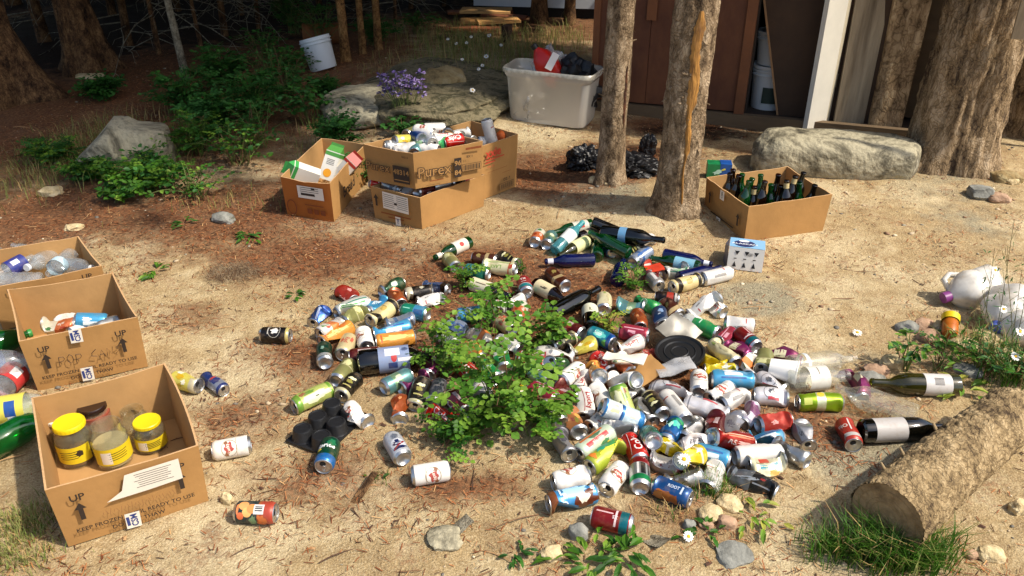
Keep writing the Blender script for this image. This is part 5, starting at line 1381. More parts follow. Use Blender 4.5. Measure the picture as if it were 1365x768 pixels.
def can_meshes(kind, des, crush):
    key = (kind, des, crush)
    if key in MESHES: return MESHES[key]
    r, L = PR[kind]
    noun, basec, metal, bands, marks = D[des]
    s = L / .122
    amt = 0 if not crush else (1 if crush < 5 else .3)
    fn = crushfn(crush * 13 + len(des), L, r, amt) if crush else None
    rm = .42 if metal < .2 else .30
    M0 = ink(basec, rm, round(metal, 2))
    prof = [(r * .80, .0005), (r * .86, .003), (r * .97, .0075)]
    ms = [ALU, M0]
    zz = [.0105]; nb = (26 if crush < 5 else 18) if crush else 5
    top = L - .0135
    cuts = sorted(set([.0105, top] + [round(L * b[k], 4) for b in bands for k in (0, 1)] + [round(.0105 + (top - .0105) * i / nb, 4) for i in range(nb + 1)]))
    cuts = [c for c in cuts if .0105 <= c <= top]
    out = [cuts[0]]
    for c in cuts[1:]:
        if c - out[-1] > .0012: out.append(c)
    ms.append(M0)
    for i, c in enumerate(out):
        prof.append((r, c))
        if i: 
            m_ = M0; mid = (c + out[i - 1]) / 2 / L
            for b in bands:
                if b[0] <= mid <= b[1]: m_ = ink(b[2], rm, round(metal, 2))
            ms.append(m_)
    mt = M0
    for b in bands:
        if b[1] >= .93: mt = ink(b[2], rm, round(metal, 2))
    prof += [(r * .955, L - .0085), (r * .86, L - .003), (r * .82, L - .0022)]
    ms += [mt, mt, ALU]
    mb = MB(); mb.lathe(prof, 32, ms)
    if fn: mb.v = [tuple(fn(p)) for p in mb.v]
    lf = .0003 if not crush else .0007
    for i, mk in enumerate(marks):
        t = mk[0]; lift = lf + i * .00012
        if t == 't': wrap(mb, text2d(mk[1], mk[3], mk[7]), ink(mk[2], rm), r, mk[4], mk[5] * L, R(mk[6]), lift, fn)
        else:
            c_, w_, h_, u_, v_ = mk[1], mk[2], mk[3], mk[4], mk[5]
            if v_ * L + h_ * s / 2 > L - .012: h_ = max(.004, (L - .013 - v_ * L) * 2 / s)
            if v_ * L - h_ * s / 2 < .009: h_ = max(.004, (v_ * L - .01) * 2 / s)
            if t == 'o': wrap(mb, ell2d(w_, h_ * s), ink(c_, rm), r, u_, v_ * L, 0, lift, fn)
            if t == 'k': wrap(mb, ell2d(w_, h_ * s, 18, .32, mk[6] + len(des)), ink(c_, rm), r, u_, v_ * L, 0, lift, fn)
            if t == 'g': wrap(mb, ring2d(w_, h_ * s, .0014), ink(c_, rm), r, u_, v_ * L, 0, lift, fn)
            if t == 'q': wrap(mb, rect2d(w_, h_ * s), ink(c_, rm), r, u_, v_ * L, R(mk[6]), lift, fn)
    res = {}
    o = mb.build('can_body', None, smooth=True); res['body'] = o.data; bpy.data.objects.remove(o)
    ek = (kind, 'ends')
    if ek not in MESHES:
        lid = MB(); lid.lathe([(r * .82, L - .0022), (r * .83, L - .0004), (r * .80, L), (r * .765, L - .0008), (r * .755, L - .0042), (r * .72, L - .0045), (r * .69, L - .0028), (.0, L - .0028)], 32, ALU)
        vs, fs = ell2d(r * .56, r * .62, 16); lid.add([(x + r * .34, y, L - .0024) for x, y in vs], fs, HOLE)
        lo = lid.build('lid', None, smooth=True)
        tb = MB(); pts = [(r * .02 + r * .30 * math.cos(a) - r * .18, r * .19 * math.sin(a), L - .0008) for a in [2 * math.pi * i / 14 for i in range(15)]]
        tb.tube(pts, .0009, ALU, n=5, cap=False); tb.box((-r * .05, -r * .15, L - .0022), (r * .13, r * .15, L - .0006), ALU); to = tb.build('tab', None)
        bs = MB(); bs.lathe([(r * .97, .0075), (r * .86, .0026), (r * .80, .0), (r * .75, .0002), (r * .70, .0030), (r * .45, .0085), (r * .2, .0108), (0, .0114)], 32, [ALU] * 7); 
        bs.v = [(x, y, z) for x, y, z in bs.v]; bo = bs.build('base', None, smooth=True)
        MESHES[ek] = (lo.data, to.data, bo.data)
        for q in (lo, to, bo): bpy.data.objects.remove(q)
    MESHES[key] = res
    return res
def mo(name, me, parent):
    o = bpy.data.objects.new(name, me); COL.objects.link(o); o.parent = parent; return o
def make_can(kind, des, crush, M, label, name='drink_can', cat='can', group=None):
    r, L = PR[kind]
    res = can_meshes(kind, des, crush)
    t = thing(name, label, cat, (0, 0, 0), 0, group); t.matrix_world = M
    mo('can_body', res['body'], t)
    l_, tb, b_ = MESHES[(kind, 'ends')]
    lo = mo('lid', l_, t); mo('tab', tb, lo); bo = mo('base', b_, t)
    if crush:    # ends sit where the crumpled body's rims went
        fn = crushfn(crush * 13 + len(des), L, r, 1 if crush < 5 else .3)
        for ob, z in ((lo, L - .003), (bo, .004)):
            c_ = (fn(Vector((r * .8, 0, z))) + fn(Vector((-r * .8, 0, z)))) / 2
            ob.location = c_ - Vector((0, 0, z))
            
    return t
GL = {'brown': glassmat('brown_glass', '4a1e0a', .35, '1c0c05'), 'green': glassmat('green_glass', '1c8a3c', .25, '0c5a24'), 'olive': glassmat('olive_glass', '7a7a24', .28, '4a4a18'),
      'dark': glassmat('dark_glass', '1c1a0c', .5, '0c0c08'), 'cobalt': glassmat('cobalt_glass', '101c78', .5, '0a1450'), 'clear': glassmat('clear_glass', 'fafbf6', .13, 'e4e0d0', .03),
      'tealg': glassmat('teal_glass', '60c0c8', .4, '60b0b8'), 'pet': glassmat('clear_plastic', 'f2f6f8', .15, 'dfe6ea', .08), 'petgreen': glassmat('green_plastic', '2c9a44', .25, '1c8034', .1), 'cola': glassmat('cola_plastic', '140c0c', .6, '0c0a0a', .1)}
BP = {  # radius, length, profile fractions (r, z)
 'beer': (.0285, .213, [(0, .004), (.8, .0), (.98, .02), (1, .04), (1, .56), (.97, .62), (.78, .70), (.5, .78), (.43, .84), (.40, .95), (.46, .955), (.46, .985), (.42, .99), (.40, 1)]),
 'stubby': (.031, .175, [(0, .004), (.8, .0), (.98, .02), (1, .05), (1, .58), (.9, .68), (.55, .80), (.42, .88), (.40, .95), (.46, .955), (.46, 1)]),
 'wine': (.036, .283, [(0, .02), (.8, .0), (.98, .015), (1, .03), (1, .58), (.95, .64), (.7, .72), (.42, .78), (.37, .82), (.36, .96), (.41, .965), (.41, .99), (.36, 1)]),
 'spirit': (.040, .25, [(0, .01), (.85, .0), (.99, .02), (1, .05), (1, .60), (.93, .67), (.6, .77), (.36, .83), (.33, .93), (.38, .935), (.38, 1)]),
 'flask': (.041, .215, [(0, .01), (.85, .0), (.98, .03), (1, .06), (.97, .5), (.75, .74), (.55, .86), (.45, .93), (.5, .935), (.5, 1)]),
 'soda': (.044, .235, [(0, .012), (.7, .0), (.95, .03), (1, .08), (1, .25), (.95, .32), (1, .4), (1, .62), (.8, .78), (.4, .9), (.3, .93), (.3, 1)]),
 'water': (.033, .205, [(0, .012), (.7, .0), (.95, .03), (1, .08), (.93, .14), (1, .2), (.93, .27), (1, .34), (.92, .41), (1, .48), (1, .62), (.85, .76), (.42, .88), (.38, .93), (.38, 1)]),
}
BM = {}
def make_bottle(kind, glass, M, label, lab=None, capc=None, name='bottle', cat='bottle', group=None, neckband=None):
    r, L, pf = BP[kind]
    t = thing(name, label, cat, (0, 0, 0), 0, group); t.matrix_world = M
    key = (kind, glass)
    if key not in BM:
        mb = MB(); mb.lathe([(a * r, b * L) for a, b in pf], 32, GL[glass]); o = mb.build('glass_body' if kind not in ('water', 'soda') else 'plastic_body', None, smooth=True); BM[key] = o.data; bpy.data.objects.remove(o)
    mo('bottle_body', BM[key], t)
    if lab:
        key = (kind, 'lab', str(lab))
        if key not in BM:
            z0, z1, c_, extra = lab
            mb = MB(); prof = [(r + .0006, L * z0), (r + .0006, L * (z0 + z1) / 2), (r + .0006, L * z1)]
            mb.lathe(prof, 28, ink(c_, .55))
            for i, mk in enumerate(extra):
                if mk[0] == 't': wrap(mb, text2d(mk[1], mk[3], mk[7]), ink(mk[2], .5), r, mk[4], mk[5] * L, R(mk[6]), .0009 + i * .0001)
                elif mk[0] == 'o': wrap(mb, ell2d(mk[2], mk[3]), ink(mk[1], .5), r, mk[4], mk[5] * L, 0, .0009 + i * .0001)
                elif mk[0] == 'q': wrap(mb, rect2d(mk[2], mk[3]), ink(mk[1], .5), r, mk[4], mk[5] * L, R(mk[6]), .0009 + i * .0001)
            o = mb.build('paper_label', None, smooth=True); BM[key] = o.data; bpy.data.objects.remove(o)
        mo('paper_label', BM[key], t)
    if neckband:
        key = (kind, 'nb', neckband)
        if key not in BM:
            z0, z1 = pf[-5][1] - .12, pf[-5][1] - .01
            import bisect
            def rad(z):
                for (a, b), (c_, d) in zip(pf, pf[1:]):
                    if b <= z <= d: return (a + (c_ - a) * (z - b) / max(1e-6, d - b)) * r
                return pf[-1][0] * r
            mb = MB(); mb.lathe([(rad(z0 + (z1 - z0) * i / 4) + .0007, (z0 + (z1 - z0) * i / 4) * L) for i in range(5)], 24, ink(neckband, .5)); o = mb.build('neck_label', None, smooth=True); BM[key] = o.data; bpy.data.objects.remove(o)
        mo('neck_label', BM[key], t)
    if capc:
        key = (kind, 'cap', capc)
        if key not in BM:
            rc = pf[-1][0] * r + .0022
            mb = MB(); mb.lathe([(rc, L * .965), (rc, L + .003), (rc * .9, L + .005), (0, L + .005)], 20, ink(capc, .4)); o = mb.build('cap', None, smooth=True); BM[key] = o.data; bpy.data.objects.remove(o)
        mo('cap', BM[key], t)
    return t
def frame_axis(p_base, d, roll, facing=None):
    """matrix whose z runs along d from p_base; local +x turned to face up and towards the camera, then rolled"""
    z = d.normalized()
    ref = (Vector((0, 0, CAM_H)) - p_base).normalized() * .75 + Vector((0, 0, .5))
    x = ref - z * ref.dot(z)
    if x.length < 1e-3: x = Vector((1, 0, 0))
    x.normalize(); y = z.cross(x)
    x2 = x * math.cos(roll) + y * math.sin(roll); y2 = z.cross(x2)
    M = Matrix.Identity(4)
    for i in range(3):
        M[i][0] = x2[i]; M[i][1] = y2[i]; M[i][2] = z[i]; M[i][3] = p_base[i]
    return M
# ================================================================ the pile: (kind, design, lid/neck px, base px, crush, extra lift, note)
I = []
def c(kind, des, x1, y1, x2, y2, crush=0, lift=0, roll=0, note=''): I.append(['c', kind, des, x1, y1, x2, y2, crush, lift, roll, note])
def b(kind, glass, x1, y1, x2, y2, noun, lab=None, cap=None, lift=0, roll=0, nb=None): I.append(['b', kind, glass, x1, y1, x2, y2, noun, lab, cap, lift, roll, nb])
# far edge
b('beer', 'green', 577, 343, 628, 320, 'green bottle with red and white label', (.14, .5, 'd8d0c0', [O('b02820', .02, .024, 0, .32)]), None, nb='d8d0c0')
c('can', 'palegold', 596, 343, 608, 357); c('can', 'blackgold', 690, 352, 664, 342); c('can', 'browncan', 626, 344, 668, 349)
c('tall', 'creamgreen', 645, 355, 688, 362); c('can', 'tealmint', 622, 362, 648, 366)
c('can', 'redcream', 724, 308, 714, 326); c('can', 'tealsilver', 745, 312, 728, 326)
c('tall', 'tallgreenstripe', 780, 308, 740, 330); b('beer', 'green', 744, 316, 786, 304, 'green bottle with red white label in the far heap', (.14, .5, 'c8c4b4', [Q('b02820', .02, .02, 0, .3)]))
b('beer', 'tealg', 779, 312, 740, 334, 'aqua bottle with white label', (.3, .6, 'dfe4e0', []))
b('beer', 'olive', 748, 337, 789, 325, 'olive bottle with pale yellow label', (.1, .56, 'dcd8a0', []))
b('beer', 'cobalt', 729, 347, 789, 346, 'cobalt blue bottle nearest the lone silver base can', None, None, nb='dcdce4')
b('beer', 'green', 786, 308, 798, 348, 'bright green bottle pointing away', None); b('beer', 'brown', 812, 308, 774, 318, 'brown bottle at the back of the far heap', (.2, .5, 'a89c80', []))
c('slim', 'blueredsilver', 817, 350, 803, 320); b('beer', 'dark', 834, 320, 798, 316, 'dark bottle with yellow neck', None, 'd0b030')
b('wine', 'dark', 866, 337, 812, 328, 'dark green wine bottle with blue neck label', (.3, .42, '5a90b8', []), None); b('beer', 'green', 800, 330, 826, 338, 'short green bottle beside the dark wine bottle', None)
c('can', 'white', 869, 321, 843, 326, 2); c('tall', 'bluesilver', 872, 340, 840, 352); b('stubby', 'cobalt', 836, 352, 824, 370, 'cobalt bottle stub pointing to the camera', None)
c('can', 'blackgold', 834, 341, 845, 334)
b('beer', 'cobalt', 946, 354, 889, 342, 'cobalt bottle with white label lying far right', (.02, .02, 'dcdce4', []), None, nb='dfe2ea'); b('beer', 'cobalt', 947, 355, 905, 366, 'second cobalt bottle under the white labelled one', None)
c('tall', 'white', 970, 366, 936, 374); c('tall', 'creamblack', 897, 386, 932, 374); c('can', 'tallgreenstripe', 891, 371, 918, 360, 2); b('beer', 'green', 886, 349, 908, 356, 'green bottle with blue label under the cobalt bottles', (.1, .5, '70a8c0', []))
c('can', 'greymaroon', 884, 388, 860, 362); c('can', 'redgrey', 862, 352, 880, 362, 3); c('mini', 'redband', 880, 398, 898, 400); c('can', 'browncan', 888, 408, 902, 420, 2)
# left arm
c('can', 'redplain', 479, 401, 453, 384); c('can', 'bluecan', 415, 431, 436, 409); c('tall', 'tallgreenstripe', 494, 401, 447, 417); c('can', 'palegold', 484, 414, 458, 428, 1)
c('can', 'skyblue', 512, 399, 490, 412, 1); c('tall', 'creamblack', 492, 432, 528, 408); c('can', 'greenwhite', 534, 375, 513, 390); c('can', 'amber', 533, 404, 519, 388, 0)
c('can', 'blacksnap', 549, 394, 572, 386); c('can', 'bluebronze', 566, 385, 594, 386); c('can', 'white', 562, 398, 584, 396, 3); c('can', 'greenblue', 535, 412, 572, 419)
c('can', 'bluesilver', 548, 428, 520, 434, 2); c('tall', 'skyblue', 501, 444, 536, 436); c('tall', 'orange', 503, 457, 552, 450)
b('soda', 'cola', 562, 476, 500, 481, 'big black soda bottle with blue white label', (.3, .74, '8090b0', [O('b8282c', .03, .02, 0, .52), Q('d8dce4', .03, .05, -.5, .5, 0), Q('2c3c6c', .02, .03, .6, .5, 0), Q('e0e0e4', .012, .05, .2, .68, 0)]), '101010')
c('can', 'orangewhite', 436, 445, 454, 430); c('tall', 'orange', 434, 452, 462, 438, 0); c('can', 'darkgreensilver', 432, 462, 433, 484, 0, 0); c('can', 'creamred', 455, 474, 471, 448)
c('can', 'lucky', 484, 463, 491, 442, roll=.8); c('can', 'darkcola', 474, 474, 498, 472); c('can', 'blackstar', 388, 446, 347, 445, 0, 0, 0)
c('tall', 'limegreen', 389, 541, 442, 516); c('can', 'palegold', 463, 489, 460, 503); c('can', 'blackgold', 458, 522, 462, 506); c('can', 'lucky', 458, 538, 489, 563, 0, .012, -.7)
c('can', 'tealsilver', 546, 509, 522, 513); c('can', 'maroonlabel', 561, 497, 545, 524, 1); c('can', 'blackgold', 549, 534, 560, 520); c('can', 'amber', 540, 536, 533, 552)
c('can', 'greycan', 572, 516, 577, 534); c('can', 'cola', 604, 562, 572, 549, 1); c('can', 'darkcola', 599, 531, 617, 546); c('can', 'maroonlabel', 572, 478, 590, 500, 2)
# loose on the ground
c('can', 'yellowpat', 264, 512, 232, 503); c('slim', 'energyblue', 301, 519, 271, 498); c('can', 'lucky', 284, 600, 333, 591, 0, 0, -.35); c('can', 'peach', 378, 684, 305, 682, 0, 0, .2)
c('can', 'sprite', 431, 623, 442, 590, 0, .0, .0); c('can', 'pabst', 521, 583, 538, 612, 0, 0, 0); c('can', 'lucky', 599, 626, 549, 634, 0, 0, .65)
# under and round the plant
c('can', 'skyblue', 638, 413, 620, 418); b('beer', 'brown', 672, 394, 638, 382, 'brown bottle with cream label half under leaves', (.12, .56, 'd8d2b4', [Q('504838', .004, .05, 0, .36, 0)])); c('can', 'white', 668, 408, 645, 412, 2)
c('can', 'redblue', 697, 366, 706, 398); c('can', 'redcream', 697, 403, 686, 428); b('stubby', 'brown', 750, 396, 717, 380, 'brown stubby bottle with cream lettered label', (.12, .60, 'd6c8a0', [Q('4c4030', .02, .003, 0, .45, 90), Q('4c4030', .03, .004, .15, .4, 90)]), None)
c('tall', 'browncan', 729, 358, 756, 383); b('stubby', 'dark', 783, 403, 788, 433, 'black bottle with pale round label', (.38, .74, 'd8d8bc', [Q('4a4a3c', .02, .004, 0, .5, 90)]))
b('wine', 'dark', 798, 393, 752, 414, 'black wine bottle behind the pale label bottle', None); c('can', 'cream', 803, 392, 801, 412); c('mini', 'white', 676, 402, 684, 398, 2)
c('can', 'bluesilver', 620, 438, 596, 432, 1); c('can', 'white', 590, 444, 606, 460, 2); c('can', 'orangewhite', 634, 440, 652, 456, 1); c('can', 'white', 670, 452, 690, 462, 3); c('can', 'creamred', 665, 425, 680, 436)
c('can', 'greentail', 668, 470, 672, 490, 0); c('can', 'orange', 622, 460, 640, 470, 1); c('can', 'cola', 614, 490, 636, 500, 0); c('can', 'redgrey', 700, 476, 716, 486)
c('tall', 'white', 728, 470, 758, 466, 1); c('can', 'tealsilver', 716, 490, 732, 500, 0); c('can', 'greenwhite', 735, 500, 755, 498); c('can', 'crimson', 718, 524, 738, 530, 0); c('can', 'yellow', 690, 520, 702, 528, 1)
c('can', 'darkcola', 742, 524, 768, 530); c('can', 'palegold', 683, 560, 694, 540); c('can', 'yellowpat', 765, 465, 784, 458, 1); c('tall', 'darkcola', 745, 430, 764, 445, 0)
c('can', 'tealblue', 812, 456, 780, 445, 0, .01); c('can', 'lucky', 762, 488, 757, 515, 0, 0, 1.); c('can', 'silver', 741, 541, 752, 552, 2); c('can', 'white', 640, 520, 655, 530, 1); c('can', 'blackgold', 760, 450, 748, 458)
c('can', 'green', 640, 488, 655, 505, 0); c('can', 'amber', 600, 488, 612, 478)
# the heart of the heap, right of the plant
c('can', 'green', 874, 414, 848, 403); c('can', 'navy', 883, 437, 876, 414); c('can', 'tealsilver', 830, 410, 850, 416, 1); c('can', 'amber', 853, 437, 851, 416, 2)
c('tall', 'white', 921, 416, 958, 408, 3, .0); c('can', 'redwhite', 938, 405, 956, 416, 4); c('tall', 'greentail', 918, 428, 954, 442); c('can', 'silver', 904, 420, 908, 446, 4)
c('can', 'white', 1002, 434, 969, 436, 0); c('can', 'redteal', 984, 443, 1010, 463); c('mini', 'crimson', 960, 447, 968, 442); c('tall', 'cream', 949, 455, 986, 486); c('can', 'maroonlabel', 972, 456, 998, 472, 2)
c('tall', 'yellow', 958, 484, 930, 468, 1, .012); c('can', 'yellow', 945, 490, 978, 490, 3, .01); c('tall', 'skyblue', 1001, 497, 954, 508, 0, .0)
c('tall', 'maroonlabel', 1020, 466, 1066, 478, 2); c('can', 'palegold', 1003, 486, 1020, 474); c('can', 'orangewhite', 995, 498, 1008, 482, 1)
c('can', 'crest', 1014, 506, 1052, 510, 1); c('can', 'crest', 1006, 526, 1048, 529, 0, .0, .2)
c('can', 'crimson', 828, 442, 862, 449, 0); c('can', 'redwhite', 820, 463, 856, 452, 0, .01); c('can', 'redgrey', 844, 478, 874, 464, 0, .012, 1.2)
c('tall', 'orange', 795, 484, 793, 514, 0, .02); c('can', 'cola', 798, 476, 812, 488, 1); c('can', 'redcream', 820, 484, 828, 494, 1)
c('tall', 'redwhite', 816, 503, 846, 528, 1, .012, .5); c('tall', 'crest', 872, 505, 925, 525, 1, .02, .8); c('can', 'lucky', 933, 496, 930, 518, 0, .01)
c('can', 'lucky', 956, 524, 962, 512, 2, 0, 0); c('can', 'redwhite', 775, 508, 779, 530); c('can', 'lucky', 805, 530, 790, 520, 0, .0, 1); c('can', 'blackgold', 868, 528, 877, 547, 0)
c('can', 'silver', 862, 545, 848, 532, 1, .015); c('tall', 'white', 891, 534, 917, 556, 0); c('tall', 'crest', 928, 530, 965, 548, 2, .02, 1.5); c('tall', 'bluewhite', 852, 552, 797, 550, 0, .03)
c('can', 'limegreen', 820, 530, 834, 545); c('can', 'silver', 833, 536, 845, 528, 3); c('can', 'redwhite', 774, 547, 771, 517, 0, .02, 0); c('can', 'orangepurple', 756, 552, 785, 576, 2)
c('can', 'silvergrey', 765, 606, 744, 582, 3); c('tall', 'arizona', 776, 597, 816, 572, 0, .012); c('tall', 'citrus', 792, 618, 830, 590, 0, .0, .2); c('can', 'tealmint', 849, 563, 868, 592, 0, .035)
c('can', 'silver', 812, 574, 838, 572, 0); c('can', 'lucky', 809, 650, 828, 626, 0, 0, -.4); c('can', 'lucky', 737, 645, 785, 634, 0, 0, .9); c('tall', 'bluebrown', 727, 674, 798, 657, 0, 0, 0)
c('can', 'redteal', 789, 690, 843, 703, 0); c('can', 'redsilvergreen', 852, 612, 854, 650, 0, .012); c('can', 'rootbeer', 916, 668, 880, 643, 0); c('can', 'cola', 846, 590, 856, 606, 0)
c('can', 'bluegreen', 905, 549, 892, 576, 0, .03); c('can', 'silver', 930, 557, 925, 585, 1, .0); c('can', 'silvergrey', 943, 585, 905, 590, 1); c('can', 'silvergrey', 980, 541, 964, 570, 1, .03)
c('can', 'purplewhite', 1008, 545, 992, 562, 2); c('can', 'white', 985, 530, 968, 538, 2); c('tall', 'bigred', 1004, 568, 950, 597, 0, .04); c('can', 'redplain', 1046, 563, 1012, 567, 4)
c('can', 'greycan', 1077, 592, 1064, 562, 0, .0); c('can', 'silver', 1040, 600, 1062, 609, 0); c('tall', 'white', 1036, 592, 987, 604, 0, .03, 2); c('can', 'skyblue', 1012, 580, 1030, 582)
c('can', 'multicolor', 1002, 620, 1040, 622, 1, .0); c('tall', 'blacksilver', 980, 632, 1024, 651, 4, 0); c('can', 'white', 958, 612, 938, 640, 3); c('can', 'yellow', 914, 600, 886, 588, 2, .03); c('can', 'yellow', 912, 625, 925, 604, 4, .02)
c('can', 'skyblue', 936, 608, 952, 612, 0); c('can', 'greymaroon', 884, 618, 912, 621, 1); c('can', 'silver', 900, 640, 915, 632, 2); c('can', 'white', 800, 572, 816, 560); c('can', 'darkcola', 940, 560, 955, 570)
c('can', 'cola', 1146, 590, 1137, 563, 0, 0, 0); I[-1][2] = 'redgrey'
c('can', 'limebig', 1063, 535, 1126, 530); I[-1][1] = 'tall'
b('flask', 'clear', 1112, 500, 1062, 504, 'clear glass bottle with white label beside the cup', (.3, .62, 'dcd8cc', [Q('6a6458', .03, .003, 0, .45, 0)])); b('spirit', 'clear', 1128, 484, 1072, 487, 'clear glass bottle behind the white cup', (.2, .25, 'c8d0d0', []))
c('tall', 'maroonlabel', 1126, 490, 1166, 514, 0, .012); I[-1][10] = 'm'
b('spirit', 'clear', 1132, 520, 1202, 545, 'large clear glass bottle with small barcode sticker', None); b('wine', 'olive', 1164, 511, 1258, 512, 'olive green wine bottle with white back label', (.12, .42, 'cfcbc6', [Q('504c4c', .03, .002, q_, .27, 90) for q_ in (-.4, -.3, -.2, -.1, 0., .1, .2)]))
b('wine', 'dark', 1250, 570, 1156, 573, 'black wine bottle against the log', (.12, .46, 'b8b4b0', []), roll=2.6)
keepers = {'sprite', 'pabst', 'peach', 'energyblue', 'limebig', 'bluebrown', 'rootbeer', 'tealmint', 'bigred', 'bluewhite', 'arizona', 'citrus', 'redteal', 'redsilvergreen', 'blackstar', 'tealblue', 'limegreen'}
rk_ = random.Random(21)
for i in I:
    if i[0] == 'c' and not i[7]:
        q = rk_.random(); heap = (i[3] + i[5]) / 2 > 735
        if i[2] not in keepers and q < (.40 if heap else .14): i[7] = rk_.choice((1, 2, 3, 4))
        elif q > .45 and i[2] not in ('sprite', 'pabst', 'arizona'): i[7] = rk_.choice((5, 6, 7))
nI = len(I)
rad = np.array([(PR[i[1]][0] * (.85 if 0 < i[7] < 5 else 1)) if i[0] == 'c' else BP[i[1]][0] for i in I])
Ln = np.array([PR[i[1]][1] if i[0] == 'c' else BP[i[1]][1] for i in I])
A0, B0, LF = [], [], []
for k, i in enumerate(I):
    lf = i[8] if i[0] == 'c' else i[10]
    p1 = P(i[3], i[4], rad[k] + lf); p2 = P(i[5], i[6], rad[k] + lf)
    m_ = (p1 + p2) / 2; d = (p2 - p1)
    if d.length < 1e-4: d = Vector((0, 1, 0))
    d.normalize(); g_ = gz(m_.x, m_.y)
    h_ = Ln[k] / 2 - rad[k] * .75     # capsule core
    A0.append(m_ - d * h_ + Vector((0, 0, g_))); B0.append(m_ + d * h_ + Vector((0, 0, g_))); LF.append(lf)
Aa = np.array([tuple(v) for v in A0]); Bb = np.array([tuple(v) for v in B0]); A_0, B_0 = Aa.copy(), Bb.copy()
GZ = np.array([gz(*((Aa[k] + Bb[k])[:2] / 2)) for k in range(nI)])
core = np.linalg.norm(Bb - Aa, axis=1)
pairs = [(i, j) for i in range(nI) for j in range(i + 1, nI) if np.linalg.norm((Aa[i] + Bb[i] - Aa[j] - Bb[j]) / 2) < (core[i] + core[j]) / 2 + rad[i] + rad[j] + .03]
def closest(p1, q1, p2, q2):
    d1, d2, r = q1 - p1, q2 - p2, p1 - p2
    a, e, f_ = d1 @ d1, d2 @ d2, d2 @ r
    c_, b_ = d1 @ r, d1 @ d2
    den = a * e - b_ * b_
    s = min(1, max(0, (b_ * f_ - c_ * e) / den)) if den > 1e-12 else .5
    t = (b_ * s + f_) / e
    if t < 0: t = 0; s = min(1, max(0, -c_ / a))
    elif t > 1: t = 1; s = min(1, max(0, (b_ - c_) / a))
    return s, t, p1 + d1 * s - p2 - d2 * t
for it in range(70):
    if it < 55:
        k_ = .08 if it < 40 else .03
        Aa[:, :2] += (A_0 - Aa)[:, :2] * k_; Bb[:, :2] += (B_0 - Bb)[:, :2] * k_
        Aa[:, 2] -= .0025; Bb[:, 2] -= .0025
    for (i, j) in pairs:
        s, t, dv = closest(Aa[i], Bb[i], Aa[j], Bb[j])
        R_ = (rad[i] + rad[j]) * .95; dist = math.sqrt(dv @ dv)
        if dist < R_:
            # earlier in the list lies lower when two cross over one another
            if dist < 1e-5: nrm = np.array([0, 0, -1.])
            else: nrm = dv / dist
            bias = -.55 if (LF[i] < LF[j]) else (.55 if LF[i] > LF[j] else (-.25 if I[i][4] + I[i][6] < I[j][4] + I[j][6] else .25))
            nrm = nrm + np.array([0, 0, bias]) * (R_ - dist) / R_; nrm /= np.linalg.norm(nrm)
            pen = (R_ - dist) * .5 * (.5 if it < 60 else .35)
            wi = pen / max(.5, (1 - s) ** 2 + s ** 2); wj = pen / max(.5, (1 - t) ** 2 + t ** 2)
            Aa[i] += nrm * wi * (1 - s); Bb[i] += nrm * wi * s
            Aa[j] -= nrm * wj * (1 - t); Bb[j] -= nrm * wj * t
    lo = rad + GZ - .002
    Aa[:, 2] = np.maximum(Aa[:, 2], lo); Bb[:, 2] = np.maximum(Bb[:, 2], lo)
    dv = Bb - Aa; ln = np.linalg.norm(dv, axis=1); cor = (dv / ln[:, None]) * ((ln - core) / 2)[:, None]
    Aa += cor; Bb -= cor
ctr = (Aa + Bb) / 2
print('pile z max', ctr[:, 2].max(), 'moved mean', np.abs((ctr - (A_0 + B_0) / 2)[:, :2]).mean(), nI)
# who is who: labels built from the look and from the nearest one-off neighbours
nouns = []
for i in I:
    if i[0] == 'c':
        n_ = D[i[2]][0]
        if 0 < i[7] < 5: n_ = 'crushed ' + n_
        nouns.append(n_)
    else: nouns.append(i[7])
from collections import Counter
cnt = Counter(nouns)
short = {}
def rel(k, j):
    """where k is, seen from the camera, relative to j"""
    dx = (I[k][3] + I[k][5] - I[j][3] - I[j][5]) / 2; dy = (I[k][4] + I[k][6] - I[j][4] - I[j][6]) / 2
    if abs(dx) > abs(dy) * 1.2: return 'right of' if dx > 0 else 'left of'
    return 'in front of' if dy > 0 else 'behind'
uniq = [j for j in range(nI) if cnt[nouns[j]] == 1]
landmark = [(600, 480, 'leafy green shrub'), (906, 470, 'round black lid'), (430, 575, 'black moulded tray'), (1150, 640, 'log'), (990, 340, 'six pack carton'), (1040, 490, 'white cup')]
labels, seen = [], set()
def ok(s): return 4 <= len(s.split()) <= 16
for k in range(nI):
    base = nouns[k]
    px, py = (I[k][3] + I[k][5]) / 2, (I[k][4] + I[k][6]) / 2
    near = sorted([j for j in uniq if j != k], key=lambda j: math.hypot((I[j][3] + I[j][5]) / 2 - px, ((I[j][4] + I[j][6]) / 2 - py) * 1.3))[:6]
    cand = [base + ', ' + rel(k, j) + ' the ' + nouns[j] for j in near]
    if cnt[base] == 1: cand = [base + ' lying ' + rel(k, near[0]) + ' the ' + nouns[near[0]], base + ' among the scattered empties'] 
    cand += [base + ' ' + rel(k, j) + ' the ' + nouns[j] + ', near the ' + nouns[m_].split(' with')[0] for j in near for m_ in near if j != m_]
    for s in cand:
        if ok(s) and s not in seen: break
    seen.add(s); labels.append(s)
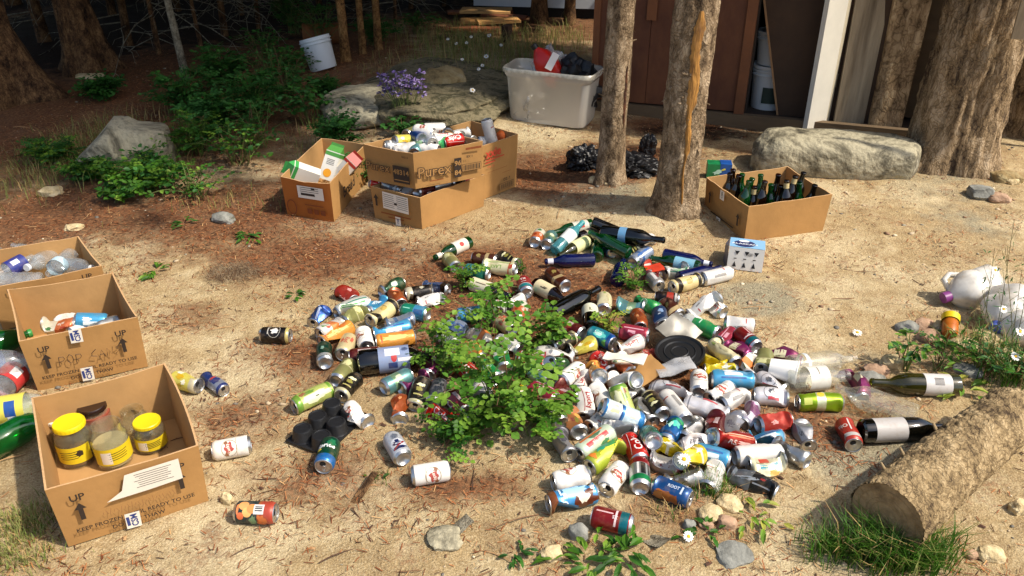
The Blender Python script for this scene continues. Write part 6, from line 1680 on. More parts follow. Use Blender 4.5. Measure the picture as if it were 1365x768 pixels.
for k, i in enumerate(I):
    a, b2 = Vector(Aa[k]), Vector(Bb[k]); d = (a - b2).normalized()      # from base to lid
    base_p = (a + b2) / 2 - d * (Ln[k] / 2)
    roll = i[9] if i[0] == 'c' else i[11]
    rr_ = random.Random(k * 3 + 1)
    M = frame_axis(base_p, d, (roll or rr_.uniform(-.35, .35)))
    if i[0] == 'c':
        make_can(i[1], i[2], i[7], M, labels[k], group='empties scattered round the shrub')
    else:
        make_bottle(i[1], i[2], M, labels[k], i[8], i[9], group='empties scattered round the shrub', nb=None) if False else make_bottle(i[1], i[2], M, labels[k], i[8], i[9], group='empties scattered round the shrub', neckband=i[12])
# ================================================================ what is in the boxes
def upM(p, rz=0, tx=0, ty=0):
    return Matrix.Translation(p) @ Euler((tx, ty, rz)).to_matrix().to_4x4()
CLEARJ = glassmat('jar_glass', 'fbfcf6', .05, 'd8d4bc', .03)
def jar(label, lx, ly, h, r, content, chf, cap=None, lab=None, open_=False, lab_u=-90):
    p = P(lx, ly, h + .008)
    t = thing('glass_jar', label, 'jar', (p.x, p.y, .0075), 0, 'glass jars in the nearest box')
    mb = MB(); mb.lathe([(0, .004), (r * .8, 0), (r * .97, .006), (r, .02), (r, h * .66), (r * .93, h * .76), (r * .78, h * .84), (r * .76, h * .98), (r * .80, h * .985), (r * .80, h), (r * .75, h), (r * .72, h * .84), (r * .88, h * .74), (r * .95, h * .64), (r * .95, .02), (0, .01)], 36, CLEARJ)
    mb.build('glass_body', t, smooth=True)
    if content:
        mb = MB(); mb.lathe([(0, .012), (r * .93, .012), (r * .94, h * chf), (0, h * chf)], 28, content); mb.build('contents', t, smooth=True)
    if cap:
        mb = MB(); mb.lathe([(r * .84, h * .90), (r * .86, h * .905), (r * .86, h * 1.0), (r * .82, h * 1.02), (r * .76, h * 1.015), (0, h * 1.012)], 36, cap)
        for k in range(24):
            a = k * math.pi / 12; mb.box((r * .86, -.001, h * .915), (r * .872, .001, h * .99), cap, Matrix.Rotation(a, 4, 'Z'))
        mb.build('screw_lid', t, smooth=True)
    if lab:
        mb = MB(); wd = r * 2.6
        wrap(mb, rect2d(wd, h * .42), lab, r + .0004, R(lab_u), h * .38, 0, .0002)
        for q in range(4): wrap(mb, rect2d(wd * (.42 - .06 * (q % 2)), .0022), INK, r + .0004, R(lab_u) + .1, h * (.47 - q * .055), R(4), .0005)
        wrap(mb, ell2d(.022, .02, 14, .3, 3), INK, r + .0004, R(lab_u) + .65, h * .42, 0, .0005) if lab_u < -80 else wrap(mb, rect2d(.028, h * .30), PAPER, r + .0004, R(lab_u) - .55, h * .36, 0, .0005)
        mb.build('paper_label', t)
    return t
YEL = mat('yellow_lid', 'dcc414', .4, var=.06, vscale=40); YLAB = mat('yellow_label', 'd4bc1c', .55); BRN_L = mat('brine', '6a4c22', .5, var=.5, vscale=30); PALEB = mat('pale_brine', 'a89a74', .5, var=.3, vscale=20)
jar('large jar with yellow lid and stained yellow label, front left in the box', 91, 563, .135, .050, BRN_L, .22, YEL, YLAB)
jar('jar with plain white lid behind the large yellow lidded jar', 80, 556, .10, .043, PALEB, .5, mat('white_lid', 'e0dcd0', .4))
jar('jar with dark brown lid and pinkish contents at the back', 122, 540, .125, .046, mat('pink_contents', '9a4a34', .6, var=.4, vscale=20), .8, mat('dark_lid', '24120e', .3, coat=.4))
jar('lidless jar with yellow label in the middle of the box', 140, 565, .135, .050, PALEB, .55, None, YLAB, lab_u=-52)
jar('lidless jar standing behind the small yellow lidded jar', 175, 546, .10, .042, None, 0)
jar('small jar with yellow lid and half white label at right', 195, 561, .095, .045, BRN_L, .18, YEL, YLAB, lab_u=-66)
# water bottles
for k, (x1, y1, x2, y2, z, lab, cap, lb) in enumerate([(35, 347, -12, 372, .13, (.45, .80, '1c2c7c', [Q('d8dce8', .02, .03, 0, .6, 0)]), None, 'crumpled clear water bottle with navy label at the left of its box'),
        (22, 330, 50, 348, .12, None, None, 'clear water bottle at the back left of its box'), (46, 352, 74, 338, .125, None, 'd8e0e4', 'clear water bottle in the middle of its box'),
        (68, 362, 92, 342, .13, (.5, .7, 'b8d4e0', []), None, 'clear water bottle with pale blue label, right of the middle one'), (115, 357, 84, 352, .13, None, 'e4e4e0', 'clear water bottle nearest the right wall of its box'),
        (-6, 374, 44, 374, .12, None, None, 'ridged clear bottle along the front wall of its box'), (10, 345, 30, 372, .09, None, 'd8e0e4', 'half buried clear bottle under the navy labelled one')]):
    a, b2 = P(x1, y1, z), P(x2, y2, z - .015); d = (a - b2).normalized()
    make_bottle('water', 'pet', frame_axis((a + b2) / 2 - d * .1, d, k), lb, lab, cap, 'water_bottle', 'bottle', 'clear bottles in the low box')
# under them, and in the other boxes, a layer that fills the carton
def fill_cans(box, pts, zc, cands, grp, place):
    for k, (px, py, ang, kind, des, cr, lb) in enumerate(pts):
        z = zc if isinstance(zc, float) else zc[k]
        p = P(px, py, z); d = Vector((math.cos(R(ang)), math.sin(R(ang)), random.Random(k).uniform(-.25, .25))).normalized()
        L_2 = PR[kind][1] / 2
        make_can(kind, des, cr, frame_axis(p - d * L_2, d, k * .7), lb, group=grp)
fill_cans('purex', [(527, 196, 200, 'can', 'silver', 0, 'bare silver can at the left end of the heaped upper box'), (538, 188, 40, 'can', 'yellowpat', 0, 'yellow patterned can on the heap in the upper box'), (541, 200, 10, 'can', 'white', 2, 'crushed white can at the front left of the upper box'),
    (556, 197, 262, 'can', 'tealsilver', 0, 'silvery teal can pointing outward at the front of the upper box'), (557, 183, 120, 'can', 'bluecan', 0, 'glossy blue can standing up in the heap of the upper box'), (566, 176, 150, 'can', 'lucky', 0, 'white red crested can topmost in the heap of the upper box'),
    (574, 188, 285, 'can', 'pabst', 0, 'blue ribbon can facing out in the upper box heap'), (584, 194, 230, 'can', 'greentail', 1, 'crushed green and white can at the front of the upper box'), (590, 186, 30, 'can', 'redwhite', 0, 'red script can in the right half of the upper box'),
    (604, 188, 215, 'can', 'cola', 0, 'red cola can near the right end of the upper box'), (619, 187, 310, 'can', 'silver', 1, 'crushed silver can at the right end of the upper box'), (579, 172, 10, 'can', 'white', 0, 'plain white can at the back of the upper box heap'),
    (571, 199, 340, 'can', 'lucky', 2, 'crushed white can low at the front of the upper box'), (548, 178, 70, 'can', 'palegold', 0, 'pale gold can at the back left of the upper box heap'), (596, 177, 100, 'can', 'blackgold', 0, 'black and gold can at the back right of the upper box heap'), (612, 178, 20, 'can', 'white', 3, 'crushed white can at the back right corner of the upper box')],
    [.345, .36, .34, .345, .375, .395, .37, .345, .36, .35, .34, .365, .345, .355, .345, .33], None, 'cans heaped in the upper box', '')
fill_cans('case', [(507, 244, 200, 'can', 'cola', 0, 'red can poking out at the left of the lower carton'), (524, 250, 330, 'can', 'silver', 0, 'silver can under the upper box, front left of the lower carton'), (545, 252, 20, 'can', 'white', 1, 'crushed white can at the front corner of the lower carton'),
    (566, 254, 50, 'can', 'darkcola', 0, 'dark red can along the right wall of the lower carton'), (588, 247, 45, 'can', 'silver', 0, 'silver can in the middle of the lower carton right wall'), (608, 240, 60, 'can', 'blackgold', 0, 'black and gold can near the far right of the lower carton'), (626, 233, 40, 'can', 'crimson', 0, 'crimson can at the far right corner of the lower carton')],
    .150, None, 'cans showing under the upper box', '')
fill_cans('xxie', [(651, 176, 120, 'tall', 'white', 0, 'tall white can standing up in the tall carton'), (648, 190, 30, 'can', 'lucky', 0, 'white crested can lying in the tall carton'), (664, 186, 60, 'can', 'amber', 0, 'orange brown can lying at the right of the tall carton')], [.30, .245, .245], None, 'cans in the tall carton', '')
for o_ in COL.objects:
    if o_.get('label') == 'tall white can standing up in the tall carton':
        p = P(652, 180, .29); o_.matrix_world = frame_axis(p - Vector((-.02, 0, .06)), Vector((-.25, .1, 1)), 1)
fill_cans('pop', [(78, 437, 190, 'can', 'redcream', 1, 'crushed tan and red can in the handwritten box'), (122, 428, 15, 'can', 'skyblue', 0, 'sky blue can in the handwritten box'), (140, 437, 30, 'can', 'silver', 2, 'crushed silver can at the right of the handwritten box'), (96, 428, 160, 'can', 'white', 1, 'crushed white can at the back of the handwritten box'), (110, 440, 60, 'can', 'white', 0, 'plain white can low in the handwritten box')],
    [.085, .085, .075, .07, .06], None, 'cans in the handwritten box', '')
a = P(98, 436, .10); make_bottle('water', 'pet', frame_axis(a - Vector((-.1, .08, .04)), Vector((-.6, -.55, .3)), 0), 'small bottle with black cap among the cans of the handwritten box', None, '141414', 'plastic_bottle')
# beer bottles upright in the box
beers = [(961, 244, 'green', 'green bottle nearest the left corner of the beer box'), (979, 234, 'brown', 'tall brown bottle second along the left wall of the beer box'), (987, 242, 'brown', 'brown bottle beside the front left wall of the beer box'), (998, 250, 'green', 'leftmost leaning green bottle in the middle of the beer box'),
    (1005, 246, 'green', 'second leaning green bottle in the middle of the beer box'), (1016, 241, 'green', 'upright green bottle at the centre of the beer box'), (1022, 250, 'brown', 'brown bottle just right of the centre green one'), (1030, 254, 'green', 'short green bottle near the front wall of the beer box'),
    (1040, 241, 'brown', 'tall brown bottle right of centre in the beer box'), (1051, 249, 'brown', 'brown bottle with cream neck label in the beer box'), (1063, 243, 'brown', 'reddish brown bottle leaning at the right of the beer box'), (1074, 238, 'dark', 'dark bottle leaning at the back right of the beer box'),
    (1089, 255, 'dark', 'dark bottle mouth at the far right corner of the beer box'), (970, 240, 'brown', 'brown bottle behind the first green one in the beer box'), (1008, 257, 'brown', 'short brown bottle close to the front wall, left of centre'), (1043, 256, 'brown', 'low brown bottle by the front wall, right of centre'), (1068, 252, 'green', 'green bottle low at the right of the beer box')]
for k, (px, py, gl_, lb) in enumerate(beers):
    rr_ = random.Random(k + 50); top = P(px, py, .228 - (.03 if 'short' in lb or 'low' in lb or 'mouth' in lb else 0))
    top.y += .035; top.z += .018
    d = Vector((rr_.uniform(-.10, .10), rr_.uniform(-.10, .10), 1)).normalized()
    if 'leaning' in lb: d = Vector((.16, .04, 1)).normalized()
    cb = Vector((1.19, 3.56, 0)); q4 = [(.932, 3.655), (1.040, 3.315), (1.440, 3.455), (1.345, 3.80)]
    for _ in range(8):      # keep neck and foot inside the carton walls
        for pt_ in (top, top - d * .213):
            for e_ in range(4):
                a_, b__ = Vector((*q4[e_], 0)), Vector((*q4[(e_ + 1) % 4], 0)); ed = (b__ - a_).normalized(); nn = Vector((-ed.y, ed.x, 0)); dist = (pt_ - a_).dot(nn); need = .04 if pt_ is not top else .028
                if dist < need: top += nn * (need - dist)
        
    make_bottle('beer', gl_, frame_axis(top - d * .213, d, rr_.uniform(0, 6)), lb, (.12, .5, 'b8a880', []) if k % 3 else None, None, 'beer_bottle', 'bottle', 'beer bottles in the box', neckband='c8b480' if k in (9, 14, 10) else None)
# juice cartons
def juice(label, p, M3, hh, w, dpt, topc, extra):
    t = thing('juice_carton', label, 'carton', (0, 0, 0), 0, 'drink cartons in the bread box'); t.matrix_world = Matrix.Translation(p) @ M3
    WC = mat('carton_white', 'dcd8cc', .45)
    mb = MB(); mb.box((-w / 2, -dpt / 2, 0), (w / 2, dpt / 2, hh), WC); mb.build('carton_body', t)
    mb = MB(); TC = mat('carton_' + topc, topc, .45); q = dpt / 2
    mb.add([(-w / 2, -q, hh + .0005), (w / 2, -q, hh + .0005), (w / 2, q, hh + .0005), (-w / 2, q, hh + .0005), (-w / 2 + .004, 0, hh + q), (w / 2 - .004, 0, hh + q), (-w / 2 + .004, -.001, hh + q + .014), (w / 2 - .004, -.001, hh + q + .014), (w / 2 - .004, .001, hh + q + .014), (-w / 2 + .004, .001, hh + q + .014)],
           [(0, 1, 5, 4), (2, 3, 4, 5), (0, 4, 3), (1, 2, 5), (4, 5, 7, 6), (5, 4, 9, 8), (6, 7, 8, 9)], TC)
    mb.box((-w / 2 - .0006, -dpt / 2 - .0006, hh * .84), (w / 2 + .0006, dpt / 2 + .0006, hh * .97), TC); mb.build('gable_top', t)
    if extra:
        F0 = Matrix.Translation((0, -dpt / 2 - .0003, 0)) @ Matrix.Rotation(R(90), 4, 'X')
        mb = MB()
        for it in extra: flat(mb, it[0], it[1], F0, it[2], it[3], 0, .0012)
        mb.build('printed_mark', t)
    return t
OR = mat('orange_print', 'e09a20', .5)
juice('white juice carton with green top and orange disc, upright in the bread box', P(436, 240, .10), Euler((R(-26), R(14), R(-14))).to_matrix().to_4x4(), .145, .075, .06, '4a8a3a', [(ell2d(.042, .042), OR, .0, .035)] + [(rect2d(.04, .002, 1), INK, 0, .08 + q * .008) for q in range(4)])
juice('white carton with green end lying at the left of the bread box', P(424, 238, .13), Euler((R(20), R(-62), R(-8))).to_matrix().to_4x4(), .13, .075, .06, '3c9a4c', [])
juice('white and red carton at the right of the bread box', P(452, 236, .11), Euler((R(-10), R(42), R(-18))).to_matrix().to_4x4(), .12, .07, .06, 'a83024', [(ell2d(.03, .03), OR, 0, .04)])

# ================================================================ single things round the pile
t = thing('moulded_tray', 'black moulded plastic tray with upturned cups, left of the pile', 'tray', (0, 0, 0))
BT = mat('tray_black', '1b1b1c', .42, bump=.15, bscale=60, spec=.5)
u0, u1, u2 = P(403, 571, .045), P(442, 537, .045), P(431, 580, .045)
e1 = (u1 - u0) / 2; e2 = (u2 - u0); e2 = e2 - e1.normalized() * e2.dot(e1.normalized()); e2 = e2.normalized() * e1.length
pc_ = [u0 + e1 * i + e2 * j for j in range(2) for i in range(3)]
g = gz(u0.x, u0.y)
co_ = [u0 - e1 * .55 - e2 * .55, u0 + e1 * 2.55 - e2 * .55, u0 + e1 * 2.55 + e2 * 1.55, u0 - e1 * .55 + e2 * 1.55]
mb = MB(); mb.hexa([Vector((q.x, q.y, g + .004)) for q in reversed(co_)], [Vector((q.x, q.y, g + .009)) for q in reversed(co_)], BT); mb.build('tray_plate', t)
for q in pc_:
    mb = MB(); rr_ = e1.length * .46
    mb.lathe([(rr_ * 1.1, .009), (rr_ * 1.0, .014), (rr_ * .88, .040), (rr_ * .82, .044), (rr_ * .70, .0445), (rr_ * .66, .042), (0, .042)], 28, BT, Matrix.Translation((q.x, q.y, g))); mb.build('cup', t, smooth=True)
t = thing('black_lid', 'round black plastic lid with rings in the middle of the pile', 'lid', P(906, 470, .055)); t.rotation_euler = (R(6), R(-5), 0)
mb = MB(); mb.lathe([(.0, .004), (.026, .004), (.028, .007), (.031, .004), (.05, .004), (.053, .008), (.056, .004), (.074, .004), (.078, .010), (.084, .010), (.086, .0), (.083, -.008), (.0, -.004)], 44, mat('lid_black', '141414', .45)); mb.build('lid_disc', t, smooth=True)
d = (P(1055, 491, .04) - P(1027, 488, .04)).normalized()
t = thing('paper_cup', 'white paper cup lying on its side, mouth to the right', 'cup', (0, 0, 0)); t.matrix_world = frame_axis(P(1026, 489, .05), d + Vector((0, -.25, .0)), 0)
WC_ = mat('cup_white', 'e4e2dc', .5)
mb = MB(); mb.lathe([(0, .006), (.027, .006), (.027, 0), (.029, 0), (.040, .086), (.042, .087), (.0415, .090), (.0385, .089), (.027, .008), (0, .008)], 32, WC_); mb.build('cup_wall', t, smooth=True)
# six pack carrier
fl_, fr_ = P(968, 360), P(1015, 366); yaw = math.atan2(fr_.y - fl_.y, fr_.x - fl_.x); g = gz(fl_.x, fl_.y)
t = thing('six_pack_carton', 'white and blue six pack carton with triangle cut-outs, before the beer box', 'carton', (fl_.x, fl_.y, g + .003), yaw)
t.rotation_euler = (R(-8), 0, yaw)
w = (fr_ - fl_).length; hh, dp = .098, .13
mb = MB(); CW = mat('carton_board_white', 'dddad2', .5, var=.06); mb.box((0, 0, 0), (w, dp, hh), CW); mb.build('carton_shell', t)
mb = MB(); FF = Matrix.Rotation(R(90), 4, 'X'); DK = mat('cutout_dark', '1a1c22', .8)
for q in range(3):
    flat(mb, poly2d([(-.010, .008), (.010, .008), (0, -.010)][::-1]), DK, FF, w * (.24 + .27 * q), hh * .76, 0, .0015); flat(mb, poly2d([(-.008, -.011), (.008, -.011), (0, .013)]), DK, FF, w * (.20 + .27 * q), hh * .24, 0, .0015)
mb.build('cut_out', t)
mb = MB()
for q in range(3): flat(mb, rect2d(.012, .004, 1), INK, FF, w * (.2 + .27 * q), hh * .5, 0, .0015)
for q in range(5): flat(mb, rect2d(.022, .0012, 1), INK, FF, w * .60, hh * (.66 + .03 * q), 0, .0015)
mb.build('printed_text', t)
mb = MB(); TM = Matrix.Translation((0, 0, hh)); flat(mb, rect2d(w, dp, 1), mat('carton_lightblue', '7cacd0', .5), TM, w / 2, dp / 2, 0, .0015)
flat(mb, ell2d(w * .62, dp * .72), mat('carton_navy', '1c2c5c', .5), TM, w * .42, dp * .42, 0, .0022); flat(mb, text2d('ALASKAN', .024, .02), mat('carton_letters', 'dfe4ea', .5), TM, w * .42, dp * .36, 0, .003); flat(mb, ell2d(w * .3, dp * .22), mat('carton_letters', 'dfe4ea', .5), TM, w * .40, dp * .68, 0, .003)
mb.build('printed_top', t)
mb = MB(); mb.add([(-.002, 0, 0), (-.002, dp, 0), (-.002, dp, hh), (-.002, 0, hh), (-.018, dp * .5, hh * .1), (-.018, dp * .5, hh * .9)], [(0, 3, 5, 4), (1, 4, 5, 2), (0, 4, 1), (3, 2, 5)], mat('carton_greyside', '5c5c66', .5)); mb.build('end_flap', t)
# blue and green soda packet behind the beer box
g = G(958, 240)
t = thing('drink_carton', 'blue and green drink carton standing behind the beer box corner', 'carton', (g.x, g.y, g.z), R(-8))
mb = MB(); mb.box((-.065, 0, 0), (.0, .07, .085), mat('packet_green', '1c8a50', .4, var=.4, vscale=14, col2='0c5a34')); mb.box((.001, 0, 0), (.06, .07, .088), mat('packet_blue', '1c58a4', .4, var=.4, vscale=14, col2='103a7c')); mb.build('carton_shell', t)
FFp = Matrix.Rotation(R(90), 4, 'X'); mb = MB(); flat(mb, ell2d(.05, .022, 16, .3, 3), mat('packet_light', 'a8d0c0', .4), FFp, -.01, .045, R(20), .0015); flat(mb, ell2d(.022, .012, 12, .3, 4), mat('packet_yellow', 'd0c84a', .4), FFp, .02, .06, R(20), .0018); mb.build('printed_mark', t)
# torn cardboard and litter in the pile
def scrap(name, label, cat, px, py, z, w, h, m, rot, seed):
    p = P(px, py, z); mb = MB(); n = 7; vs = []
    for i in range(n + 1):
        for j in range(n + 1):
            x, y = (i / n - .5) * w, (j / n - .5) * h
            vs.append((x, y, .012 * noise.noise(Vector((x * 20, y * 20, seed))) + .02 * math.sin(x / w * 2.5)))
    fs = [(i * (n + 1) + j, (i + 1) * (n + 1) + j, (i + 1) * (n + 1) + j + 1, i * (n + 1) + j + 1) for i in range(n) for j in range(n)]
    lo = [(x, y, z_ - .003) for x, y, z_ in vs]; N_ = len(vs)
    mb.add(vs + lo, fs + [tuple(N_ + q for q in reversed(f)) for f in fs], m); o = mb.build(name, None, smooth=True); o.location = p; o.rotation_euler = (R(rot[0]), R(rot[1]), R(rot[2])); return tag(o, label, cat)
scrap('cardboard_scrap', 'torn brown cardboard scrap left of the round black lid', 'scrap', 860, 494, .05, .11, .09, CARD, (8, 0, 30), 1)
scrap('paper_strip', 'folded white paper strip left of the round black lid', 'paper', 833, 476, .075, .14, .045, mat('paper_white', 'dcd8c8', .6), (5, 6, -25), 2)
scrap('plastic_wrap', 'crinkled clear plastic wrap below the round black lid', 'wrap', 900, 488, .07, .12, .07, glassmat('clear_film3', 'f0f0f0', .35, 'dcdcdc', .12), (0, 8, 10), 3)
scrap('foil_bag', 'crumpled silver foil bag above the round black lid', 'bag', 905, 440, .07, .12, .12, ALUD, (20, 10, 50), 4)
scrap('wrapper', 'red paper wrapper crumpled in the far heap', 'wrapper', 872, 357, .055, .06, .06, mat('wrapper_red', 'c03a20', .5), (10, 20, 10), 6)
scrap('bark_flake', 'curled grey bark flake lying at the bottom middle', 'bark', 600, 712, .012, .13, .035, BK_POLE, (0, 0, 38), 7)
scrap('bark_flake', 'dark bark piece near the sprout left of the pabst style can', 'bark', 486, 650, .014, .10, .025, BK_DARK, (0, 0, 60), 8)['label'] = 'dark bark piece beside the small sprout below the tray'
scrap('bark_flake', 'flat grey bark flake below the red and teal can', 'bark', 866, 716, .012, .10, .05, BK_POLE, (0, 0, -50), 9)
g = P(1276, 434, .03)
t = thing('pill_bottle', 'orange plastic bottle piece with yellow cap beside the milk jug', 'bottle', (0, 0, 0)); t.matrix_world = frame_axis(P(1266, 446, .03), Vector((.3, .7, .25)), 0)
mb = MB(); mb.lathe([(0, 0), (.024, 0), (.027, .01), (.027, .06), (.02, .07)], 20, mat('orange_plastic', 'b06018', .4)); mb.build('bottle_body', t, smooth=True)
mb = MB(); mb.lathe([(.031, .062), (.032, .09), (0, .091)], 20, mat('yellow_cap', 'd8b818', .4)); mb.build('cap', t, smooth=True)
# bottles at the left edge
for (k, gl_, x1, y1, x2, y2, z, lab, cap, lb) in [('soda', 'pet', 48, 470, -22, 540, .05, (.30, .62, 'b83030', [Q('e8e4e0', .03, .04, 0, .46, 0), Q('e8e4e0', .03, .04, 2.4, .46, 0)]), None, 'clear plastic bottle with red and white label at the left edge'),
      ('soda', 'pet', 66, 537, -30, 552, .05, (.30, .66, 'd8cc50', [Q('1c4c94', .05, .03, 0, .5, 0), Q('e8e8e4', .02, .02, .8, .5, 0)]), 'd8d8d4', 'plastic bottle with yellow and blue label at the left edge'), ('soda', 'petgreen', 52, 560, -22, 600, .05, None, '2c9a44', 'green soda bottle lying lowest at the left edge'),
      ('soda', 'petgreen', 22, 450, -40, 470, .05, None, '1c8a3c', 'green soda bottle behind the handwritten box at the left edge'), ('soda', 'pet', 30, 480, -50, 492, .11, (.3, .6, '2c50a0', []), None, 'clear bottle with blue label atop others at the left edge')]:
    a, b2 = P(x1, y1, z), P(x2, y2, z); d = (a - b2).normalized()
    make_bottle(k, gl_, frame_axis((a + b2) / 2 - d * .117, d, .4), lb, lab, cap, 'soda_bottle', 'bottle', 'plastic bottles at the left edge')

# ================================================================ plants
GR = [leafmat('leaf_mid', '2c5212', '4c7a1e'), leafmat('leaf_light', '4c7420', '7a9c34'), leafmat('leaf_dark', '224614', '3c6e22'), leafmat('leaf_yellow', '7a8a2c', 'a8a848'),
      leafmat('leaf_deep', '264c1c', '447a30'), leafmat('leaf_bluegreen', '26501e', '447836'), leafmat('leaf_fresh', '3a661a', '5c8a2c')]
STEM = mat('stem_green', '5a6a2c', .7); STEMB = mat('stem_brown', '6a4a30', .8)
def leaf(mb, p, d, up, L, W, m, fold=.25, droop=.2):
    s = d.cross(up)
    if s.length < 1e-3: s = d.cross(Vector((1, 0, 0)))
    s.normalize(); n = s.cross(d).normalized()
    a = p; b1 = p + d * L * .35 - s * W * .5 + n * fold * W * .5; c1 = p + d * L * .72 - s * W * .42 + n * fold * W * .4 - n * droop * L * .2
    e = p + d * L - n * droop * L * .5; c2 = p + d * L * .72 + s * W * .42 + n * fold * W * .4 - n * droop * L * .2; b2 = p + d * L * .35 + s * W * .5 + n * fold * W * .5
    mid1 = p + d * L * .5 - n * droop * L * .1
    mb.add([a, b1, c1, e, c2, b2, mid1], [(0, 1, 6), (1, 2, 6), (2, 3, 6), (3, 4, 6), (4, 5, 6), (5, 0, 6)], m)
def plant(name, label, cat, px, py, rad, h, ns, nl, ls, mats, round_=.8, group=None, spread=1.0, seed=None, compound=True, rosette=False):
    rr = random.Random(seed if seed is not None else int(px * 7 + py))
    g = G(px, py); t = thing(name, label, cat, g, 0, group)
    ms_, ml = MB(), MB()
    for s_ in range(ns):
        a = rr.uniform(0, 6.283); R_ = rad * rr.uniform(.25, 1.0) * spread; H_ = h * rr.uniform(.55, 1.05) * (1.1 - .45 * (R_ / rad))
        b0 = Vector((rr.uniform(-.2, .2) * rad, rr.uniform(-.2, .2) * rad, 0)); o_ = Vector((math.cos(a), math.sin(a), 0))
        pt = lambda u: b0 + o_ * (R_ * (u ** 1.3)) + Vector((0, 0, H_ * math.sin(u * 1.9) / math.sin(1.9) if not rosette else H_ * u * (1.4 - u)))
        if not rosette: ms_.tube([pt(u) for u in (0, .25, .5, .75, 1)], [.0022, .002, .0016, .0012, .0008], STEM if rr.random() < .7 else STEMB, n=4, cap=False)
        for k in range(nl):
            u = rr.uniform(.12 if compound else .3, 1.0); p = pt(u); side = o_.cross(Vector((0, 0, 1))) * (1 if k % 2 else -1)
            d = (side * rr.uniform(.3, 1) + o_ * rr.uniform(-.2, .9) + Vector((0, 0, rr.uniform(-.25, .45)))).normalized()
            up = (Vector((rr.uniform(-.5, .5), rr.uniform(-.5, .5), 1))).normalized()
            L = ls * rr.uniform(.5, 1.3); m = rr.choice(mats)
            if compound:     # a leaf stalk with leaflets in pairs
                for q in range(3):
                    pp_ = p + d * L * .7 * q
                    for sg in (-1, 1):
                        sd_ = d.cross(up).normalized() * sg
                        leaf(ml, pp_, (sd_ + d * .35 + Vector((0, 0, rr.uniform(-.15, .15)))).normalized(), up, L * (.85 - .1 * q), L * round_ * (.85 - .1 * q), m, fold=.2)
                leaf(ml, p + d * L * 2.0, d, up, L * .8, L * round_ * .8, m)
            else: leaf(ml, p, d if not rosette else (o_ + Vector((rr.uniform(-.4, .4), rr.uniform(-.4, .4), .3 * (1 - u)))).normalized(), up, L, L * round_, m, fold=.3, droop=.5 if rosette else .2)
    if ms_.v: ms_.build('stems', t)
    ml.build('leaves', t, smooth=False)
    return t
CG = [GR[0], GR[1], GR[6], GR[1]]
plant('leafy_shrub', 'largest bright leafy shrub growing up through the heap of cans', 'shrub', 655, 566, .30, .28, 20, 5, .031, CG, .85, spread=.9)
plant('leafy_shrub', 'leafy shrub sprigs rising behind the largest shrub, above the soda bottle', 'shrub', 650, 450, .17, .24, 9, 4, .032, CG, .95)
plant('leafy_shrub', 'leafy sprigs spilling left of the largest shrub beside the magenta can', 'shrub', 590, 500, .17, .20, 10, 5, .028, [GR[1], GR[0]], .85)
plant('leafy_shrub', 'low leafy sprigs trailing at the front left foot of the shrub', 'shrub', 600, 590, .13, .09, 12, 5, .023, [GR[2], GR[0], GR[1]], .9)
plant('leafy_shrub', 'low leafy sprigs at the front right foot of the shrub', 'shrub', 712, 575, .15, .13, 12, 5, .026, [GR[0], GR[1]], .9)
plant('leafy_shrub', 'leafy sprigs right of the shrub below the cream labelled stubby bottle', 'shrub', 728, 465, .12, .17, 9, 4, .028, [GR[1], GR[0]], .9)
plant('leafy_shrub', 'leaf sprig standing between the black bottles and the green can', 'shrub', 812, 440, .08, .10, 7, 4, .018, [GR[1], GR[3]], .9)
plant('leafy_shrub', 'frilly leaf sprig left of the grey and maroon can', 'shrub', 843, 386, .09, .10, 8, 5, .016, [GR[1], GR[0]], .8)
plant('leafy_shrub', 'leaf sprig at the far side between green bottle and cream tall can', 'shrub', 622, 384, .10, .12, 8, 5, .019, [GR[0], GR[1]], .9)
plant('leafy_shrub', 'tiny leaf sprig left of the lone cobalt bottle', 'shrub', 697, 366, .04, .07, 4, 4, .012, [GR[0]], .8)
# low plants along the bottom
plant('dandelion_plant', 'broad leaved green weed at the bottom edge, right of centre', 'weed', 790, 752, .12, .07, 16, 3, .040, [GR[0], GR[1]], .38, compound=False, rosette=True)
plant('dandelion_plant', 'lobed green weed at the bottom edge beside the flat bark flake', 'weed', 835, 750, .11, .08, 14, 3, .042, [GR[0], GR[2]], .34, compound=False, rosette=True)
plant('dandelion_plant', 'small dark weed rosette at the bottom left of the round grey stone', 'weed', 690, 742, .07, .04, 9, 3, .022, [GR[2], GR[4]], .4, compound=False, rosette=True)
plant('dandelion_plant', 'leaf rosette just below the four cream stones', 'weed', 944, 712, .08, .04, 10, 3, .030, [GR[0], GR[2]], .5, compound=False, rosette=True)
plant('dandelion_plant', 'yellowish weed rosette right of the four cream stones', 'weed', 1002, 688, .10, .05, 10, 3, .030, [GR[1], GR[3]], .4, compound=False, rosette=True)
plant('dandelion_plant', 'small sprout between the green soda can and the ribbon can', 'weed', 506, 640, .035, .03, 6, 3, .016, [GR[0], GR[2]], .5, compound=False, rosette=True)
plant('dandelion_plant', 'flat green weed behind the handwritten box', 'weed', 208, 364, .08, .04, 10, 3, .036, [GR[0], GR[1]], .4, compound=False, rosette=True)
plant('dandelion_plant', 'low green weed in the litter left of the bread box', 'weed', 328, 318, .10, .05, 12, 3, .034, [GR[2], GR[0]], .4, compound=False, rosette=True)
plant('dandelion_plant', 'tiny weed above the leftmost red can', 'weed', 394, 396, .06, .04, 8, 3, .022, [GR[2], GR[0]], .5, compound=False, rosette=True)
plant('dandelion_plant', 'small weed left of the flat tray on the needle litter', 'weed', 250, 300, .08, .05, 10, 3, .03, [GR[2], GR[0]], .4, compound=False, rosette=True)['label'] = 'small weed in front of the left bushes near the blue grey stone'
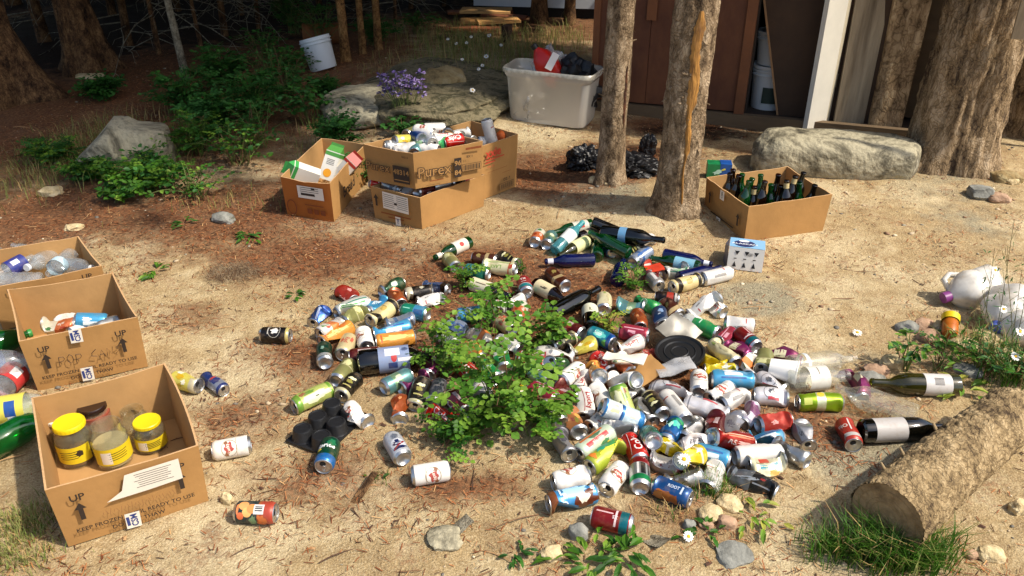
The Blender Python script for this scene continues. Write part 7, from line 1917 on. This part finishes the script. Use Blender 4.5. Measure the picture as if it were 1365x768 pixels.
# right hand weeds
plant('thistle_weed', 'upright frilly weed left of the olive wine bottle label', 'weed', 1208, 492, .09, .13, 10, 6, .03, [GR[1], GR[5]], .45, compound=False)
plant('thistle_weed', 'frilly weed behind the olive wine bottle', 'weed', 1250, 490, .11, .12, 12, 6, .03, [GR[0], GR[1]], .4, compound=False)
plant('thistle_weed', 'leafy weed under the milk jugs at the right edge', 'weed', 1310, 498, .14, .15, 16, 7, .028, [GR[0], GR[5]], .4, compound=False)
plant('thistle_weed', 'leafy weed at the right edge behind the log', 'weed', 1355, 505, .14, .17, 16, 7, .028, [GR[0], GR[2]], .4, compound=False)
plant('dock_weed', 'broad pale leaves beside the wine bottle base', 'weed', 1285, 524, .12, .08, 9, 3, .055, [GR[1], GR[3]], .4, compound=False, rosette=True)
plant('thistle_weed', 'dusty green weed clump below the round white pebble', 'weed', 1246, 462, .08, .05, 8, 5, .022, [GR[5], GR[0]], .5, compound=False)
# bushes at the back left
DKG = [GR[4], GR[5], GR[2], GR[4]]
bl = [(70, 215, .2, .12, 'low, in the grass left of the pointed boulder'), (225, 205, .18, .18, 'right against the pointed boulder'), (130, 235, .16, .10, 'low, under the left face of the boulder'), (345, 195, .26, .26, 'thick, between boulder and bread box'), (250, 150, .28, .3, 'dense, behind the pointed boulder'), (380, 142, .28, .24, 'dense, left under the white bucket'), (480, 240, .14, .12, 'small, between bread box and outcrop'), (540, 185, .16, .14, 'low, under the purple flowers'), (300, 122, .30, .30, 'back left'), (372, 132, .34, .36, 'by the white bucket, left'), (338, 160, .30, .30, 'in the middle of the bushes'), (415, 165, .26, .24, 'between bucket and bread box'), (262, 205, .24, .26, 'right of the pointed boulder'),
      (320, 218, .26, .22, 'nearest the bread box on its left'), (205, 250, .24, .16, 'in front of the pointed boulder'), (262, 262, .26, .16, 'lowest at the front of the bushes'), (452, 205, .18, .22, 'behind the bread box'), (392, 104, .2, .22, 'right behind the middle bushes'),
      (436, 124, .13, .10, 'just under the white bucket'), (352, 92, .28, .34, 'at the back of the bushes'), (140, 132, .15, .14, 'before the second left trunk'), (430, 62, .3, .4, 'behind the white bucket'), (395, 45, .35, .4, 'deep in the shade above the bucket'), (160, 268, .12, .08, 'tiny, left front of the boulder'), (500, 60, .3, .25, 'under the slim orange trunks'), (560, 45, .3, .2, 'left of the lumber pile'), (290, 180, .2, .26, 'thin and pale right of the boulder')]
for k, (px, py, r_, h_, w_) in enumerate(bl):
    lit = px < 330 and py > 180  # sunlit bushes get lighter leaf colours; shade is in the others' darker greens
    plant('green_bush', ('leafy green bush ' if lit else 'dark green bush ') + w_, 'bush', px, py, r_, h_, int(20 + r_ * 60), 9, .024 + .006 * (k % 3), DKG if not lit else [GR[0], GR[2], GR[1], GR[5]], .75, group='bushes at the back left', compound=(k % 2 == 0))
# grass
gm_ = [leafmat('grass_green', '2c5010', '4c7a1c'), leafmat('grass_pale', '6c7c34', '98985a'), mat('grass_dry', 'a88c58', .8)]
gl = [(1185, 745, 60, 26, 900, .13, 0), (1110, 735, 40, 20, 300, .09, 0), (1225, 742, 40, 22, 400, .12, 0), (945, 655, 34, 16, 260, .06, 0), (30, 700, 45, 30, 700, .035, 1), (20, 745, 60, 25, 500, .03, 1), (90, 205, 70, 45, 900, .10, 1), (60, 240, 60, 22, 300, .08, 1),
      (625, 90, 70, 45, 1100, .16, 1), (690, 75, 60, 30, 700, .16, 1), (560, 160, 30, 22, 420, .12, 1), (750, 60, 45, 22, 400, .14, 1), (1340, 500, 40, 30, 400, .12, 0), (1290, 470, 40, 20, 150, .10, 1), (610, 60, 80, 20, 500, .18, 1), (520, 100, 60, 22, 200, .07, 1),
      (890, 690, 40, 16, 90, .04, 2), (505, 640, 20, 10, 30, .03, 0), (240, 170, 100, 40, 260, .12, 1), (420, 190, 40, 30, 160, .1, 1), (650, 245, 20, 8, 60, .03, 0), (300, 270, 80, 20, 140, .06, 1), (1100, 700, 70, 20, 60, .04, 2), (200, 230, 60, 30, 300, .13, 1), (560, 110, 70, 30, 260, .08, 1), (500, 150, 50, 30, 160, .08, 1), (640, 120, 40, 25, 300, .10, 1), (600, 175, 30, 15, 150, .06, 1)]
mb = MB(); rr = random.Random(77)
for (px, py, rx, ry, n, h, mk) in gl:
    c0 = P(px, py); ax_ = (P(px + rx, py) - c0).length; ay_ = (P(px, py - ry) - P(px, py + ry)).length / 2
    for _ in range(n):
        x, y = c0.x + rr.gauss(0, .5) * ax_, c0.y + rr.gauss(0, .5) * ay_
        a = rr.uniform(0, 6.283); H = h * rr.uniform(.4, 1.2); b_ = H * rr.uniform(.2, .9); w = .0011 * (1 + h * 3) * rr.uniform(.7, 1.3)
        d = Vector((math.cos(a), math.sin(a), 0)); s = Vector((-d.y, d.x, 0)) * w; p = Vector((x, y, gz(x, y) - .003))
        q1 = p + d * b_ * .25 + Vector((0, 0, H * .55)); q2 = p + d * b_ + Vector((0, 0, H * .85))
        m = gm_[mk] if rr.random() < .75 else gm_[(mk + 1) % 3] if rr.random() < .7 else gm_[2]
        mb.add([p - s, p + s, q1 + s * .8, q1 - s * .8, q2], [(0, 1, 2, 3), (3, 2, 4)], m)
tag(mb.build('grass'), 'thin grass blades growing in tufts over the clearing', kind='stuff')
# dark matted dry tuft on the left
mb = MB(); g = G(312, 366)
for _ in range(420):
    a = rr.uniform(0, 6.283); d = Vector((math.cos(a), math.sin(a), 0)); r_ = rr.random() ** .6 * .12; p = g + Vector((math.cos(a * 3) * r_, math.sin(a * 3) * r_ * .7, .002)); L = rr.uniform(.02, .06)
    mb.tube([p, p + d * L * .5 + Vector((0, 0, .018)), p + d * L + Vector((0, 0, .006))], [.0006, .0006, .0003], mat('dry_root', '5c4632', .9) if rr.random() < .6 else mat('dry_root_grey', '8c7c62', .9), n=3, cap=False)
tag(mb.build('dry_tuft'), 'dark matted tuft of dry roots right of the handwritten box', 'tuft')
# daisies
PET = mat('petal_white', 'e6e4dc', .6); CEN = mat('daisy_yellow', 'd8a814', .7)
def daisy(label, px, py, base_dz, r=.016, stem=True, face=None):
    """bloom seen at (px, py) standing base_dz above the ground"""
    p = P(px, py, base_dz); gzz = gz(p.x, p.y)
    t = thing('daisy', label, 'flower', (p.x, p.y, gzz), 0, 'daisies in the clearing')
    top = Vector((0, 0, base_dz - gzz)); n = (face or Vector((rnd.uniform(-.3, .3), -.6, .8))).normalized()
    if stem: mb = MB(); mb.tube([Vector((rnd.uniform(-.02, .02), .02, 0)), top * .5 + Vector((.006, .004, 0)), top - n * .002], .0009, STEM, n=4); mb.build('stem', t)
    q = n.to_track_quat('Z', 'Y').to_matrix(); mb = MB()
    for k in range(15):
        a = k * 2 * math.pi / 15 + rnd.uniform(-.06, .06); d = q @ Vector((math.cos(a), math.sin(a), rnd.uniform(-.25, .1))); leaf(mb, top + d * r * .25, d.normalized(), n, r * .85, r * .30, PET, .1, .1)
    mb.build('petals', t)
    mb = MB(); mb.lathe([(r * .34, 0), (r * .30, r * .1), (r * .15, r * .17), (0, r * .19)], 12, CEN, Matrix.Translation(top) @ q.to_4x4()); mb.build('flower_centre', t, smooth=True)
daisy('large daisy lying flat on sand above the clear bottles', 1143, 443, .012, .017, True, Vector((0, -.25, 1)))
daisy('daisy resting on the yellow can in the heap', 912, 612, .115, .018, True, Vector((0, -.5, 1)))
daisy('small drooping daisy below the four cream stones', 918, 715, .03, .014)
daisy('daisy with large yellow centre in front of the right jug', 1338, 412, .22, .014)
daisy('daisy low at the right edge', 1354, 475, .14, .015)
daisy('daisy on the tallest stem before the milk jug', 1327, 360, .30, .015)
daisy('daisy at the right edge just above the log', 1360, 442, .18, .015)
for k, (px, py, lb) in enumerate([(652, 47, 'beside the lumber pile, upper right'), (628, 49, 'left of the lumber pile foot'), (648, 75, 'alone in grass above the tote'), (616, 79, 'leftmost in the grass above the tote'), (643, 87, 'just under the one above the tote'), (638, 92, 'lowest of the pair in the far grass'), (622, 57, 'at the left of the far grass'), (608, 58, 'farthest left beside the outcrop grass'), (630, 120, 'largest, low at the right end of the outcrop'), (597, 52, 'at the far left by the lumber'), (668, 60, 'right of the lumber boards')]):
    daisy('far white daisy ' + lb, px, py, .20, .018 if k in (0, 2, 8) else .013)
# tall thin weed stems at the right edge
for k, (x0, y0, x1, y1) in enumerate([(1318, 500, 1352, 292), (1300, 498, 1326, 330), (1340, 505, 1362, 360), (1330, 500, 1306, 372), (1352, 505, 1340, 330), (1310, 500, 1296, 410), (1345, 500, 1385, 300)]):
    a = G(x0, y0); t = thing('tall_weed', ['tallest thin weed stem leaning right at the right edge', 'thin weed stem before the milk jug', 'thin weed stem at the far right edge', 'thin weed stem leaning left over the milk jug', 'straight thin weed stem right of the milk jug', 'short thin weed stem left of the daisies', 'thin weed stem leaning out of the right edge'][k], 'weed', a)
    b_ = PY(x1, y1, a.y + .02) - a
    mb = MB(); mb.tube([Vector((0, 0, 0)), b_ * .5 + Vector((.01, .01, 0)), b_], [.0016, .0013, .0007], mat('weed_stem', '6c6a3c', .8), n=4)
    for q in range(5):
        s = .35 + q * .13; p = b_ * s; mb.tube([p, p + Vector((rr.uniform(-.05, .05), rr.uniform(-.03, .03), .05))], [.0008, .0005], mat('weed_stem', '6c6a3c', .8), n=3, cap=False)
    mb.build('stems', t); mb = MB()
    for q in range(16):
        p = b_ * rr.uniform(.1, .98) + Vector((rr.uniform(-.03, .03), rr.uniform(-.02, .02), rr.uniform(0, .03))); leaf(mb, p, Vector((rr.uniform(-1, 1), rr.uniform(-.6, .6), rr.uniform(-.1, .8))).normalized(), Vector((0, 0, 1)), .018, .005, GR[5])
    mb.build('leaves', t)
# purple flowers on the outcrop
g = G(541, 168); t = thing('purple_flowers', 'clump of pale purple wildflowers in front of the rock outcrop', 'flowers', g)
PU = [mat('petal_purple', '7a6498', .7), mat('petal_lilac', '9484ae', .6), mat('petal_violet', '5c4a80', .6)]
ms_, mp_ = MB(), MB()
for k in range(60):
    a = rr.uniform(0, 6.28); r_ = rr.random() ** .5 * .15; H = rr.uniform(.20, .32); tp = Vector((math.cos(a) * r_, math.sin(a) * r_ * .5, H))
    ms_.tube([Vector((math.cos(a) * r_ * .3, math.sin(a) * r_ * .2, 0)), tp * .6, tp], .0012, STEM, n=3, cap=False)
    for q in range(7):
        d = Vector((rr.uniform(-1, 1), rr.uniform(-1, 1), rr.uniform(-.3, 1))).normalized(); leaf(mp_, tp + d * .004, d, Vector((0, 0, 1)), .026, .018, PU[(k + q) % 3])
ms_.build('stems', t); mp_.build('petals', t)
